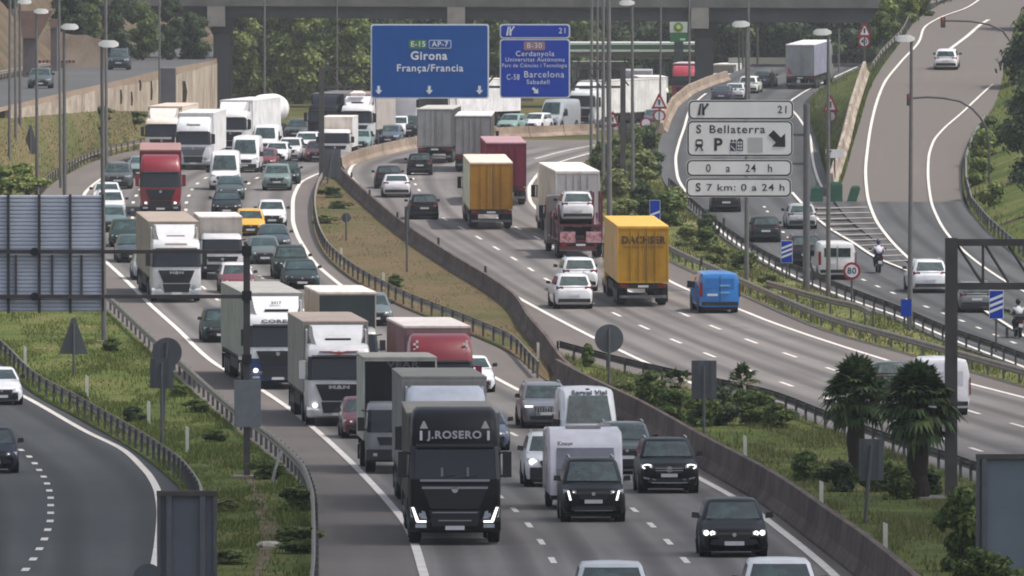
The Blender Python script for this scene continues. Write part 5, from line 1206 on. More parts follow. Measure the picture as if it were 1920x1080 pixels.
def car_kit(kind):
    D = dict(hatch=(4.1, 1.78, 1.49, .97, .72, 1.02, 1.72, 3.72, 4.02, .99, .62), sedan=(4.65, 1.82, 1.45, .95, .70, 1.28, 2.1, 3.35, 4.1, 1.02, .6),
             suv=(4.6, 1.9, 1.69, 1.10, .92, 1.18, 1.85, 4.08, 4.5, 1.14, .72), mpv=(4.5, 1.86, 1.8, 1.12, .95, .92, 1.7, 4.25, 4.45, 1.16, .74), wagon=(4.6, 1.8, 1.48, .96, .7, 1.2, 2.0, 4.2, 4.52, 1.0, .6))
    L, W, H, hood, nose, yws, ywt, yre, yrb, belt, bump = D[kind]; w = W / 2; k = Kit(L, W, H)
    def sec(y, sw, zt, zb=.2):
        a = w * sw
        return half_ring([(0, zt + .02), (a * .5, zt + .015), (a * .8, zt - .01), (a * .93, zt - .07), (a * .985, zt - .2), (a, zt - .36), (a * .985, zb + .2), (a * .93, zb + .03), (a * .8, zb), (0, zb)], y)
    rear_top = belt + (.02 if kind == 'sedan' else 0)
    rings = [sec(0, .76, nose - .2, .3), sec(.03, .84, nose - .1, .25), sec(.12, .92, nose - .02, .22), sec(.3, .975, nose + .02), sec(.55, 1, nose + .02 + (hood - nose) * .35), sec(yws, 1, hood), sec(yws + .6, 1, belt), sec(L * .6, 1, belt + .01), sec(yrb - .25, .99, rear_top),
             sec(L - .18, .95, rear_top - .02 if kind == 'sedan' else belt - .05), sec(L - .04, .88, belt - .16, .28), sec(L, .8, belt - .28, .34)]
    k.part('body', MB().loft(rings), 'body', True)
    # glasshouse
    hb, hr = w * .93, w * .74
    def ring(z, x, y0, y1, c):
        return [(-x + c, y0, z), (0, y0 - .05 * (1 if c > .05 else .6), z), (x - c, y0, z), (x, y0 + c * 1.6, z), (x, (y0 + y1) / 2, z), (x, y1 - c * 1.4, z), (x - c, y1, z), (0, y1 + .03, z), (-x + c, y1, z), (-x, y1 - c * 1.4, z), (-x, (y0 + y1) / 2, z), (-x, y0 + c * 1.6, z)]
    cab = MB(); cab.loft([ring(belt - .06, hb, yws - .04, yrb, .1), ring(H - .09, hr + .03, ywt, yre, .1), ring(H - .03, hr - .03, ywt + .12, yre - .07, .12), ring(H, hr * .6, ywt + .45, yre - .35, .2)])
    k.part('roof', cab, 'roof', True)
    def lerp(a, b, t): return tuple(a[i] + (b[i] - a[i]) * t for i in range(3))
    A, B = (-hb + .1, yws - .04, belt - .06), (hb - .1, yws - .04, belt - .06); C_, D_ = (hr - .07, ywt, H - .09), (-hr + .07, ywt, H - .09)
    A0, B0 = (0, yws - .09, belt - .06), (0, ywt - .05, H - .09)
    m = MB()
    for s_ in (0, 1):
        p, q, r_, t_ = (A, A0, B0, D_) if s_ == 0 else (A0, B, C_, B0)
        quadpatch(m, lerp(p, t_, .08), lerp(q, r_, .08), lerp(q, r_, .95), lerp(p, t_, .95), .004)
    k.part('windscreen', m, M_GLASS)
    A, B, C_, D_ = (hb - .14, yrb, belt - .02), (-hb + .14, yrb, belt - .02), (-hr + .1, yre, H - .1), (hr - .1, yre, H - .1)
    m = MB(); zlo = .12 if kind != 'sedan' else .06
    quadpatch(m, lerp(A, D_, zlo), lerp(B, C_, zlo), lerp(B, C_, .94), lerp(A, D_, .94), .03)
    k.part('rear_window', m, M_GLASS)
    for sx in (-1, 1):
        m = MB()
        f = lambda y, z: (sx * (hb + (hr + .03 - hb) * (z - belt + .06) / (H - .03 - belt)), y, z)
        z0, z1 = belt + .02, H - .13
        ymid = (yws + yrb) / 2 + .05
        for y00, y01, y10, y11 in ((yws + .35, ymid, ywt + .22, ymid), (ymid + .1, yrb - .38, ymid + .1, yre - .2)):
            p = [f(y00, z0), f(y01, z0), f(y11, z1), f(y10, z1)]
            if sx > 0: quadpatch(m, *p, .006)
            else: quadpatch(m, p[1], p[0], p[3], p[2], .006)
        k.part('side_window', m, M_GLASS)
        mm = MB().hexa([(sx * (w - .02), yws + .42, belt - .02), (sx * (w + .2), yws + .40, belt - .0), (sx * (w + .2), yws + .5, belt - .0), (sx * (w - .02), yws + .55, belt - .02), (sx * (w - .0), yws + .43, belt + .13), (sx * (w + .18), yws + .42, belt + .15), (sx * (w + .17), yws + .5, belt + .14), (sx * (w - .0), yws + .55, belt + .12)])
        k.part('mirror', mm, 'mirror')
    # front
    gl = nose - .08
    m = MB(); m.loft([[(-w * .5, .0, gl), (w * .5, .0, gl), (w * .5, .06, gl), (-w * .5, .06, gl)], [(-w * .5, -.035, gl - .06), (w * .5, -.035, gl - .06), (w * .5, .06, gl - .06), (-w * .5, .06, gl - .06)], [(-w * .42, -.035, gl - .22), (w * .42, -.035, gl - .22), (w * .42, .06, gl - .22), (-w * .42, .06, gl - .22)]])
    k.part('grille', m, M_BLACK)
    m = MB(); m.loft([[(-w * .78, .05, .30), (w * .78, .05, .30), (w * .78, .2, .30), (-w * .78, .2, .30)], [(-w * .72, -.03, .33), (w * .72, -.03, .33), (w * .72, .2, .33), (-w * .72, .2, .33)], [(-w * .66, -.03, .46), (w * .66, -.03, .46), (w * .66, .2, .46), (-w * .66, .2, .46)]])
    k.part('bumper_intake', m, M_BLACK)
    m = MB(); m.box(-w * .6, w * .6, -.045, .0, .31, .335); k.part('bumper_trim', m, 'trim')
    k.part('number_plate', MB().box(-.26, .26, -.06, -.03, gl - .34, gl - .23), M_PLATE)
    m = MB(); m.disc((0, -.05, gl - .06), .055, 'y', 14, .02); k.part('badge', m, M_CHROME)
    for sx in (-1, 1):
        z0, z1 = nose - .17, nose - .03
        m = MB().hexa([(sx * w * .54, .0, z0 + .02), (sx * w * .93, .22, z0 + .03), (sx * w * .86, .3, z0 + .03), (sx * w * .54, .14, z0), (sx * w * .54, .02, z1 - .02), (sx * w * .95, .28, z1 + .02), (sx * w * .86, .36, z1 + .01), (sx * w * .54, .16, z1 - .02)])
        h = k.part('headlight', m, M_LAMP, parent=None)
        q = MB().hexa([(sx * w * .6, .015, z0 + .05), (sx * w * .86, .155, z0 + .06), (sx * w * .86, .2, z0 + .06), (sx * w * .6, .06, z0 + .05), (sx * w * .6, .02, z0 + .085), (sx * w * .88, .17, z0 + .1), (sx * w * .88, .22, z0 + .1), (sx * w * .6, .065, z0 + .085)])
        k.parts.append(('lamp_strip', q.mesh('lamp_strip'), 'strip', h))
    # rear
    for sx in (-1, 1):
        z0, z1 = belt - .24, belt - .04
        m = MB().hexa([(sx * w * .58, L - .03, z0 + .03), (sx * w * .93, L - .16, z0), (sx * w * .86, L - .25, z0), (sx * w * .58, L - .2, z0 + .03), (sx * w * .58, L - .05, z1), (sx * w * .95, L - .17, z1 + .02), (sx * w * .86, L - .25, z1 + .02), (sx * w * .58, L - .2, z1)])
        k.part('tail_light', m, M_RED)
    k.part('rear_bumper', MB().loft([[(-w * .84, L - .1, .28), (w * .84, L - .1, .28), (w * .84, L - .25, .28), (-w * .84, L - .25, .28)], [(-w * .86, L + .03, .34), (w * .86, L + .03, .34), (w * .86, L - .2, .34), (-w * .86, L - .2, .34)], [(-w * .84, L + .02, .5), (w * .84, L + .02, .5), (w * .84, L - .2, .5), (-w * .84, L - .2, .5)]]), M_BLACK)
    k.part('number_plate', MB().box(-.26, .26, L, L + .03, .62 if kind != 'sedan' else .56, .73 if kind != 'sedan' else .67), M_PLATE)
    if kind in ('suv', 'mpv', 'wagon'):
        for sx in (-1, 1): k.part('roof_rail', MB().tube([(sx * (hr - .04), ywt + .35, H - .01), (sx * (hr - .05), ywt + .55, H + .05), (sx * (hr - .05), yre - .5, H + .05), (sx * (hr - .04), yre - .3, H - .01)], .022, 6), M_CHROME)
    # underside and wheel arches
    m = MB(); m.box(-w * .84, w * .84, .28, L - .25, .13, .3); r = .33 if kind in ('hatch', 'sedan', 'wagon') else .36
    yf, yr = .86, L - .82
    for y in (yf, yr):
        for sx in (-1, 1): m.disc((sx * (w + .004), y, r), r + .05, 'x', 22, -sx * .3)
    k.part('underbody', m, M_BLACK)
    for y in (yf, yr):
        for sx in (-1, 1): k.wheel(sx * (w - .1), y, r, .22)
    return k

def van_kit(kind):
    L, W, H, hood, yh, yt = dict(high=(5.6, 2.02, 2.5, 1.22, .75, 1.55), low=(5.0, 1.96, 1.98, 1.18, .85, 1.7), mid=(5.2, 2.0, 2.25, 1.2, .8, 1.6))[kind]
    w = W / 2; k = Kit(L, W, H)
    def sec(y, sw, zt, tw=.8, zb=.28):
        a = w * sw
        return half_ring([(0, zt + .02), (a * tw * .75, zt), (a * tw, zt - .05), (a * (tw + .06), zt - .16), (a * ((1 + tw) / 2 + .06), zt - (zt - 1.05) * .5 if zt > 1.5 else zt - .24), (a, min(1.08, zt - .3)), (a, .6), (a * .96, zb + .05), (a * .85, zb), (0, zb)], y)
    rings = [sec(0, .84, .78, .8, .34), sec(.06, .93, .95, .85), sec(.25, .98, 1.05, .86), sec(yh, 1, hood, .86), sec(yh + (yt - yh) * .5, 1, hood + (H - hood) * .5, .8), sec(yt, 1, H - .12, .8), sec(yt + .4, 1, H, .84), sec(L - .3, 1, H, .86), sec(L - .04, .985, H - .06, .86), sec(L, .95, H - .14, .84, .36)]
    k.part('body', MB().loft(rings), 'body', True)
    def front(t, x): 
        y = yh + (yt - yh) * t; z = hood + (H - .12 - hood) * t
        return (x, y, z + .005)
    x0, x1 = w * .8, w * .67; m = MB(); quadpatch(m, front(.07, -x0), front(.07, x0), front(.86, x1), front(.86, -x1), .055)
    k.part('windscreen', m, M_GLASS)
    for sx in (-1, 1):
        m = MB(); zt = H - .5 if kind != 'low' else H - .3
        p = [(sx * (w - .005), yh + .42, 1.14), (sx * (w - .005), yt + .75, 1.14), (sx * w * .945, yt + .75, min(1.75, zt)), (sx * w * .945, yt + .1, min(1.75, zt))]
        quadpatch(m, *(p if sx > 0 else (p[1], p[0], p[3], p[2])), .02); k.part('side_window', m, M_GLASS)
        k.part('mirror', MB().hexa([(sx * w, yh + .5, 1.1), (sx * (w + .24), yh + .46, 1.1), (sx * (w + .24), yh + .58, 1.1), (sx * w, yh + .62, 1.1), (sx * w, yh + .5, 1.42), (sx * (w + .23), yh + .46, 1.45), (sx * (w + .23), yh + .58, 1.45), (sx * w, yh + .62, 1.42)]), M_BLACK)
        m = MB().hexa([(sx * w * .58, .02, .8), (sx * w * .95, .16, .82), (sx * w * .9, .3, .82), (sx * w * .58, .2, .8), (sx * w * .62, .06, .98), (sx * w * .96, .24, 1.06), (sx * w * .9, .36, 1.06), (sx * w * .62, .24, .98)])
        h = k.part('headlight', m, M_LAMP)
        k.parts.append(('lamp_strip', MB().hexa([(sx * w * .64, .03, .84), (sx * w * .8, .085, .84), (sx * w * .8, .12, .84), (sx * w * .64, .07, .84), (sx * w * .64, .04, .93), (sx * w * .82, .1, .95), (sx * w * .82, .15, .95), (sx * w * .64, .09, .93)]).mesh('lamp_strip'), 'strip', h))
        m = MB().box(sx * w * .96 - .07, sx * w * .96 + .05 * sx + .02, L - .06, L + .02, .8, 1.5); k.part('tail_light', m, M_RED)
    m = MB(); m.loft([[(-w * .5, .0, .9), (w * .5, .0, .9), (w * .5, .1, .9), (-w * .5, .1, .9)], [(-w * .52, -.03, .84), (w * .52, -.03, .84), (w * .52, .1, .84), (-w * .52, .1, .84)], [(-w * .48, -.03, .68), (w * .48, -.03, .68), (w * .48, .1, .68), (-w * .48, .1, .68)]]); k.part('grille', m, M_BLACK)
    m = MB(); m.loft([[(-w * .82, .04, .3), (w * .82, .04, .3), (w * .82, .3, .3), (-w * .82, .3, .3)], [(-w * .84, -.04, .36), (w * .84, -.04, .36), (w * .84, .3, .36), (-w * .84, .3, .36)], [(-w * .84, -.03, .58), (w * .84, -.03, .58), (w * .84, .3, .58), (-w * .84, .3, .58)]]); k.part('bumper', m, 'bumper')
    k.part('number_plate', MB().box(-.26, .26, -.07, -.04, .44, .55), M_PLATE)
    m = MB(); zt = H - .28
    for a, b in ((-w * .72, -.04), (.04, w * .72)):
        m.box(a, b, L - .02, L + .012, 1.2 if kind != 'low' else 1.22, min(1.75, zt))
    if kind != 'cargo': k.part('rear_window', m, 'rearglass')
    k.part('door_seam', MB().box(-.012, .012, L, L + .014, .5, H - .15), M_BLACK)
    k.part('number_plate', MB().box(.12, .64, L + .0, L + .03, .84, .95), M_PLATE)
    k.part('rear_bumper', MB().box(-w * .92, w * .92, L - .15, L + .06, .38, .55), M_BLACK)
    m = MB(); m.box(-w * .86, w * .86, .3, L - .2, .16, .34); yf, yr = .95, L - 1.1
    for y in (yf, yr):
        for sx in (-1, 1): m.disc((sx * (w + .004), y, .35), .41, 'x', 22, -sx * .3)
    k.part('underbody', m, M_BLACK)
    for y in (yf, yr):
        for sx in (-1, 1): k.wheel(sx * (w - .12), y, .35, .23)
    return k

def cab_parts(k, style, y_off=0.0, wd=2.5):
    """tractor cab; style: roof 'high', 'flat' or 'small'"""
    w = wd / 2
    levels = {'high': [(.45, .12, .97), (.62, .03, .995), (1.0, 0, 1), (1.75, .02, 1), (2.05, .06, .995), (2.75, .24, .975), (3.05, .34, .965), (3.4, .62, .94), (3.62, .95, .9), (3.72, 1.4, .82)],
              'flat': [(.45, .12, .97), (.62, .03, .995), (1.0, 0, 1), (1.75, .02, 1), (2.05, .06, .995), (2.7, .22, .975), (2.92, .3, .965), (3.1, .55, .94), (3.16, .9, .85)],
              'small': [(.4, .1, .96), (.55, .02, .99), (.9, 0, 1), (1.35, .03, 1), (1.55, .07, .99), (2.15, .34, .96), (2.32, .5, .93), (2.4, .8, .85)]}[style]
    depth = 2.25 if style != 'small' else 1.75; rings = []
    for z, y0, sw in levels:
        x = w * sw; c = .13
        rings.append([(-x + c * 1.5, y0, z), (x - c * 1.5, y0, z), (x - c * .4, y0 + c * .55, z), (x, y0 + c * 1.8, z), (x, depth, z), (-x, depth, z), (-x, y0 + c * 1.8, z), (-x + c * .4, y0 + c * .55, z)])
    k.part('cab', MB().loft(rings), 'body', True)
    g0z, g1z = (1.78, 2.68) if style != 'small' else (1.38, 2.12)
    gi = [l for l in levels]
    def yat(z): return float(np.interp(z, [l[0] for l in gi], [l[1] for l in gi]))
    def wat(z): return w * float(np.interp(z, [l[0] for l in gi], [l[2] for l in gi]))
    m = MB(); zs = [g0z, (g0z + g1z) / 2, g1z]
    for a, b in zip(zs, zs[1:]):
        xa, xb = wat(a) - .14, wat(b) - .15
        quadpatch(m, (-xa, yat(a), a), (xa, yat(a), a), (xb, yat(b), b), (-xb, yat(b), b), .006, thick=.02)
        for sx in (-1, 1):
            p = [(sx * xa, yat(a), a), (sx * (xa + .115), yat(a) + .075, a), (sx * (xb + .115), yat(b) + .075, b), (sx * xb, yat(b), b)]
            quadpatch(m, *(p if sx > 0 else (p[1], p[0], p[3], p[2])), .006, thick=.02)
    k.part('windscreen', m, M_TRUCKGLASS)
    for q in (-.5, .12):
        k.part('wiper', MB().tube([(q, yat(g0z) - .05, g0z + .02), (q + .5, yat(g0z + .2) - .045, g0z + .12)], .014, 5), M_BLACK)
    for sx in (-1, 1):
        p = [(sx * wat(1.8), .42, g0z), (sx * wat(1.8), 1.35, g0z), (sx * wat(2.5), 1.35, g1z - .1), (sx * wat(2.5), .55, g1z - .1)]
        m = MB(); quadpatch(m, *(p if sx > 0 else (p[1], p[0], p[3], p[2])), .012); k.part('side_window', m, M_TRUCKGLASS)
        mm = MB().box(min(sx * (w + .06), sx * (w + .3)), max(sx * (w + .06), sx * (w + .3)), .16, .3, g0z + .05, g0z + .75 if style != 'small' else g0z + .5)
        mm.tube([(sx * (w - .06), .4, g0z + .7), (sx * (w + .15), .25, g0z + .74)], .03, 6); mm.tube([(sx * (w - .06), .4, g0z + .1), (sx * (w + .15), .25, g0z + .06)], .03, 6)
        k.part('mirror', mm, 'mirror')
    # grille, bumper, lamps
    if style == 'small':
        k.part('grille', MB().prism([(-.75, .95), (.75, .95), (.85, 1.22), (-.85, 1.22)], -.03, .03), 'grille')
        k.part('bumper', MB().loft([[(-w * .95, .1, .38), (w * .95, .1, .38), (w * .95, .5, .38), (-w * .95, .5, .38)], [(-w, -.06, .45), (w, -.06, .45), (w, .5, .45), (-w, .5, .45)], [(-w, -.05, .8), (w, -.05, .8), (w, .5, .8), (-w, .5, .8)]]), 'bumper')
        zl = .62
    else:
        k.part('grille', MB().prism([(-.66, .98), (.66, .98), (.92, 1.62), (-.92, 1.62)], -.045, .04), 'grille')
        m = MB()
        for z in (1.1, 1.24, 1.38): m.box(-.68 - (z - 1) * .3, .68 + (z - 1) * .3, -.06, -.046, z, z + .03)
        k.part('grille_bar', m, 'grillebar')
        k.part('lower_grille', MB().prism([(-.62, .5), (.62, .5), (.7, .93), (-.7, .93)], -.05, .05), M_BLACK)
        k.part('bumper', MB().loft([[(-w * .97, .16, .32), (w * .97, .16, .32), (w * .97, .6, .32), (-w * .97, .6, .32)], [(-w, -.03, .4), (w, -.03, .4), (w, .6, .4), (-w, .6, .4)], [(-w, -.035, .62), (w, -.035, .62), (w, .6, .62), (-w, .6, .62)], [(-w, .06, .74), (w, .06, .74), (w, .6, .74), (-w, .6, .74)]]), 'bumper')
        zl = .8
    k.part('badge', MB().disc((0, -.075, 1.5 if style != 'small' else 1.08), .09, 'y', 14, .03), M_CHROME)
    for sx in (-1, 1):
        m = MB().hexa([(sx * .76, -.02, zl - .1), (sx * 1.2 * wd / 2.5, .08, zl - .06), (sx * 1.18 * wd / 2.5, .3, zl - .06), (sx * .76, .2, zl - .1), (sx * .82, -.02, zl + .1), (sx * 1.23 * wd / 2.5, .1, zl + .22), (sx * 1.2 * wd / 2.5, .3, zl + .22), (sx * .82, .2, zl + .1)])
        h = k.part('headlight', m, M_LAMP)
        k.parts.append(('lamp_strip', MB().box(min(sx * .84, sx * .98), max(sx * .84, sx * .98), -.06, .0, zl - .04, zl + .06).mesh('lamp_strip'), 'strip', h))
        k.part('fog_light', MB().box(min(sx * .78, sx * 1.08), max(sx * .78, sx * 1.08), -.055, .0, .46, .56), M_LAMP)
    k.part('number_plate', MB().box(-.26, .26, -.09, -.04, .4, .51), M_PLATE)
    return depth, yat

def box_parts(k, y0, y1, z0, z1, wd=2.55, kind='curtain'):
    w = wd / 2
    m = MB(); m.box(-w, w, y0, y1, z0, z1 - .06)
    k.part('box', m, 'side'); bi = len(k.parts) - 1
    m = MB(); m.loft([[(-w - .01, y0 - .02, z1 - .1), (w + .01, y0 - .02, z1 - .1), (w + .01, y1 + .02, z1 - .1), (-w - .01, y1 + .02, z1 - .1)], [(-w - .01, y0 - .02, z1 - .02), (w + .01, y0 - .02, z1 - .02), (w + .01, y1 + .02, z1 - .02), (-w - .01, y1 + .02, z1 - .02)], [(-w + .12, y0 + .1, z1), (w - .12, y0 + .1, z1), (w - .12, y1 - .1, z1), (-w + .12, y1 - .1, z1)]])
    k.part('roof', m, 'boxroof')
    m = MB(); m.box(-w + .06, w - .06, y0 - .03, y0 - .002, z0 + .1, z1 - .16); k.part('front_panel', m, 'front')
    if kind == 'curtain':
        n = int((y1 - y0) / .62)
        for sx in (-1, 1):
            m = MB()
            for i in range(1, n):
                y = y0 + (y1 - y0) * i / n; m.box(min(sx * w, sx * (w + .01)), max(sx * w, sx * (w + .01)), y - .025, y + .025, z0 - .12, z1 - .12)
            k.part('strap', m, 'side')
    # tail: doors, posts, hinges, lamps, bumper
    zt = z1 - .12
    for a, b in ((-w + .07, -.015), (.015, w - .07)): k.part('rear_door', MB().box(a, b, y1 + .003, y1 + .03, z0 + .08, zt - .06), 'rear')
    m = MB()
    for sx in (-1, 1): m.box(min(sx * w, sx * (w - .066)), max(sx * w, sx * (w - .066)), y1 + .002, y1 + .045, z0, zt)
    m.box(-w + .067, w - .067, y1 + .002, y1 + .045, zt - .055, zt); m.box(-w + .067, w - .067, y1 + .002, y1 + .045, z0 - .02, z0 + .075)
    k.part('door_frame', m, 'rearframe')
    m = MB()
    for x in (-.62, -.2, .2, .62): m.tube([(x, y1 + .055, z0 + .1), (x, y1 + .055, zt - .1)], .018, 6)
    for x in (-.62, -.2, .2, .62): m.box(x - .05, x + .05, y1 + .03, y1 + .08, z0 + .7, z0 + .8)
    k.part('door_bar', m, 'rear')

def chassis_parts(k, y0, y1, z, axles, wd=2.5, r=.5, front=None, duals=True):
    m = MB()
    for sx in (-1, 1): m.box(sx * .45 - .07, sx * .45 + .07, y0, y1 - .1, z - .32, z - .02)
    for y in np.arange(y0 + .5, y1 - .4, 1.6): m.box(-.38, .38, y, y + .12, z - .28, z - .06)
    k.part('chassis', m, M_DARK)
    for y in axles:
        for sx in (-1, 1): k.wheel(sx * (wd / 2 - .2), y, r, .38)
    if front is not None:
        for sx in (-1, 1): k.wheel(sx * (wd / 2 - .17), front, r, .32)

def tail_parts(k, y, z, wd=2.55):
    w = wd / 2
    k.part('light_bar', MB().box(-w + .05, w - .05, y - .1, y + .02, z - .3, z - .06), M_BLACK)
    for sx in (-1, 1):
        k.part('tail_light', MB().box(min(sx * (w - .52), sx * (w - .12)), max(sx * (w - .52), sx * (w - .12)), y + .02, y + .06, z - .26, z - .1), M_RED)
        k.part('mudflap', MB().box(min(sx * (w - .5), sx * (w - .02)), max(sx * (w - .5), sx * (w - .02)), y - .35, y - .32, .22, z - .32), M_RUBBER)
    k.part('underrun_bar', MB().box(-w + .1, w - .1, y - .25, y - .12, .42, .56), M_GALV)
    k.part('number_plate', MB().box(-.26, .26, y + .021, y + .05, z - .24, z - .13), M_PLATE)

def artic_kit(style='high', deflector=True, h=4.0, length=13.6, boxkind='curtain', gap=.55):
    k = Kit(0, 2.55, h); depth, yat = cab_parts(k, style)
    ys = depth + gap; ye = ys + length; k.L = ye
    if deflector:
        zb = 3.55 if style == 'high' else 3.1
        if style == 'flat':
            m = MB(); m.loft([[(-.85, .62, 3.11), (.85, .62, 3.11), (.98, 2.15, 3.14), (-.98, 2.15, 3.14)], [(-.95, .95, 3.45), (.95, .95, 3.45), (1.08, 2.15, 3.45), (-1.08, 2.15, 3.45)], [(-.98, 1.55, 3.82), (.98, 1.55, 3.82), (1.05, 2.15, 3.86), (-1.05, 2.15, 3.86)]])
            k.part('wind_deflector', m, 'deflector', True)
    for sx in (-1, 1): k.part('side_fairing', MB().hexa([(sx * 1.2, depth, .9), (sx * 1.24, depth, .9), (sx * 1.24, depth + .42, .9), (sx * 1.2, depth + .42, .9), (sx * 1.12, depth, h - .35), (sx * 1.18, depth, h - .35), (sx * 1.18, depth + .42, h - .3), (sx * 1.12, depth + .42, h - .3)]), 'body')
    k.part('sun_visor', MB().hexa([(-1.05, .12, 2.62), (1.05, .12, 2.62), (1.05, .3, 2.7), (-1.05, .3, 2.7), (-1.05, .1, 2.68), (1.05, .1, 2.68), (1.05, .32, 2.78), (-1.05, .32, 2.78)]), 'visor')
    k.part('tank', MB().box(-1.2, 1.2, 2.35, 4.3, .42, .95), M_DARK)
    chassis_parts(k, .6, 6.2, 1.0, (4.6,), front=1.35)
    chassis_parts(k, 5.2, ye, 1.22, (ye - 4.6, ye - 3.3, ye - 2.0))
    box_parts(k, ys, ye, 1.2, h, kind=boxkind)
    for sx in (-1, 1): k.part('side_guard', MB().box(min(sx * 1.2, sx * 1.24), max(sx * 1.2, sx * 1.24), 6.3, ye - 5.4, .55, 1.0), M_DARK)
    tail_parts(k, ye, 1.2); return k

def rigid_kit(h=3.3, wd=2.3, length=6.2, style='small', boxkind='panel', z=1.05):
    k = Kit(0, wd, h); depth, yat = cab_parts(k, style, wd=wd - .1)
    ys = depth + .18; ye = ys + length; k.L = ye
    box_parts(k, ys, ye, z, h, wd, boxkind)
    chassis_parts(k, .6, ye, z, (ye - 1.9,), wd - .1, .45, front=1.15); tail_parts(k, ye, z, wd)
    return k

def coach_kit():
    L, W, H = 11.5, 2.55, 3.6; w = W / 2; k = Kit(L, W, H); rings = []
    for z, y0, sw in ((.35, .15, .96), (.5, .04, .99), (1.0, 0, 1), (1.5, .05, 1), (2.6, .25, .99), (3.2, .42, .97), (3.45, .65, .93), (3.6, 1.1, .84)):
        x = w * sw; rings.append([(-x + .25, y0, z), (x - .25, y0, z), (x - .06, y0 + .1, z), (x, y0 + .35, z), (x, L - .1, z), (x - .15, L, z), (-x + .15, L, z), (-x, L - .1, z), (-x, y0 + .35, z), (-x + .06, y0 + .1, z)])
    k.part('body', MB().loft(rings), 'body', True)
    m = MB(); quadpatch(m, (-w + .3, .06, 1.35), (w - .3, .06, 1.35), (w - .32, .42, 3.1), (-w + .32, .42, 3.1), .02); k.part('windscreen', m, M_TRUCKGLASS)
    for sx in (-1, 1):
        p = [(sx * w, .6, 1.6), (sx * w, L - .6, 1.6), (sx * w * .985, L - .6, 2.9), (sx * w * .985, .8, 2.9)]; m = MB(); quadpatch(m, *(p if sx > 0 else (p[1], p[0], p[3], p[2])), .01); k.part('side_window', m, M_TRUCKGLASS)
        k.part('mirror', MB().box(min(sx * (w + .02), sx * (w + .24)), max(sx * (w + .02), sx * (w + .24)), -.15, .02, 2.1, 2.75), M_BLACK)
        k.part('headlight', MB().hexa([(sx * .72, -.02, .72), (sx * 1.2, .08, .75), (sx * 1.18, .2, .75), (sx * .72, .1, .72), (sx * .8, -.01, .92), (sx * 1.23, .1, 1.0), (sx * 1.2, .22, 1.0), (sx * .8, .1, .92)]), M_LAMP)
        for y in (2.4, L - 3): k.wheel(sx * (w - .2), y, .5, .36)
    k.part('grille', MB().box(-.7, .7, -.03, .05, .55, .68), M_BLACK); k.part('number_plate', MB().box(-.26, .26, -.05, .0, .42, .53), M_PLATE)
    return k

KITS = {}
def kit(name):
    if name not in KITS:
        KITS[name] = {'hatch': lambda: car_kit('hatch'), 'sedan': lambda: car_kit('sedan'), 'suv': lambda: car_kit('suv'), 'mpv': lambda: car_kit('mpv'), 'wagon': lambda: car_kit('wagon'),
                      'vanhigh': lambda: van_kit('high'), 'vanlow': lambda: van_kit('low'), 'vanmid': lambda: van_kit('mid'),
                      'artic': lambda: artic_kit('high', False), 'articflat': lambda: artic_kit('flat', True), 'articlow': lambda: artic_kit('high', False, 3.55), 'articbox': lambda: artic_kit('flat', False, 4.05, boxkind='panel'),
                      'rigid': lambda: rigid_kit(), 'rigidbig': lambda: rigid_kit(3.9, 2.5, 7.6, 'small'), 'coach': coach_kit}[name]()
    return KITS[name]

# ---- traffic flow: lines that the vehicles follow
def flow(*fs): return [polyline(p, 160) for p in fs]
def sp(f, y0, y1, surf='base', st=3): return [gp(f(py), py, surf) for py in np.arange(y0, y1, st)]
FLOW = {'L': flow(sp(L_LINE, 227, 1250), sp(R_LINE, 242, 1250)), 'R': flow(sp(Q_LINE, 266, 1050), sp(W_LINE, 272, 800)),
        'S': flow([gp(a, b, 'exit') for a, b in ((1340, 250), (1350, 300), (1380, 360), (1440, 420), (1500, 465), (1600, 517), (1750, 580), (1920, 648), (2100, 720))]),
        'X': flow([gp(a, b, 'exit') for a, b in ((1340, 290), (1352, 250), (1385, 215), (1430, 188), (1490, 168), (1560, 148), (1640, 126))]),
        'P': flow([gp(a, b, 'ramp') for a, b in ((1960, 600), (1800, 500), (1710, 420), (1688, 350), (1692, 270), (1730, 180), (1775, 120), (1845, 40))]),
        'U': flow([gp(a, b, 'lu') for a, b in ((-50, 200), (74, 165), (222, 129), (330, 106), (400, 98))]),
        'V': flow(sp(V_LINE, 690, 1200), sp(edge((-420, 690), (-220, 760), (-60, 860), (-20, 950), (-40, 1050), (-120, 1200)), 690, 1200))}
def heading(lane, p):
    """unit direction of the road at p, pointing away from the camera"""
    tot = Vector((0, 0, 0))
    for pl in FLOW[lane]:
        i = min(range(len(pl)), key=lambda j: (pl[j].xy - p.xy).length); dist = (pl[i].xy - p.xy).length + .5
        a, b = i, i
        while a > 0 and (pl[a] - pl[i]).length < 9: a -= 1
        while b < len(pl) - 1 and (pl[b] - pl[i]).length < 9: b += 1
        d = pl[b] - pl[a]; d.normalize()
        if d.y < 0: d = -d
        tot += d / dist
    return tot.normalized()
LANE_SURF = {'L': 'base', 'R': 'base', 'S': 'exit', 'X': 'exit', 'P': 'ramp', 'U': 'lu', 'V': 'base'}
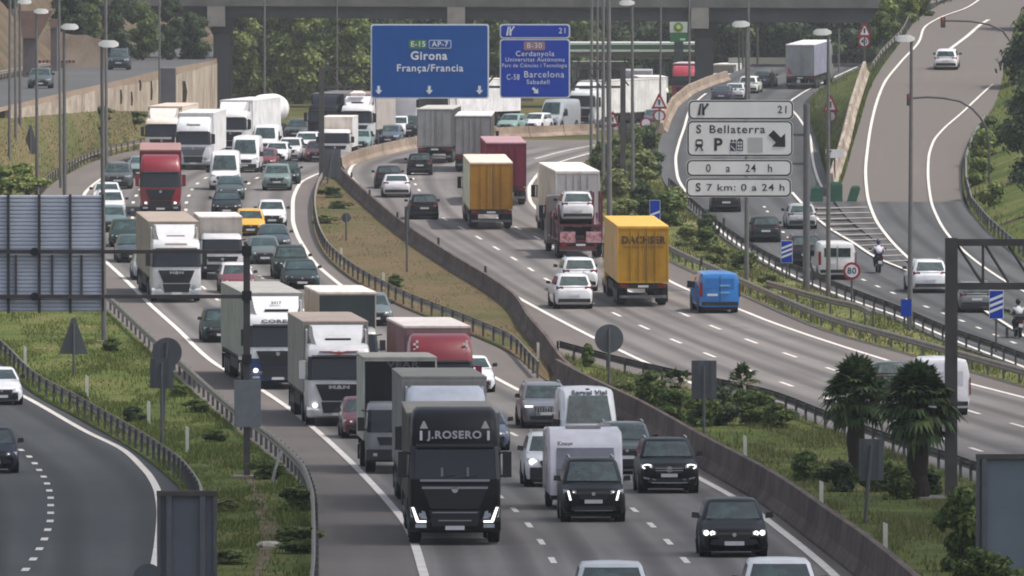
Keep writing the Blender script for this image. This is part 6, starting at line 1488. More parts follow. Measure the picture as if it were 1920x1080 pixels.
def drive(kname, px, py, lane, label, body, group, cat='car', name='car', away=False, lit=False, mats=None, turn=0.0, skip=(), y=None):
    k = kit(kname) if isinstance(kname, str) else kname
    p = gp(px, py, LANE_SURF[lane], .03) if y is None else at_y(px, py, y); d = heading(lane, p) if y is None else Vector((0, 1, 0))
    ang = math.atan2(-d.x, d.y) + turn; slope = math.atan2(d.z, math.hypot(d.x, d.y))
    mm = {'body': body if not isinstance(body, tuple) else paint(body), 'strip': M_LIT if lit else M_LAMP, 'mirror': M_BLACK, 'trim': M_BLACK, 'bumper': M_BLACK, 'rearglass': M_GLASS, 'grille': M_BLACK, 'grillebar': M_DARK, 'visor': M_BLACK,
          'side': cloth((150, 146, 140)), 'boxroof': cloth((206, 200, 192)), 'front': cloth((150, 146, 140)), 'rear': cloth((170, 170, 172)), 'rearframe': cloth((150, 150, 152)), 'deflector': None}
    if mats:
        mats = {q: (tuple(min(238, int(x * 1.28)) for x in v) if q == 'side' and isinstance(v, tuple) else v) for q, v in mats.items()}
        for q, v in mats.items(): mm[q] = (cloth(v) if q in ('side', 'boxroof', 'front', 'rear', 'rearframe') else paint(v)) if isinstance(v, tuple) else v
    for q in ('roof', 'deflector'):
        if mm.get(q) is None: mm[q] = mm['body']
    loc = p.copy(); rz = ang
    if away: loc = p + Vector((-math.sin(ang), math.cos(ang), math.tan(slope))) * k.L; rz = ang + math.pi
    root = k.put(name, loc, rz, mm, skip)
    root.rotation_euler = Matrix.LocRotScale(None, Matrix.Rotation(rz, 3, 'Z').to_quaternion() @ Matrix.Rotation(slope if not away else -slope, 3, 'X').to_quaternion(), None).to_euler()
    tag(root, label, cat, group); return root
def on_vehicle(root, txt, size, x, y, z, mat, tilt=0.0, bold=.01, w=None, rear=False, name='lettering'):
    o = link(name, text_mesh(txt, size, .004, bold), mat, root); o.location = (x, y, z); o.rotation_euler = (tilt, 0, math.pi if rear else 0)
    if w: o.scale.x = w / max(o.dimensions.x, .01)
    return o
# ================================================================== TRAFFIC
GL, GR, GS = 'cars in the left carriageway', 'cars driving away in the right carriageway', 'vehicles on the service road'
TL, TR = 'lorries in the left carriageway', 'lorries driving away in the right carriageway'
WHT, SIL, BLK, DGR, GRN, GRY, RED = (226, 226, 228), (150, 152, 156), (12, 13, 16), (46, 50, 54), (34, 46, 42), (92, 96, 100), (128, 22, 38)
TEAL = (74, 92, 94)
# ---------------- left carriageway, nearest first
drive('hatch', 1149, 1190, 'L', 'silver car cut by the bottom edge, only its roof and windscreen showing', (196, 200, 204), GL)
drive('hatch', 1466, 1182, 'L', 'white car cut by the bottom edge at the right of the nearest lanes', WHT, GL)
c = drive('hatch', 1377, 1046, 'L', 'black hatchback with bright headlights, nearest complete car at the bottom right', BLK, GL, lit=True)
drive('suv', 1255, 926, 'L', 'black SUV with glowing loop headlights beside the barrier', (11, 12, 17), GL, lit=True, mats={'trim': M_CHROME})
drive('mpv', 1113, 980, 'L', 'dark green-black people carrier towing the white caravan', (12, 17, 17), GL, lit=True, mats={'trim': M_GALV})
# caravan
def caravan():
    w, L, H = 1.12, 5.4, 2.42; k = Kit(L, 2 * w, H)
    prof = [(.12, .42), (0, .9), (.02, 1.25), (.28, 1.9), (.55, 2.25), (.95, 2.4), (2.5, 2.44), (L - .4, 2.38), (L - .05, 2.1), (L, 1.2), (L - .1, .42)]
    rings = []
    for x, inset in ((-w, .09), (-w * .94, .0), (w * .94, .0), (w, .09)):
        cy, cz = L / 2, 1.3; rings.append([(x, cy + (y - cy) * (1 - inset * .35), cz + (z - cz) * (1 - inset)) for y, z in prof])
    k.part('body', MB().loft(rings), 'body', True)
    m = MB(); quadpatch(m, (-.88, .01, 1.02), (.88, .01, 1.02), (.88, .02, 1.24), (-.88, .02, 1.24), .02); quadpatch(m, (-.88, .02, 1.25), (.88, .02, 1.25), (.86, .26, 1.84), (-.86, .26, 1.84), .02); k.part('front_window', m, 'win')
    for a in (-.86, .76): k.part('trim_panel', MB().box(a, a + .1, -.03, .02, .5, 1.0), M_GALV)
    k.part('roof_hatch', MB().box(-.55, .5, 1.1, 1.8, 2.42, 2.5), P('hatch_grey', (150, 140, 142), .6)); k.part('roof_vent', MB().box(.45, .85, 2.4, 2.8, 2.42, 2.5), P('hatch_grey', (150, 140, 142)))
    k.part('underbody', MB().box(-w * .9, w * .9, .3, L - .2, .28, .43), M_BLACK)
    k.part('tow_bar', MB().hexa([(-.5, .2, .36), (.5, .2, .36), (.06, -1.15, .4), (-.06, -1.15, .4), (-.5, .2, .44), (.5, .2, .44), (.06, -1.15, .48), (-.06, -1.15, .48)]), M_DARK)
    k.part('jockey_wheel', MB().disc((.25, -.6, .14), .14, 'x', 14, .06), M_RUBBER)
    for sx in (-1, 1): k.wheel(sx * (w - .1), L * .5, .33, .2)
    for sx in (-1, 1):
        m = MB(); p = [(sx * w, 1.2, 1.3), (sx * w, 2.1, 1.3), (sx * w, 2.1, 1.9), (sx * w, 1.3, 1.9)]; quadpatch(m, *(p if sx > 0 else (p[1], p[0], p[3], p[2])), .0); k.part('side_window', m, M_GLASS)
    return k
c = drive(caravan(), 1098, 957, 'L', 'white touring caravan hitched behind the dark people carrier', (214, 212, 220), GL, 'caravan', 'caravan', mats={'win': P('caravan_window', (120, 122, 132), .2, var=.1)})
on_vehicle(c, 'Knaus', .17, -.62, .06, 1.98, P('letter_grey', (110, 108, 116), .5), -.45)
drive('suv', 1040, 914, 'L', 'white car with one headlight showing left of the caravan', WHT, GL, lit=True)
drive('suv', 1176, 890, 'L', 'grey-green off-roader between the caravan and the black SUV', (58, 70, 70), GL)
drive('suv', 1026, 804, 'L', 'silver SUV with a dark slatted grille left of the service van', (122, 126, 134), GL, lit=True)
v = drive('vanhigh', 1107, 866, 'L', 'white high-roof van reading Servei Vial with a yellow item behind its windscreen', (222, 224, 228), GL, 'van', 'van')
on_vehicle(v, 'Servei Vial', .3, .05, 1.48, 2.36, P('letter_dark', (70, 76, 84), .5), -.9, .015, 1.25)
m = MB().loft([[(-.22, 0, 0), (.22, 0, 0), (.22, .1, 0), (-.22, .1, 0)], [(-.1, 0, .12), (.16, 0, .1), (.16, .1, .1), (-.1, .1, .12)]]); o = m.build('dashboard_vest', P('vest_yellow', (190, 220, 40), .6), v); o.location = (-.15, .86, 1.33)
o = MB().tube([(0, 1.75, 2.36), (0, 1.75, 2.5)], .07, 8).build('roof_marker', M_BLACK, v)
m = MB()
for q in range(-3, 4): m.box(q * .18 - .06, q * .18 + .06, 2.2, 2.3, 0, .02) if False else m.prism([(q * .18 - .08, .86), (q * .18 + .02, .86), (q * .18 + .1, 1.0), (q * .18 - .0, 1.0)], -.02, .04)
m.build('bonnet_stripes', P('stripe_maroon', (110, 40, 60), .5), v)
drive('sedan', 910, 846, 'L', 'blue-grey saloon half hidden behind the nearest black lorry', (74, 84, 104), GL, lit=True)
drive('sedan', 890, 737, 'L', 'white saloon half hidden behind the red cabbed lorry', WHT, GL, lit=True)
drive('hatch', 686, 823, 'L', 'dark red car peeping out left of the open grey lorry', (96, 30, 38), GL, lit=True)

def logo(root, txt, size, z, col, y=-.09, w=None, tilt=0): return on_vehicle(root, txt, size, 0, y, z, P('letter_%d_%d_%d' % col, col, .4), tilt, .01, w)
NAVY = (13, 15, 21)
t = drive('articlow', 853, 1023, 'L', 'black lorry with white slanted daytime lights and J.ROSERO on its brow, nearest of all', NAVY, TL, 'lorry', 'articulated_lorry', lit=False, mats={'side': (108, 106, 102), 'boxroof': (150, 144, 134), 'front': (104, 100, 96), 'bumper': NAVY, 'visor': M_BLACK})
logo(t, 'J.ROSERO', .3, 2.98, (150, 150, 156), .24, 1.5, -.3)
for sx in (-1, 1):
    m = MB().hexa([(sx * .98, -.05, .62), (sx * 1.06, -.05, .62), (sx * 1.06, -.02, .66), (sx * .98, -.02, .66), (sx * 1.12, -.03, 1.02), (sx * 1.19, -.02, 1.02), (sx * 1.19, .02, 1.02), (sx * 1.12, .02, 1.02)]); m.box(min(sx * .78, sx * 1.04), max(sx * .78, sx * 1.04), -.06, -.02, .6, .66)
    m.build('daytime_light', M_LIT, t)
    MB().box(sx * .92 - .035, sx * .92 + .035, .2, .28, 2.84, 3.1).build('brow_light', P('brow_white', (210, 210, 210), .4), t)
    MB().loft([[(sx * .84 - .13, .42, 3.12), (sx * .84 + .13, .42, 3.12), (sx * .84 + .13, .5, 3.12), (sx * .84 - .13, .5, 3.12)], [(sx * .84 - .02, .46, 3.36), (sx * .84 + .02, .46, 3.36), (sx * .84 + .02, .5, 3.36), (sx * .84 - .02, .5, 3.36)]]).build('roof_horn', P('horn_steel', (160, 160, 156), .35, .6), t)
    MB().box(sx * .35 - .03, sx * .35 + .03, .0, .05, 1.86, 2.1).build('wiper_arm', P('wiper_grey', (120, 122, 126), .5), t)
MB().box(-.95, .95, -.06, -.0, 1.72, 1.78).build('bonnet_strip', P('strip_grey', (150, 152, 158), .4, .5), t); MB().box(-.9, .9, -.075, -.046, 1.52, 1.58).build('bonnet_strip', P('strip_grey', (150, 152, 158)), t)
MB().box(-.62, .62, -.08, -.05, .86, .89).build('bumper_strip', P('strip_grey', (150, 152, 158)), t); MB().box(-.45, .45, -.08, -.05, .64, .67).build('bumper_strip', P('strip_grey', (150, 152, 158)), t)
t = drive('artic', 838, 960, 'L', 'grey lorry with a silver roof fairing close behind the black lorry', (200, 204, 214), TL, 'lorry', 'articulated_lorry', mats={'side': (140, 138, 136), 'front': (150, 146, 140), 'boxroof': (150, 146, 138), 'bumper': BLK})
t = drive('rigidbig', 754, 889, 'L', 'grey lorry with a tall black headboard above its low cab, left of the black lorry', (128, 130, 134), TL, 'lorry', 'box_lorry', mats={'side': (160, 160, 150), 'front': (16, 17, 22), 'boxroof': (176, 172, 162), 'bumper': M_BLACK})
on_vehicle(t, 'VEAR', .3, .1, 1.86, 3.62, P('letter_86_86_90', (86, 86, 90), .5), 0, .005, 1.1)
t = drive('articflat', 636, 800, 'L', 'white lorry with a red winged mark over its windscreen and a grey curtain trailer', (218, 218, 220), TL, 'lorry', 'articulated_lorry', lit=True, mats={'side': (140, 136, 130), 'boxroof': (176, 160, 148), 'front': (130, 124, 118), 'bumper': (196, 196, 198), 'mirror': (200, 200, 202)})
MB().prism([(-.75, 2.9), (-.2, 2.84), (0, 2.76), (.2, 2.84), (.75, 2.9), (.3, 2.9), (.1, 2.86), (0, 2.9), (-.1, 2.86), (-.3, 2.9)], .2, .3).build('wing_emblem', P('emblem_red', (190, 70, 76), .4), t)
logo(t, 'MAN', .17, 1.5, (170, 172, 176), -.1, .8); MB().box(-.5, .5, .8, .9, 3.3, 3.38).build('deflector_slot', M_BLACK, t)
t = drive('articflat', 521, 731, 'L', 'white lorry with a blue lower cab, leftmost of the middle group', (224, 224, 226), TL, 'lorry', 'articulated_lorry', lit=True, mats={'side': (146, 146, 138), 'boxroof': (176, 174, 168), 'front': (150, 148, 144), 'bumper': (26, 52, 96), 'grille': M_BLACK})
on_vehicle(t, '2417', .2, 0, 1.0, 3.62, P('letter_90_90_96', (90, 90, 96), .5), -.7, .01); MB().box(-.5, .5, .72, .8, 3.28, 3.36).build('deflector_slot', M_BLACK, t)
MB().box(-1.24, 1.24, -.02, .3, .755, 1.3).build('lower_cab', paint((26, 52, 96)), t)
on_vehicle(t, 'CORESA', .2, .1, .24, 2.86, P('letter_90_90_96', (90, 90, 96), .5), -.3, .01, 1.6)
t = drive('rigidbig', 658, 722, 'L', 'lorry with a dark grey headboard and a pale roof behind the winged white lorry', (150, 150, 150), TL, 'lorry', 'box_lorry', mats={'side': (150, 136, 124), 'boxroof': (236, 226, 216), 'front': (50, 58, 60)})
t = drive('artic', 828, 812, 'L', 'dark red cabbed lorry with a white roofed trailer behind the black headboard', RED, TL, 'lorry', 'articulated_lorry', mats={'side': (120, 88, 88), 'boxroof': (236, 226, 220), 'front': (150, 120, 118), 'bumper': RED, 'mirror': RED})
for sx in (-1, 1):
    for i in range(4):
        MB().box(sx * .95 - .1 + .1 * (i % 2), sx * .95 - .01 + .1 * (i % 2), .42, .5, 3.1 + .1 * i, 3.19 + .1 * i).build('checker', P('checker_white', (214, 214, 214), .5), t)
drive('hatch', 417, 643, 'L', 'dark green hatchback alone in its lane left of the white and blue lorry', (34, 44, 40), GL)
t = drive('articflat', 331, 568, 'L', 'white lorry with a big black lower grille, nearest beside the left sign panel', (212, 212, 214), TL, 'lorry', 'articulated_lorry', mats={'side': (148, 138, 126), 'boxroof': (176, 160, 146), 'front': (170, 160, 150), 'bumper': (190, 190, 194)})
logo(t, 'MAN', .17, 1.5, (150, 152, 158), -.1, .7); MB().box(-.45, .45, .8, .88, 3.3, 3.36).build('deflector_slot', P('slot_grey', (150, 130, 126), .5), t)
MB().box(-.55, .55, .28, .34, 2.84, 2.98).build('name_board', P('board_pale', (214, 190, 180), .5, var=.3, scale=14), t)
drive('rigid', 417, 525, 'L', 'small white box lorry with two dark slots on its bulkhead', (206, 206, 208), TL, 'lorry', 'box_lorry', mats={'side': (150, 140, 132), 'front': (176, 168, 162), 'boxroof': (240, 232, 228), 'bumper': M_BLACK})
drive('hatch', 446, 551, 'L', 'dark red small car with a white roof in front of the small box lorry', (110, 34, 50), GL, lit=True, mats={'roof': (226, 222, 222)})
drive('sedan', 497, 496, 'L', 'grey-green saloon right of the small box lorry', (84, 98, 94), GL, lit=True)
drive('sedan', 515, 473, 'L', 'dark blue-green car close behind the grey-green saloon', (40, 54, 60), GL, lit=True)
drive('hatch', 510, 425, 'L', 'white hatchback beside the yellow car', WHT, GL)
drive('hatch', 470, 443, 'L', 'yellow car half hidden behind the small box lorry', (226, 172, 36), GL)
drive('sedan', 425, 406, 'L', 'black saloon with slanted white lamps in front of the small white van', (30, 36, 42), GL, lit=True)
drive('sedan', 431, 375, 'L', 'dark teal saloon directly behind the black saloon', (50, 66, 66), GL, lit=True)
drive('vanhigh', 421, 357, 'L', 'boxy white van in the middle of the far queue, right of the red lorry', (230, 228, 228), GL, 'van', 'van', mats={'bumper': (190, 188, 190)})
drive('vanhigh', 458, 324, 'L', 'white high-roof van with a dark lower grille behind the boxy white van', WHT, GL, 'van', 'van')
drive('suv', 519, 358, 'L', 'pale green-grey SUV leading the right hand queue', (112, 130, 124), GL)
drive('sedan', 536, 346, 'L', 'dark green saloon right behind the pale SUV', (40, 52, 50), GL, lit=True)
drive('hatch', 494, 319, 'L', 'small dark red car behind the white high-roof van', (110, 26, 42), GL, lit=True)
drive('hatch', 517, 306, 'L', 'white hatchback in the far queue left of the white SUV', WHT, GL)
drive('suv', 541, 303, 'L', 'white SUV in the far queue behind the dark green saloon', WHT, GL)
drive('suv', 572, 291, 'L', 'white SUV in the far queue nearest the dark gantry post', (232, 230, 232), GL)
drive('hatch', 592, 304, 'L', 'dark red hatchback half hidden by the dark gantry post', (112, 30, 48), GL, lit=True)
drive('suv', 553, 264, 'L', 'dark grey SUV high in the far queue', (58, 66, 64), GL)
drive('vanmid', 495, 292, 'L', 'white van beside the long white trailer in the far queue', WHT, GL, 'van', 'van')
drive('suv', 547, 541, 'L', 'dark green SUV with a lit lamp at the shoulder line', (36, 48, 44), GL, lit=True) if False else None
drive('suv', 548, 524, 'L', 'dark green SUV with a lit lamp behind the dark saloon at the edge line', (36, 48, 44), GL, lit=True)
drive('sedan', 567, 543, 'L', 'dark blue-green saloon on the edge line above the pale roofed lorry', (40, 56, 58), GL)
drive('hatch', 703, 612, 'L', 'grey car seen between the dark browed lorry and the median rail', (92, 104, 108), GL, lit=True)
drive('suv', 220, 355, 'L', 'dark grey SUV in the outer lane beyond the white queue', (66, 74, 74), GL)
drive('sedan', 262, 334, 'L', 'pale green-grey saloon behind the red lorry in the outer lane', (120, 138, 136), GL, lit=True)
drive('sedan', 200, 388, 'L', 'white saloon at the head of the sign panel, farthest of the white pair', WHT, GL)
drive('suv', 206, 412, 'L', 'white SUV nearer of the white pair at the sign panel edge', WHT, GL)
drive('hatch', 211, 436, 'L', 'grey-teal car just right of the sign panel edge', (96, 112, 114), GL)
drive('hatch', 237, 464, 'L', 'dark green hatchback between the sign panel and the white lorry', (32, 52, 44), GL, lit=True)
drive('sedan', 251, 493, 'L', 'dark teal saloon nearest of the queue beside the white lorry trailer', (50, 66, 70), GL)
drive('hatch', 281, 526, 'L', 'pale car almost hidden behind the nearest white lorry cab', SIL, GL)
t = drive('artic', 301, 406, 'L', 'bright red lorry in the far left lanes', (128, 16, 34), TL, 'lorry', 'articulated_lorry', lit=True, mats={'side': (108, 34, 44), 'front': (120, 40, 50), 'boxroof': (170, 130, 126), 'bumper': M_BLACK, 'mirror': (120, 26, 40)})
t = drive('articflat', 303, 303, 'L', 'cream white lorry behind the bright red lorry', (232, 222, 212), TL, 'lorry', 'articulated_lorry', mats={'side': (190, 176, 162), 'front': (160, 144, 132), 'boxroof': (226, 206, 190), 'bumper': (200, 192, 186)})
t = drive('artic', 362, 319, 'L', 'tall plain white lorry beside the bright red lorry', (226, 228, 232), TL, 'lorry', 'articulated_lorry', mats={'side': (214, 200, 200), 'front': (214, 212, 212), 'boxroof': (230, 228, 228), 'bumper': (180, 184, 192), 'grille': (120, 124, 134)})
logo(t, 'Alquitex', .24, 3.2, (70, 74, 80), .42, 1.0, -.6)
t = drive('articflat', 432, 288, 'L', 'white lorry with a red cab side and a long white trailer turning into view', (230, 228, 228), TL, 'lorry', 'articulated_lorry', mats={'side': (214, 212, 210), 'front': (222, 220, 218), 'boxroof': (236, 234, 232), 'bumper': M_BLACK}, turn=-.07)
MB().box(-1.262, -1.2, .3, 2.2, .7, 2.6).build('red_door', paint((170, 40, 60)), t)
t = drive('articflat', 606, 272, 'L', 'dark navy lorry with pale roof lamps half behind the gantry post', (26, 30, 40), TL, 'lorry', 'articulated_lorry', mats={'side': (60, 62, 66), 'front': (60, 62, 66), 'boxroof': (110, 110, 112)})
t = drive('rigid', 628, 305, 'L', 'white box lorry right of the dark gantry post', (226, 224, 222), TL, 'lorry', 'box_lorry', mats={'side': (214, 208, 204), 'front': (232, 220, 206), 'boxroof': (240, 228, 214), 'bumper': (214, 212, 212)})
t = drive('articflat', 668, 274, 'L', 'white lorry with a pale beacon on its roof below the blue sign corner', (224, 224, 226), TL, 'lorry', 'articulated_lorry', mats={'side': (150, 144, 140), 'front': (120, 114, 110), 'boxroof': (150, 130, 120), 'bumper': (190, 190, 194)})
MB().loft([[(-.5, .9, 3.9), (.5, .9, 3.9), (.5, 1.4, 3.9), (-.5, 1.4, 3.9)], [(-.62, .85, 4.1), (.62, .85, 4.1), (.62, 1.5, 4.1), (-.62, 1.5, 4.1)], [(-.3, 1.0, 4.3), (.3, 1.0, 4.3), (.3, 1.3, 4.3), (-.3, 1.3, 4.3)]]).build('roof_beacon', P('beacon_pale', (240, 226, 220), .4), t)
MB().box(-.45, .45, .8, .9, 3.32, 3.42).build('deflector_slot', M_BLACK, t)
drive('hatch', 673, 281, 'L', 'pale teal car in front of the beacon lorry', (126, 146, 144), GL)
drive('hatch', 727, 271, 'L', 'blue-grey car behind the tan barrier left of the white van', (64, 80, 96), GL, lit=True)
drive('suv', 741, 258, 'L', 'white car behind the blue-grey car at the tan barrier', WHT, GL)
drive('suv', 766, 258, 'L', 'dark car between the white car and the grey lorry tail', DGR, GL)
drive('coach', 753, 249, 'L', 'pale grey coach with a wide dark windscreen below the big blue sign', (180, 178, 182), 'far vehicles in the left carriageway', 'coach', 'coach')
drive('articbox', 806, 240, 'L', 'cream lorry whose box top shows above the grey open lorry', (214, 208, 200), TL, 'lorry', 'articulated_lorry', mats={'side': (210, 200, 190), 'front': (224, 214, 204), 'boxroof': (220, 210, 200)})
drive('hatch', 948, 248, 'L', 'pale teal car half sunk behind the tan barrier under the narrow blue sign', (130, 158, 150), GL)
drive('hatch', 992, 246, 'L', 'white car half hidden behind the tan barrier left of the grey van', WHT, GL)
drive('vanhigh', 1026, 243, 'L', 'silver grey van behind the tan barrier left of the last white lorry', (160, 166, 172), GL, 'van', 'van')
t = drive('articflat', 1090, 240, 'L', 'white lorry farthest along the tan barrier, below the narrow blue sign', (226, 228, 230), TL, 'lorry', 'articulated_lorry', mats={'side': (190, 186, 184), 'front': (180, 176, 174), 'bumper': (120, 126, 140)})
MB().box(-.5, .5, .8, .9, 3.32, 3.42).build('deflector_slot', M_BLACK, t)
# tank lorry
def tanker():
    k = Kit(0, 2.5, 3.7); d, _ = cab_parts(k, 'flat'); m = MB(); n = 22; rings = []
    for y, q in ((2.9, .5), (3.05, .95), (3.5, 1.22), (7.5, 1.22), (8.6, 1.1), (9.3, .75), (9.5, .3)): rings.append([(q * math.cos(2 * math.pi * i / n), y, 2.35 + q * math.sin(2 * math.pi * i / n)) for i in range(n)])
    k.part('tank', m.loft(rings), 'side', True); chassis_parts(k, .6, 9.3, 1.15, (6.4, 7.8), front=1.35); k.L = 9.5; k.part('underrun_bar', MB().box(-1.1, 1.1, 9.1, 9.25, .5, .65), M_GALV); return k
drive(tanker(), 476, 262, 'L', 'white tank lorry with a rounded drum behind the long white trailer', (216, 216, 214), TL, 'lorry', 'tank_lorry', mats={'side': (222, 222, 220)}, turn=-.05)

# ---------------- ramps on the left
drive('sedan', 3, 760, 'V', 'white saloon entering at the left edge on the bottom left ramp', (226, 226, 234), 'cars on the ramps at the left')
drive('hatch', -14, 888, 'V', 'dark car with a lit lamp cut by the left edge', (24, 28, 44), 'cars on the ramps at the left', lit=True)
drive('mpv', 222, 131, 'U', 'dark people carrier coming down the upper left ramp', (44, 56, 62), 'cars on the ramps at the left', lit=True)
drive('hatch', 74, 166, 'U', 'grey teal hatchback on the upper left ramp behind the lamp posts', (62, 76, 76), 'cars on the ramps at the left')

# ---------------- right carriageway, seen from behind
drive('vanmid', 1772, 780, 'R', 'white van behind the dark gantry post at the right', (232, 232, 236), GR, 'van', 'van', away=True, mats={'rearglass': P('van_door_white', (206, 206, 212), .3, var=.08)})
drive('hatch', 1677, 748, 'R', 'dark green car almost hidden behind the tall palms', (54, 66, 58), GR, away=True)
v = drive('vanlow', 1350, 588, 'R', 'bright blue van in the outer lane', (44, 124, 198), GR, 'van', 'van', away=True, mats={'rearglass': P('van_door_blue', (40, 112, 184), .3, var=.08)})
for z, ww in ((1.32, .5), (.98, .45)):
    o = MB().box(-ww / 2 - .25, ww / 2 - .25, 5.02, 5.04, z, z + .07).build('side_lettering', P('letter_pale_blue', (130, 180, 220), .5, var=.3, scale=18), v)
t = drive('articbox', 1206, 576, 'R', 'yellow lorry tail reading DACHSER', (206, 158, 38), TR, 'lorry', 'articulated_lorry', away=True, turn=-.052, mats={'side': (176, 142, 92), 'boxroof': (236, 184, 86), 'rear': (180, 134, 34), 'rearframe': (196, 146, 36), 'front': (196, 150, 84)})
L_ = kit('articbox').L
on_vehicle(t, 'DACHSER', .5, 0, L_ + .05, 3.32, P('letter_brown', (70, 46, 22), .5), 0, .022, 2.2, True); on_vehicle(t, 'Intelligent Logistics', .16, 0, L_ + .05, 2.98, P('letter_brown2', (120, 82, 26), .5), 0, .004, 2.0, True)
drive('suv', 1077, 580, 'R', 'white SUV nearest in the left lane, beside the yellow lorry', WHT, GR, away=True)
drive('suv', 1088, 547, 'R', 'white car directly ahead of the nearest white SUV', (230, 232, 236), GR, away=True)
t = drive('artic', 1083, 450, 'R', 'cream white lorry with double tail doors ahead of the car transporter', (214, 210, 206), TR, 'lorry', 'articulated_lorry', away=True, turn=-.012, mats={'side': (176, 164, 150), 'boxroof': (246, 236, 228), 'rear': (176, 172, 172), 'rearframe': (206, 204, 204)})
t = drive('artic', 921, 431, 'R', 'ochre yellow lorry tail in the middle lane', (200, 146, 40), TR, 'lorry', 'articulated_lorry', away=True, turn=-.05, mats={'side': (206, 186, 166), 'boxroof': (240, 222, 206), 'rear': (168, 120, 36), 'rearframe': (158, 114, 40)})
drive('artic', 949, 386, 'R', 'dark maroon lorry tail ahead of the ochre yellow one', (110, 30, 50), TR, 'lorry', 'articulated_lorry', away=True, mats={'side': (130, 50, 66), 'boxroof': (190, 150, 156), 'rear': (112, 28, 52), 'rearframe': (100, 30, 48)})
drive('artic', 887, 323, 'R', 'grey lorry tail with a bright roof edge behind the maroon one', (150, 150, 152), TR, 'lorry', 'articulated_lorry', away=True, mats={'side': (110, 106, 100), 'boxroof': (236, 236, 236), 'rear': (140, 138, 140), 'rearframe': (96, 96, 96)})
drive('artic', 815, 307, 'R', 'grey plain lorry tail left of the bright roof edge lorry', (140, 142, 146), TR, 'lorry', 'articulated_lorry', away=True, mats={'side': (66, 66, 68), 'boxroof': (200, 196, 192), 'rear': (150, 150, 150), 'rearframe': (120, 118, 116)})
drive('hatch', 787, 329, 'R', 'black hatchback at the tail of the grey plain lorry', (22, 24, 30), GR, away=True)
drive('hatch', 729, 354, 'R', 'dark hatchback beside the white saloon near the median', (44, 46, 54), GR, away=True)
drive('sedan', 744, 371, 'R', 'white saloon near the median barrier', (222, 222, 226), GR, away=True)
drive('hatch', 796, 412, 'R', 'black hatchback nearest the ochre lorry', (24, 27, 32), GR, away=True)
# car transporter with a white car on its upper deck
def transporter():
    k = Kit(11.5, 2.5, 3.9); cab_parts(k, 'flat'); chassis_parts(k, .6, 11.4, .95, (8.6, 9.9), front=1.35); L = 11.5
    maroon = paint((92, 34, 44)); k.part('lower_deck', MB().box(-1.2, 1.2, 2.5, L, .92, 1.02), 'frame'); k.part('upper_deck', MB().hexa([(-1.2, 2.5, 2.2), (1.2, 2.5, 2.2), (1.2, L - .2, 1.78), (-1.2, L - .2, 1.78), (-1.2, 2.5, 2.32), (1.2, 2.5, 2.32), (1.2, L - .2, 1.9), (-1.2, L - .2, 1.9)]), 'frame')
    for x in (-1.2, -.72, 1.2):
        for y in ((L - .4, L - 2.0) if x != 1.2 else (L - .4,)):
            k.part('upright', MB().box(x - .06, x + .06, y - .08, y + .08, .9, 3.7 if x < 0 else 3.0), 'frame')
    for y in (5.0, 7.5): 
        for x in (-1.2, 1.2): k.part('upright', MB().box(x - .05, x + .05, y - .08, y + .08, .9, 2.4), 'frame')
    m = MB()
    for sx in (-1, 1): m.hexa([(sx * .3, L, .82), (sx * 1.15, L, .82), (sx * 1.15, L + .08, .82), (sx * .3, L + .08, .82), (sx * .3, L, 1.5), (sx * 1.15, L, 1.5), (sx * 1.15, L + .05, 1.5), (sx * .3, L + .05, 1.5)])
    k.part('loading_ramp', m, P('ramp_striped', (186, 150, 156), .5, var=.5, scale=5, vmix=(130, 50, 60)))
    k.part('rear_frame', MB().box(-1.2, 1.2, L + .0, L + .12, .5, .8), 'frame'); tail_parts(k, L + .1, .95); k.L = L + .15; return k
t = drive(transporter(), 1089, 486, 'R', 'maroon framed car transporter right behind the cream white lorry', (110, 106, 106), TR, 'lorry', 'car_transporter', away=True, mats={'frame': (96, 40, 50)})
k = kit('suv'); t_m = t.matrix_basis if False else None
bpy.context.view_layer.update()
def aboard(host, x, y, z, label, body, kname='suv', flip=False):
    p = host.matrix_world @ Vector((x, y, z)); d = (host.matrix_world.to_3x3() @ Vector((0, 1, 0)))
    root = kit(kname).put('car', p, math.atan2(-d.x, d.y), {'body': paint(body), 'strip': M_LAMP, 'mirror': M_BLACK, 'trim': M_BLACK, 'roof': paint(body)})
    return tag(root, label, 'car', 'cars carried on the transporter')
aboard(t, .15, 6.75, 1.94, 'white car riding on the upper deck of the car transporter', (214, 214, 218))
aboard(t, .1, 6.4, 1.05, 'dark car in the lower deck of the car transporter', (40, 46, 66), 'hatch')

# ---------------- service road, exit road and ramp on the right
drive('sedan', 1362, 399, 'S', 'dark car just below the white services sign', (34, 36, 40), GS, away=True)
drive('hatch', 1436, 456, 'S', 'dark hatchback left of the services sign post', (40, 48, 50), GS, away=True)
drive('wagon', 1504, 431, 'S', 'silver estate car passing behind the services sign post', (168, 174, 174), GS, away=True, mats={'trim': M_CHROME})
drive('suv', 1512, 502, 'S', 'dark SUV behind the blue three bar sign', (44, 46, 56), GS, away=True)
drive('vanlow', 1570, 526, 'S', 'white van with a dark rear window on the service road', (226, 224, 224), GS, 'van', 'van', away=True)
drive('suv', 1745, 551, 'S', 'white SUV left of the dark gantry post on the service road', (228, 230, 236), GS, away=True)
drive('wagon', 1832, 588, 'S', 'dark silver car behind the tall blue countdown sign', (104, 108, 110), GS, away=True)
drive('hatch', 1773, 132, 'P', 'white hatchback driving up the ramp at the top right', (228, 226, 228), GS, away=True)
t = drive('artic', 1500, 168, 'X', 'pale grey lorry on the exit road at the top right', (150, 150, 156), GS, 'lorry', 'articulated_lorry', away=True, mats={'side': (126, 126, 146), 'boxroof': (240, 240, 242), 'rear': (150, 152, 156), 'rearframe': (146, 146, 152)})
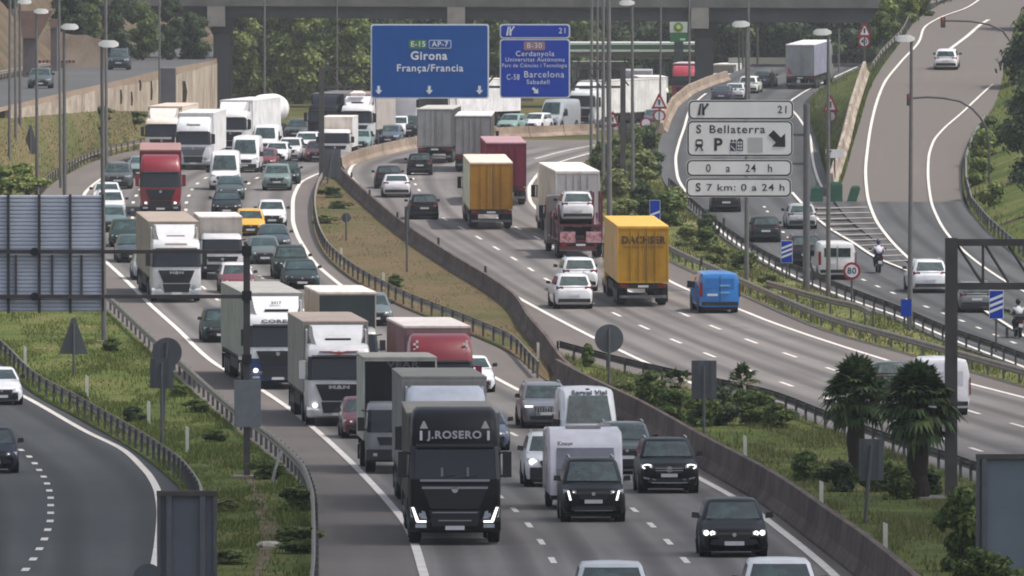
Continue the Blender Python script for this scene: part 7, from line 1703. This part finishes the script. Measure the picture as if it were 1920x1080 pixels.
MB().prism([(.6, 1.35), (1.1, 1.35), (1.1, 1.9), (.95, 1.9)], kit('artic').L + .035, kit('artic').L + .05).build('red_mark', P('mark_red', (150, 70, 76), .5), t)
drive('hatch', 1402, 176, 'X', 'white hatchback on the exit road left of the pale grey lorry', (224, 226, 222), GS, away=True)
drive('wagon', 1430, 165, 'X', 'dark estate car on the exit road beside the standing person', (44, 52, 62), GS, away=True)
drive('sedan', 1376, 189, 'X', 'silver white saloon at the tan barrier bend on the exit road', (206, 208, 212), GS, away=True)
drive('sedan', 1352, 194, 'X', 'dark violet saloon lowest at the tan barrier bend', (58, 56, 76), GS, away=True)
# vehicles standing at the fuel station
GF = 'vehicles at the fuel station'
def parked(kname, px, py, y, label, body, cat='lorry', name='articulated_lorry', rz=0.0, mats=None, lit=False):
    o = drive(kname, px, py, 'X', label, body, GF, cat, name, y=y, turn=rz, mats=mats, lit=lit); o.location.z = g0(y) - .03; return o
parked('artic', 1283, 186, 1015, 'red lorry parked under the fuel station canopy', (170, 44, 62), mats={'side': (150, 60, 76), 'front': (150, 60, 76), 'boxroof': (206, 190, 190), 'bumper': (60, 56, 84)}, rz=-.06)
parked('articbox', 1352, 170, 1000, 'white lorry cab half hidden by the bridge pier at the fuel station', (230, 230, 228), mats={'side': (210, 208, 204), 'boxroof': (226, 224, 220)}, rz=-.1)
parked('articbox', 1228, 232, 890, 'tall white lorry box standing right of the gantry post', (226, 220, 218), mats={'side': (226, 214, 214), 'front': (236, 226, 226), 'boxroof': (236, 232, 230)}, rz=.03)
parked('articbox', 1196, 222, 940, 'grey lorry box left of the tall white one', (160, 160, 168), mats={'side': (150, 150, 158), 'front': (156, 156, 164), 'boxroof': (176, 174, 176)}, rz=-.02)
parked('hatch', 1276, 188, 940, 'cream white car parked behind the tan barrier bend', (236, 226, 206), 'car', 'car', rz=math.pi)
parked('hatch', 1226, 244, 872, 'dark blue car parked beside the dark red warning triangle', (46, 48, 74), 'car', 'car', lit=True)

# ---------------- people: one continuous skinned figure each
def figure(name, chains, radii, loc, rz, mat, parent=None):
    """chains of joint positions sharing the pelvis; skinned, smoothed and baked to a plain mesh"""
    vs, es, rs = [], [], []; idx = {}
    for ch, rr in zip(chains, radii):
        prev = None
        for p, q in zip(ch, rr):
            key = tuple(round(v, 3) for v in p)
            if key not in idx: idx[key] = len(vs); vs.append(p); rs.append(q)
            if prev is not None and (prev, idx[key]) not in es: es.append((prev, idx[key]))
            prev = idx[key]
    me = bpy.data.meshes.new(name); me.from_pydata(vs, es, [])
    o = bpy.data.objects.new(name, me); COL.objects.link(o)
    mod = o.modifiers.new('skin', 'SKIN'); 
    for i, sv in enumerate(me.skin_vertices[0].data): sv.radius = (rs[i], rs[i]); sv.use_root = (i == 0)
    o.modifiers.new('smooth', 'SUBSURF').levels = 1
    bpy.context.view_layer.update()
    dg = bpy.context.evaluated_depsgraph_get(); nm = bpy.data.meshes.new_from_object(o.evaluated_get(dg)); nm.name = name
    bpy.data.objects.remove(o); nm.materials.clear()
    nm.polygons.foreach_set('use_smooth', [True] * len(nm.polygons))
    return link(name, nm, mat, parent)
def ball(m, c, rx, ry, rz, n=14, k=9):
    rings = []
    for i in range(1, k):
        t = math.pi * i / k; rings.append([(c[0] + rx * math.sin(t) * math.cos(2 * math.pi * j / n), c[1] + ry * math.sin(t) * math.sin(2 * math.pi * j / n), c[2] + rz * math.cos(t)) for j in range(n)])
    return m.loft(rings)
def hand_chains(w, d, s=1.0):
    """palm and five fingers from wrist w along direction d (slightly curled)"""
    w = Vector(w); d = Vector(d).normalized(); a = d.cross(Vector((0, 0, 1))).normalized() if abs(d.z) < .9 else Vector((1, 0, 0)); n = d.cross(a)
    ch, rr = [[w, w + d * .09 * s]], [[.032, .04]]
    for k_, (off, ln) in enumerate(((-.03, .075), (-.01, .085), (.01, .08), (.03, .062))):
        b = w + d * .09 * s; ch.append([b, b + a * off + d * .02, b + a * off + d * (.02 + ln * .5) - n * .01, b + a * off + d * ln - n * .035]); rr.append([.04, .0095, .009, .008])
    ch.append([w + d * .09 * s, w + d * .05 - a * .045, w + d * .09 - a * .055]); rr.append([.04, .011, .009])
    return [[tuple(p) for p in c] for c in ch], rr
def person_stand(px, py, lane_surf, label, y=None):
    b = gp(px, py, lane_surf, .03); root = empty('person', b, R(160)); tag(root, label, 'person')
    ch = [[(0, 0, .95), (0, .01, 1.15), (0, .0, 1.38), (0, -.01, 1.5), (0, -.02, 1.6)], [(0, 0, .95), (.1, 0, .9), (.11, .02, .5), (.11, -.02, .09), (.12, .12, .04)], [(0, 0, .95), (-.1, 0, .9), (-.12, .0, .5), (-.12, -.03, .09), (-.13, .11, .04)],
          [(0, .0, 1.38), (.19, 0, 1.38), (.24, -.02, 1.1), (.22, .08, .86)], [(0, .0, 1.38), (-.19, 0, 1.38), (-.25, -.02, 1.1), (-.22, .1, .87)]]
    rr = [[.15, .15, .15, .06, .055], [.15, .1, .065, .045, .04], [.15, .1, .065, .045, .04], [.15, .06, .046, .034], [.15, .06, .046, .034]]
    for c, r_ in zip(*hand_chains((.22, .08, .86), (0, .3, -1))): ch.append(c); rr.append(r_)
    for c, r_ in zip(*hand_chains((-.22, .1, .87), (0, .3, -1))): ch.append(c); rr.append(r_)
    figure('body', ch, rr, None, 0, P('dark_clothes', (52, 56, 48), .8, var=.3, scale=6), root)
    m = MB(); ball(m, (0, 0, 1.68), .078, .095, .115); m.hexa([(-.015, .085, 1.64), (.015, .085, 1.64), (.01, .12, 1.64), (-.01, .12, 1.64), (-.008, .085, 1.7), (.008, .085, 1.7), (.006, .1, 1.7), (-.006, .1, 1.7)]); m.build('head', P('skin', (170, 124, 100), .6, var=.1), root, True)
    m = MB(); ball(m, (0, -.02, 1.71), .086, .1, .105); m.build('hair', P('hair_dark', (36, 30, 28), .8, var=.2), root, True)
person_stand(1447, 168, 'exit', 'person in dark clothes standing on the exit road beside the dark estate car')

def motorbike(px, py, label, jacket, bike, rider_label, helmet, turn=0):
    p = gp(px, py, 'exit', .06); d = heading('S', p); ang = math.atan2(-d.x, d.y) + turn; root = empty('motorcycle', p, ang); tag(root, label, 'motorcycle', 'motorcycles on the service road')
    body = paint(bike)     # tail at y = 0, travels towards +y
    for y, nm in ((.32, 'wheel'), (1.72, 'wheel')):
        t, m_ = wheel_mesh(.31, .13); o = link('wheel', t, M_RUBBER, root); o.location = (0, y, .31); q = link('rim', m_, M_RIM, o)
    MB().loft([[(-.1, .75, .35), (.1, .75, .35), (.1, 1.3, .35), (-.1, 1.3, .35)], [(-.17, .7, .5), (.17, .7, .5), (.17, 1.35, .55), (-.17, 1.35, .55)], [(-.14, .75, .75), (.14, .75, .75), (.14, 1.3, .85), (-.14, 1.3, .85)]]).build('engine', M_DARK, root)
    MB().loft([[(-.11, .05, .72), (.11, .05, .72), (.11, .05, .86), (-.11, .05, .86)], [(-.15, .4, .7), (.15, .4, .7), (.14, .4, .84), (-.14, .4, .84)], [(-.13, .8, .68), (.13, .8, .68), (.13, .8, .82), (-.13, .8, .82)], [(-.17, 1.05, .72), (.17, 1.05, .72), (.15, 1.05, 1.0), (-.15, 1.05, 1.0)], [(-.17, 1.4, .6), (.17, 1.4, .6), (.14, 1.4, 1.02), (-.14, 1.4, 1.02)], [(-.12, 1.75, .7), (.12, 1.75, .7), (.08, 1.72, .98), (-.08, 1.72, .98)]]).build('fairing', body, root, True)
    MB().box(-.12, .12, .1, .75, .845, .9).build('saddle', M_BLACK, root)
    MB().loft([[(-.24, -.02, .84), (.24, -.02, .84), (.24, .34, .84), (-.24, .34, .84)], [(-.25, -.05, 1.0), (.25, -.05, 1.0), (.25, .36, 1.0), (-.25, .36, 1.0)], [(-.18, .0, 1.14), (.18, .0, 1.14), (.18, .32, 1.14), (-.18, .32, 1.14)]]).build('top_case', M_BLACK, root) if turn else None
    MB().tube([(-.36, 1.32, 1.06), (-.2, 1.42, 1.04), (.2, 1.42, 1.04), (.36, 1.32, 1.06)], .018, 6).build('handlebar', M_BLACK, root)
    for sx in (-1, 1):
        MB().tube([(sx * .12, 1.5, .95), (sx * .1, 1.72, .32)], .03, 6).build('fork', M_RIM, root)
        mm = MB(); mm.tube([(sx * .3, 1.38, 1.06), (sx * .38, 1.42, 1.22)], .01, 5); mm.box(sx * .4 - .07, sx * .4 + .07, 1.4, 1.43, 1.2, 1.3); mm.build('mirror', M_BLACK, root)
        MB().tube([(sx * .16, .95, .36), (sx * .17, .1, .46)], [.035, .055], 8).build('exhaust', M_RIM, root)
    MB().quad((-.2, 1.6, 1.0), (.2, 1.6, 1.0), (.15, 1.48, 1.34), (-.15, 1.48, 1.34)).build('windshield', M_GLASS, root)
    MB().box(-.08, .08, -.02, .04, .74, .82).build('tail_light', M_RED, root); MB().box(-.1, .1, -.06, -.03, .5, .66).build('number_plate', M_PLATE, root)
    # rider
    c, s = math.cos(ang), math.sin(ang); r = empty('person', p, ang); tag(r, rider_label, 'person', 'motorcycle riders')
    pel = (0, .62, .93)
    ch = [[pel, (0, .68, 1.15), (0, .8, 1.36), (0, .86, 1.48), (0, .9, 1.56)], [pel, (.12, .68, .9), (.22, 1.1, .74), (.2, .86, .4), (.2, 1.0, .34)], [pel, (-.12, .68, .9), (-.22, 1.1, .74), (-.2, .86, .4), (-.2, 1.0, .34)],
          [(0, .8, 1.36), (.2, .82, 1.36), (.32, .98, 1.14), (.33, 1.24, 1.08)], [(0, .8, 1.36), (-.2, .82, 1.36), (-.32, .98, 1.14), (-.33, 1.24, 1.08)]]
    rr = [[.17, .16, .16, .07, .06], [.17, .1, .075, .055, .045], [.17, .1, .075, .055, .045], [.16, .07, .055, .036], [.16, .07, .055, .036]]
    for sx in (1, -1):
        for c_, r_ in zip(*hand_chains((sx * .33, 1.24, 1.08), (0, 1, -.15))): ch.append(c_); rr.append(r_)
    figure('body', ch, rr, None, 0, P('trousers_navy', (40, 42, 62), .8, var=.25, scale=6), r)
    figure('jacket', [[(0, .645, 1.0), (0, .68, 1.15), (0, .8, 1.36), (0, .845, 1.45)], [(0, .8, 1.36), (.2, .82, 1.36), (.32, .98, 1.14), (.33, 1.19, 1.09)], [(0, .8, 1.36), (-.2, .82, 1.36), (-.32, .98, 1.14), (-.33, 1.19, 1.09)]], [[.18, .18, .18, .09], [.18, .085, .068, .05], [.18, .085, .068, .05]], None, 0, P('jacket_%d' % jacket[0], jacket, .8, var=.15, scale=6), r)
    m = MB(); ball(m, (0, .93, 1.68), .125, .15, .145, 18, 12); m.build('helmet', paint(helmet), r, True)
motorbike(1650, 514, 'dark motorcycle on the service road seen from behind', (206, 200, 214), (36, 38, 54), 'rider in a pale lilac jacket and dark blue helmet on the service road motorcycle', (52, 54, 92))
motorbike(1914, 636, 'motorcycle cut by the right edge on the service road', (190, 192, 196), (30, 32, 36), 'rider in a pale jacket cut by the right edge', (34, 34, 38), .02)
# ---- details of the nearest cars: their own lamps and grilles
def near(label_start):
    return next(o for o in bpy.data.objects if o.get('label', '').startswith(label_start) and o.parent is None)
def ring_mesh(cx, z, rx, rz, t, y):
    m = MB(); n = 20; m.loft([[(cx + (rx + dx) * math.cos(2 * math.pi * i / n), yy, z + (rz + dx) * math.sin(2 * math.pi * i / n)) for i in range(n)] for dx, yy in ((-t, y), (t, y), (t, y + .03), (-t, y + .03), (-t, y))], cap=False); return m
o = near('black SUV with glowing')
for sx in (-1, 1): ring_mesh(sx * .69, .83, .15, .065, .022, .06).build('daytime_light', M_LIT, o)
m = MB()
for z in (.70, .77): m.box(-.44, .44, -.06, -.04, z, z + .022)
m.build('grille_bar', M_CHROME, o); ring_mesh(0, .75, .085, .085, .012, -.075).build('badge', M_CHROME, o)
for sx in (-1, 1): MB().hexa([(sx * .42, -.05, .4), (sx * .8, .02, .44), (sx * .8, .06, .44), (sx * .42, .0, .4), (sx * .42, -.05, .43), (sx * .84, .02, .52), (sx * .84, .06, .52), (sx * .42, .0, .43)]).build('bumper_trim', M_CHROME, o)
o = near('dark green-black people')
for sx in (-1, 1): MB().hexa([(sx * .64, -.05, .62), (sx * .7, -.04, .62), (sx * .7, .04, .62), (sx * .64, .03, .62), (sx * .71, -.03, .9), (sx * .77, .0, .9), (sx * .77, .06, .9), (sx * .71, .05, .9)]).build('daytime_light', M_LIT, o)
o = near('black hatchback with bright')
for sx in (-1, 1):
    ring_mesh(sx * .58, .62, .05, .05, .018, .02).build('daytime_light', M_LIT, o); MB().disc((sx * .74, .08, .63), .075, 'y', 16, -.03).build('dipped_light', M_LIT, o)
o = near('silver SUV with a dark slatted')
m = MB()
for i in range(-4, 5): m.box(i * .1 - .02, i * .1 + .02, -.06, -.036, .5, .82)
m.build('grille_bar', M_CHROME, o); MB().box(-.86, -.55, .02, .08, .80, .87).build('daytime_light', M_LIT, o)
o = near('white car with one headlight'); MB().disc((-.72, .06, .8), .11, 'y', 16, -.04).build('dipped_light', M_LIT, o); MB().box(-.8, .8, -.06, .1, .22, .62).build('dark_bumper', M_BLACK, o)
for a, sx, z, y in (('white lorry with a red winged', -1, .8, -.06), ('white lorry with a blue lower', -1, .8, -.06)):
    MB().disc((sx * .95, y, z), .1, 'y', 14, -.03).build('dipped_light', M_LIT, near(a))
# ================================================================== AIR: thin haze and the cloud that shades the near road
o = MB().box(-260, 260, -15, 1420, -6, 32).build('haze', bpy.data.materials.new('haze')); tag(o, kind='stuff')
hm = o.data.materials[0]; hm.use_nodes = True; nt = hm.node_tree
for n in list(nt.nodes):
    if n.type == 'BSDF_PRINCIPLED': nt.nodes.remove(n)
pv = nt.nodes.new('ShaderNodeVolumePrincipled'); pv.inputs['Color'].default_value = (.86, .88, .92, 1); pv.inputs['Density'].default_value = 0.00013; pv.inputs['Anisotropy'].default_value = 0.2
nt.links.new(pv.outputs[0], nt.nodes['Material Output'].inputs['Volume'])

# a thin fair weather cloud high above, towards the sun from the near road
cz = 700.0
base_pt = Vector((0, 205, 0)); cpos = base_pt + to_sun * (cz / to_sun.z)
m = MB(); n = 48; rings = []
for i in range(1, 14):
    t = math.pi * i / 14; rings.append([(math.sin(t) * math.cos(2 * math.pi * j / n), math.sin(t) * math.sin(2 * math.pi * j / n), math.cos(t)) for j in range(n)])
m.loft(rings)
cm = bpy.data.materials.new('cloud_vapour'); cm.use_nodes = True; nt = cm.node_tree; L = nt.links.new
for q in list(nt.nodes):
    if q.type == 'BSDF_PRINCIPLED': nt.nodes.remove(q)
tc = nt.nodes.new('ShaderNodeTexCoord'); ln = nt.nodes.new('ShaderNodeVectorMath'); ln.operation = 'LENGTH'
mp = nt.nodes.new('ShaderNodeMapping'); mp.inputs['Scale'].default_value = (1, 1, 0); L(tc.outputs['Object'], mp.inputs['Vector']); L(mp.outputs['Vector'], ln.inputs[0])
mr = nt.nodes.new('ShaderNodeMapRange'); mr.inputs['From Min'].default_value = .45; mr.inputs['From Max'].default_value = .98; mr.inputs['To Min'].default_value = .74; mr.inputs['To Max'].default_value = 0.0
L(ln.outputs['Value'], mr.inputs['Value'])
tr = nt.nodes.new('ShaderNodeBsdfTransparent'); df = nt.nodes.new('ShaderNodeBsdfTranslucent'); mx = nt.nodes.new('ShaderNodeMixShader')
L(mr.outputs['Result'], mx.inputs[0]); L(tr.outputs[0], mx.inputs[1]); L(df.outputs[0], mx.inputs[2]); L(mx.outputs[0], nt.nodes['Material Output'].inputs['Surface'])
o = m.build('cloud', cm, smooth=True); o.location = cpos; o.scale = (430, 235, 20); tag(o, kind='structure')
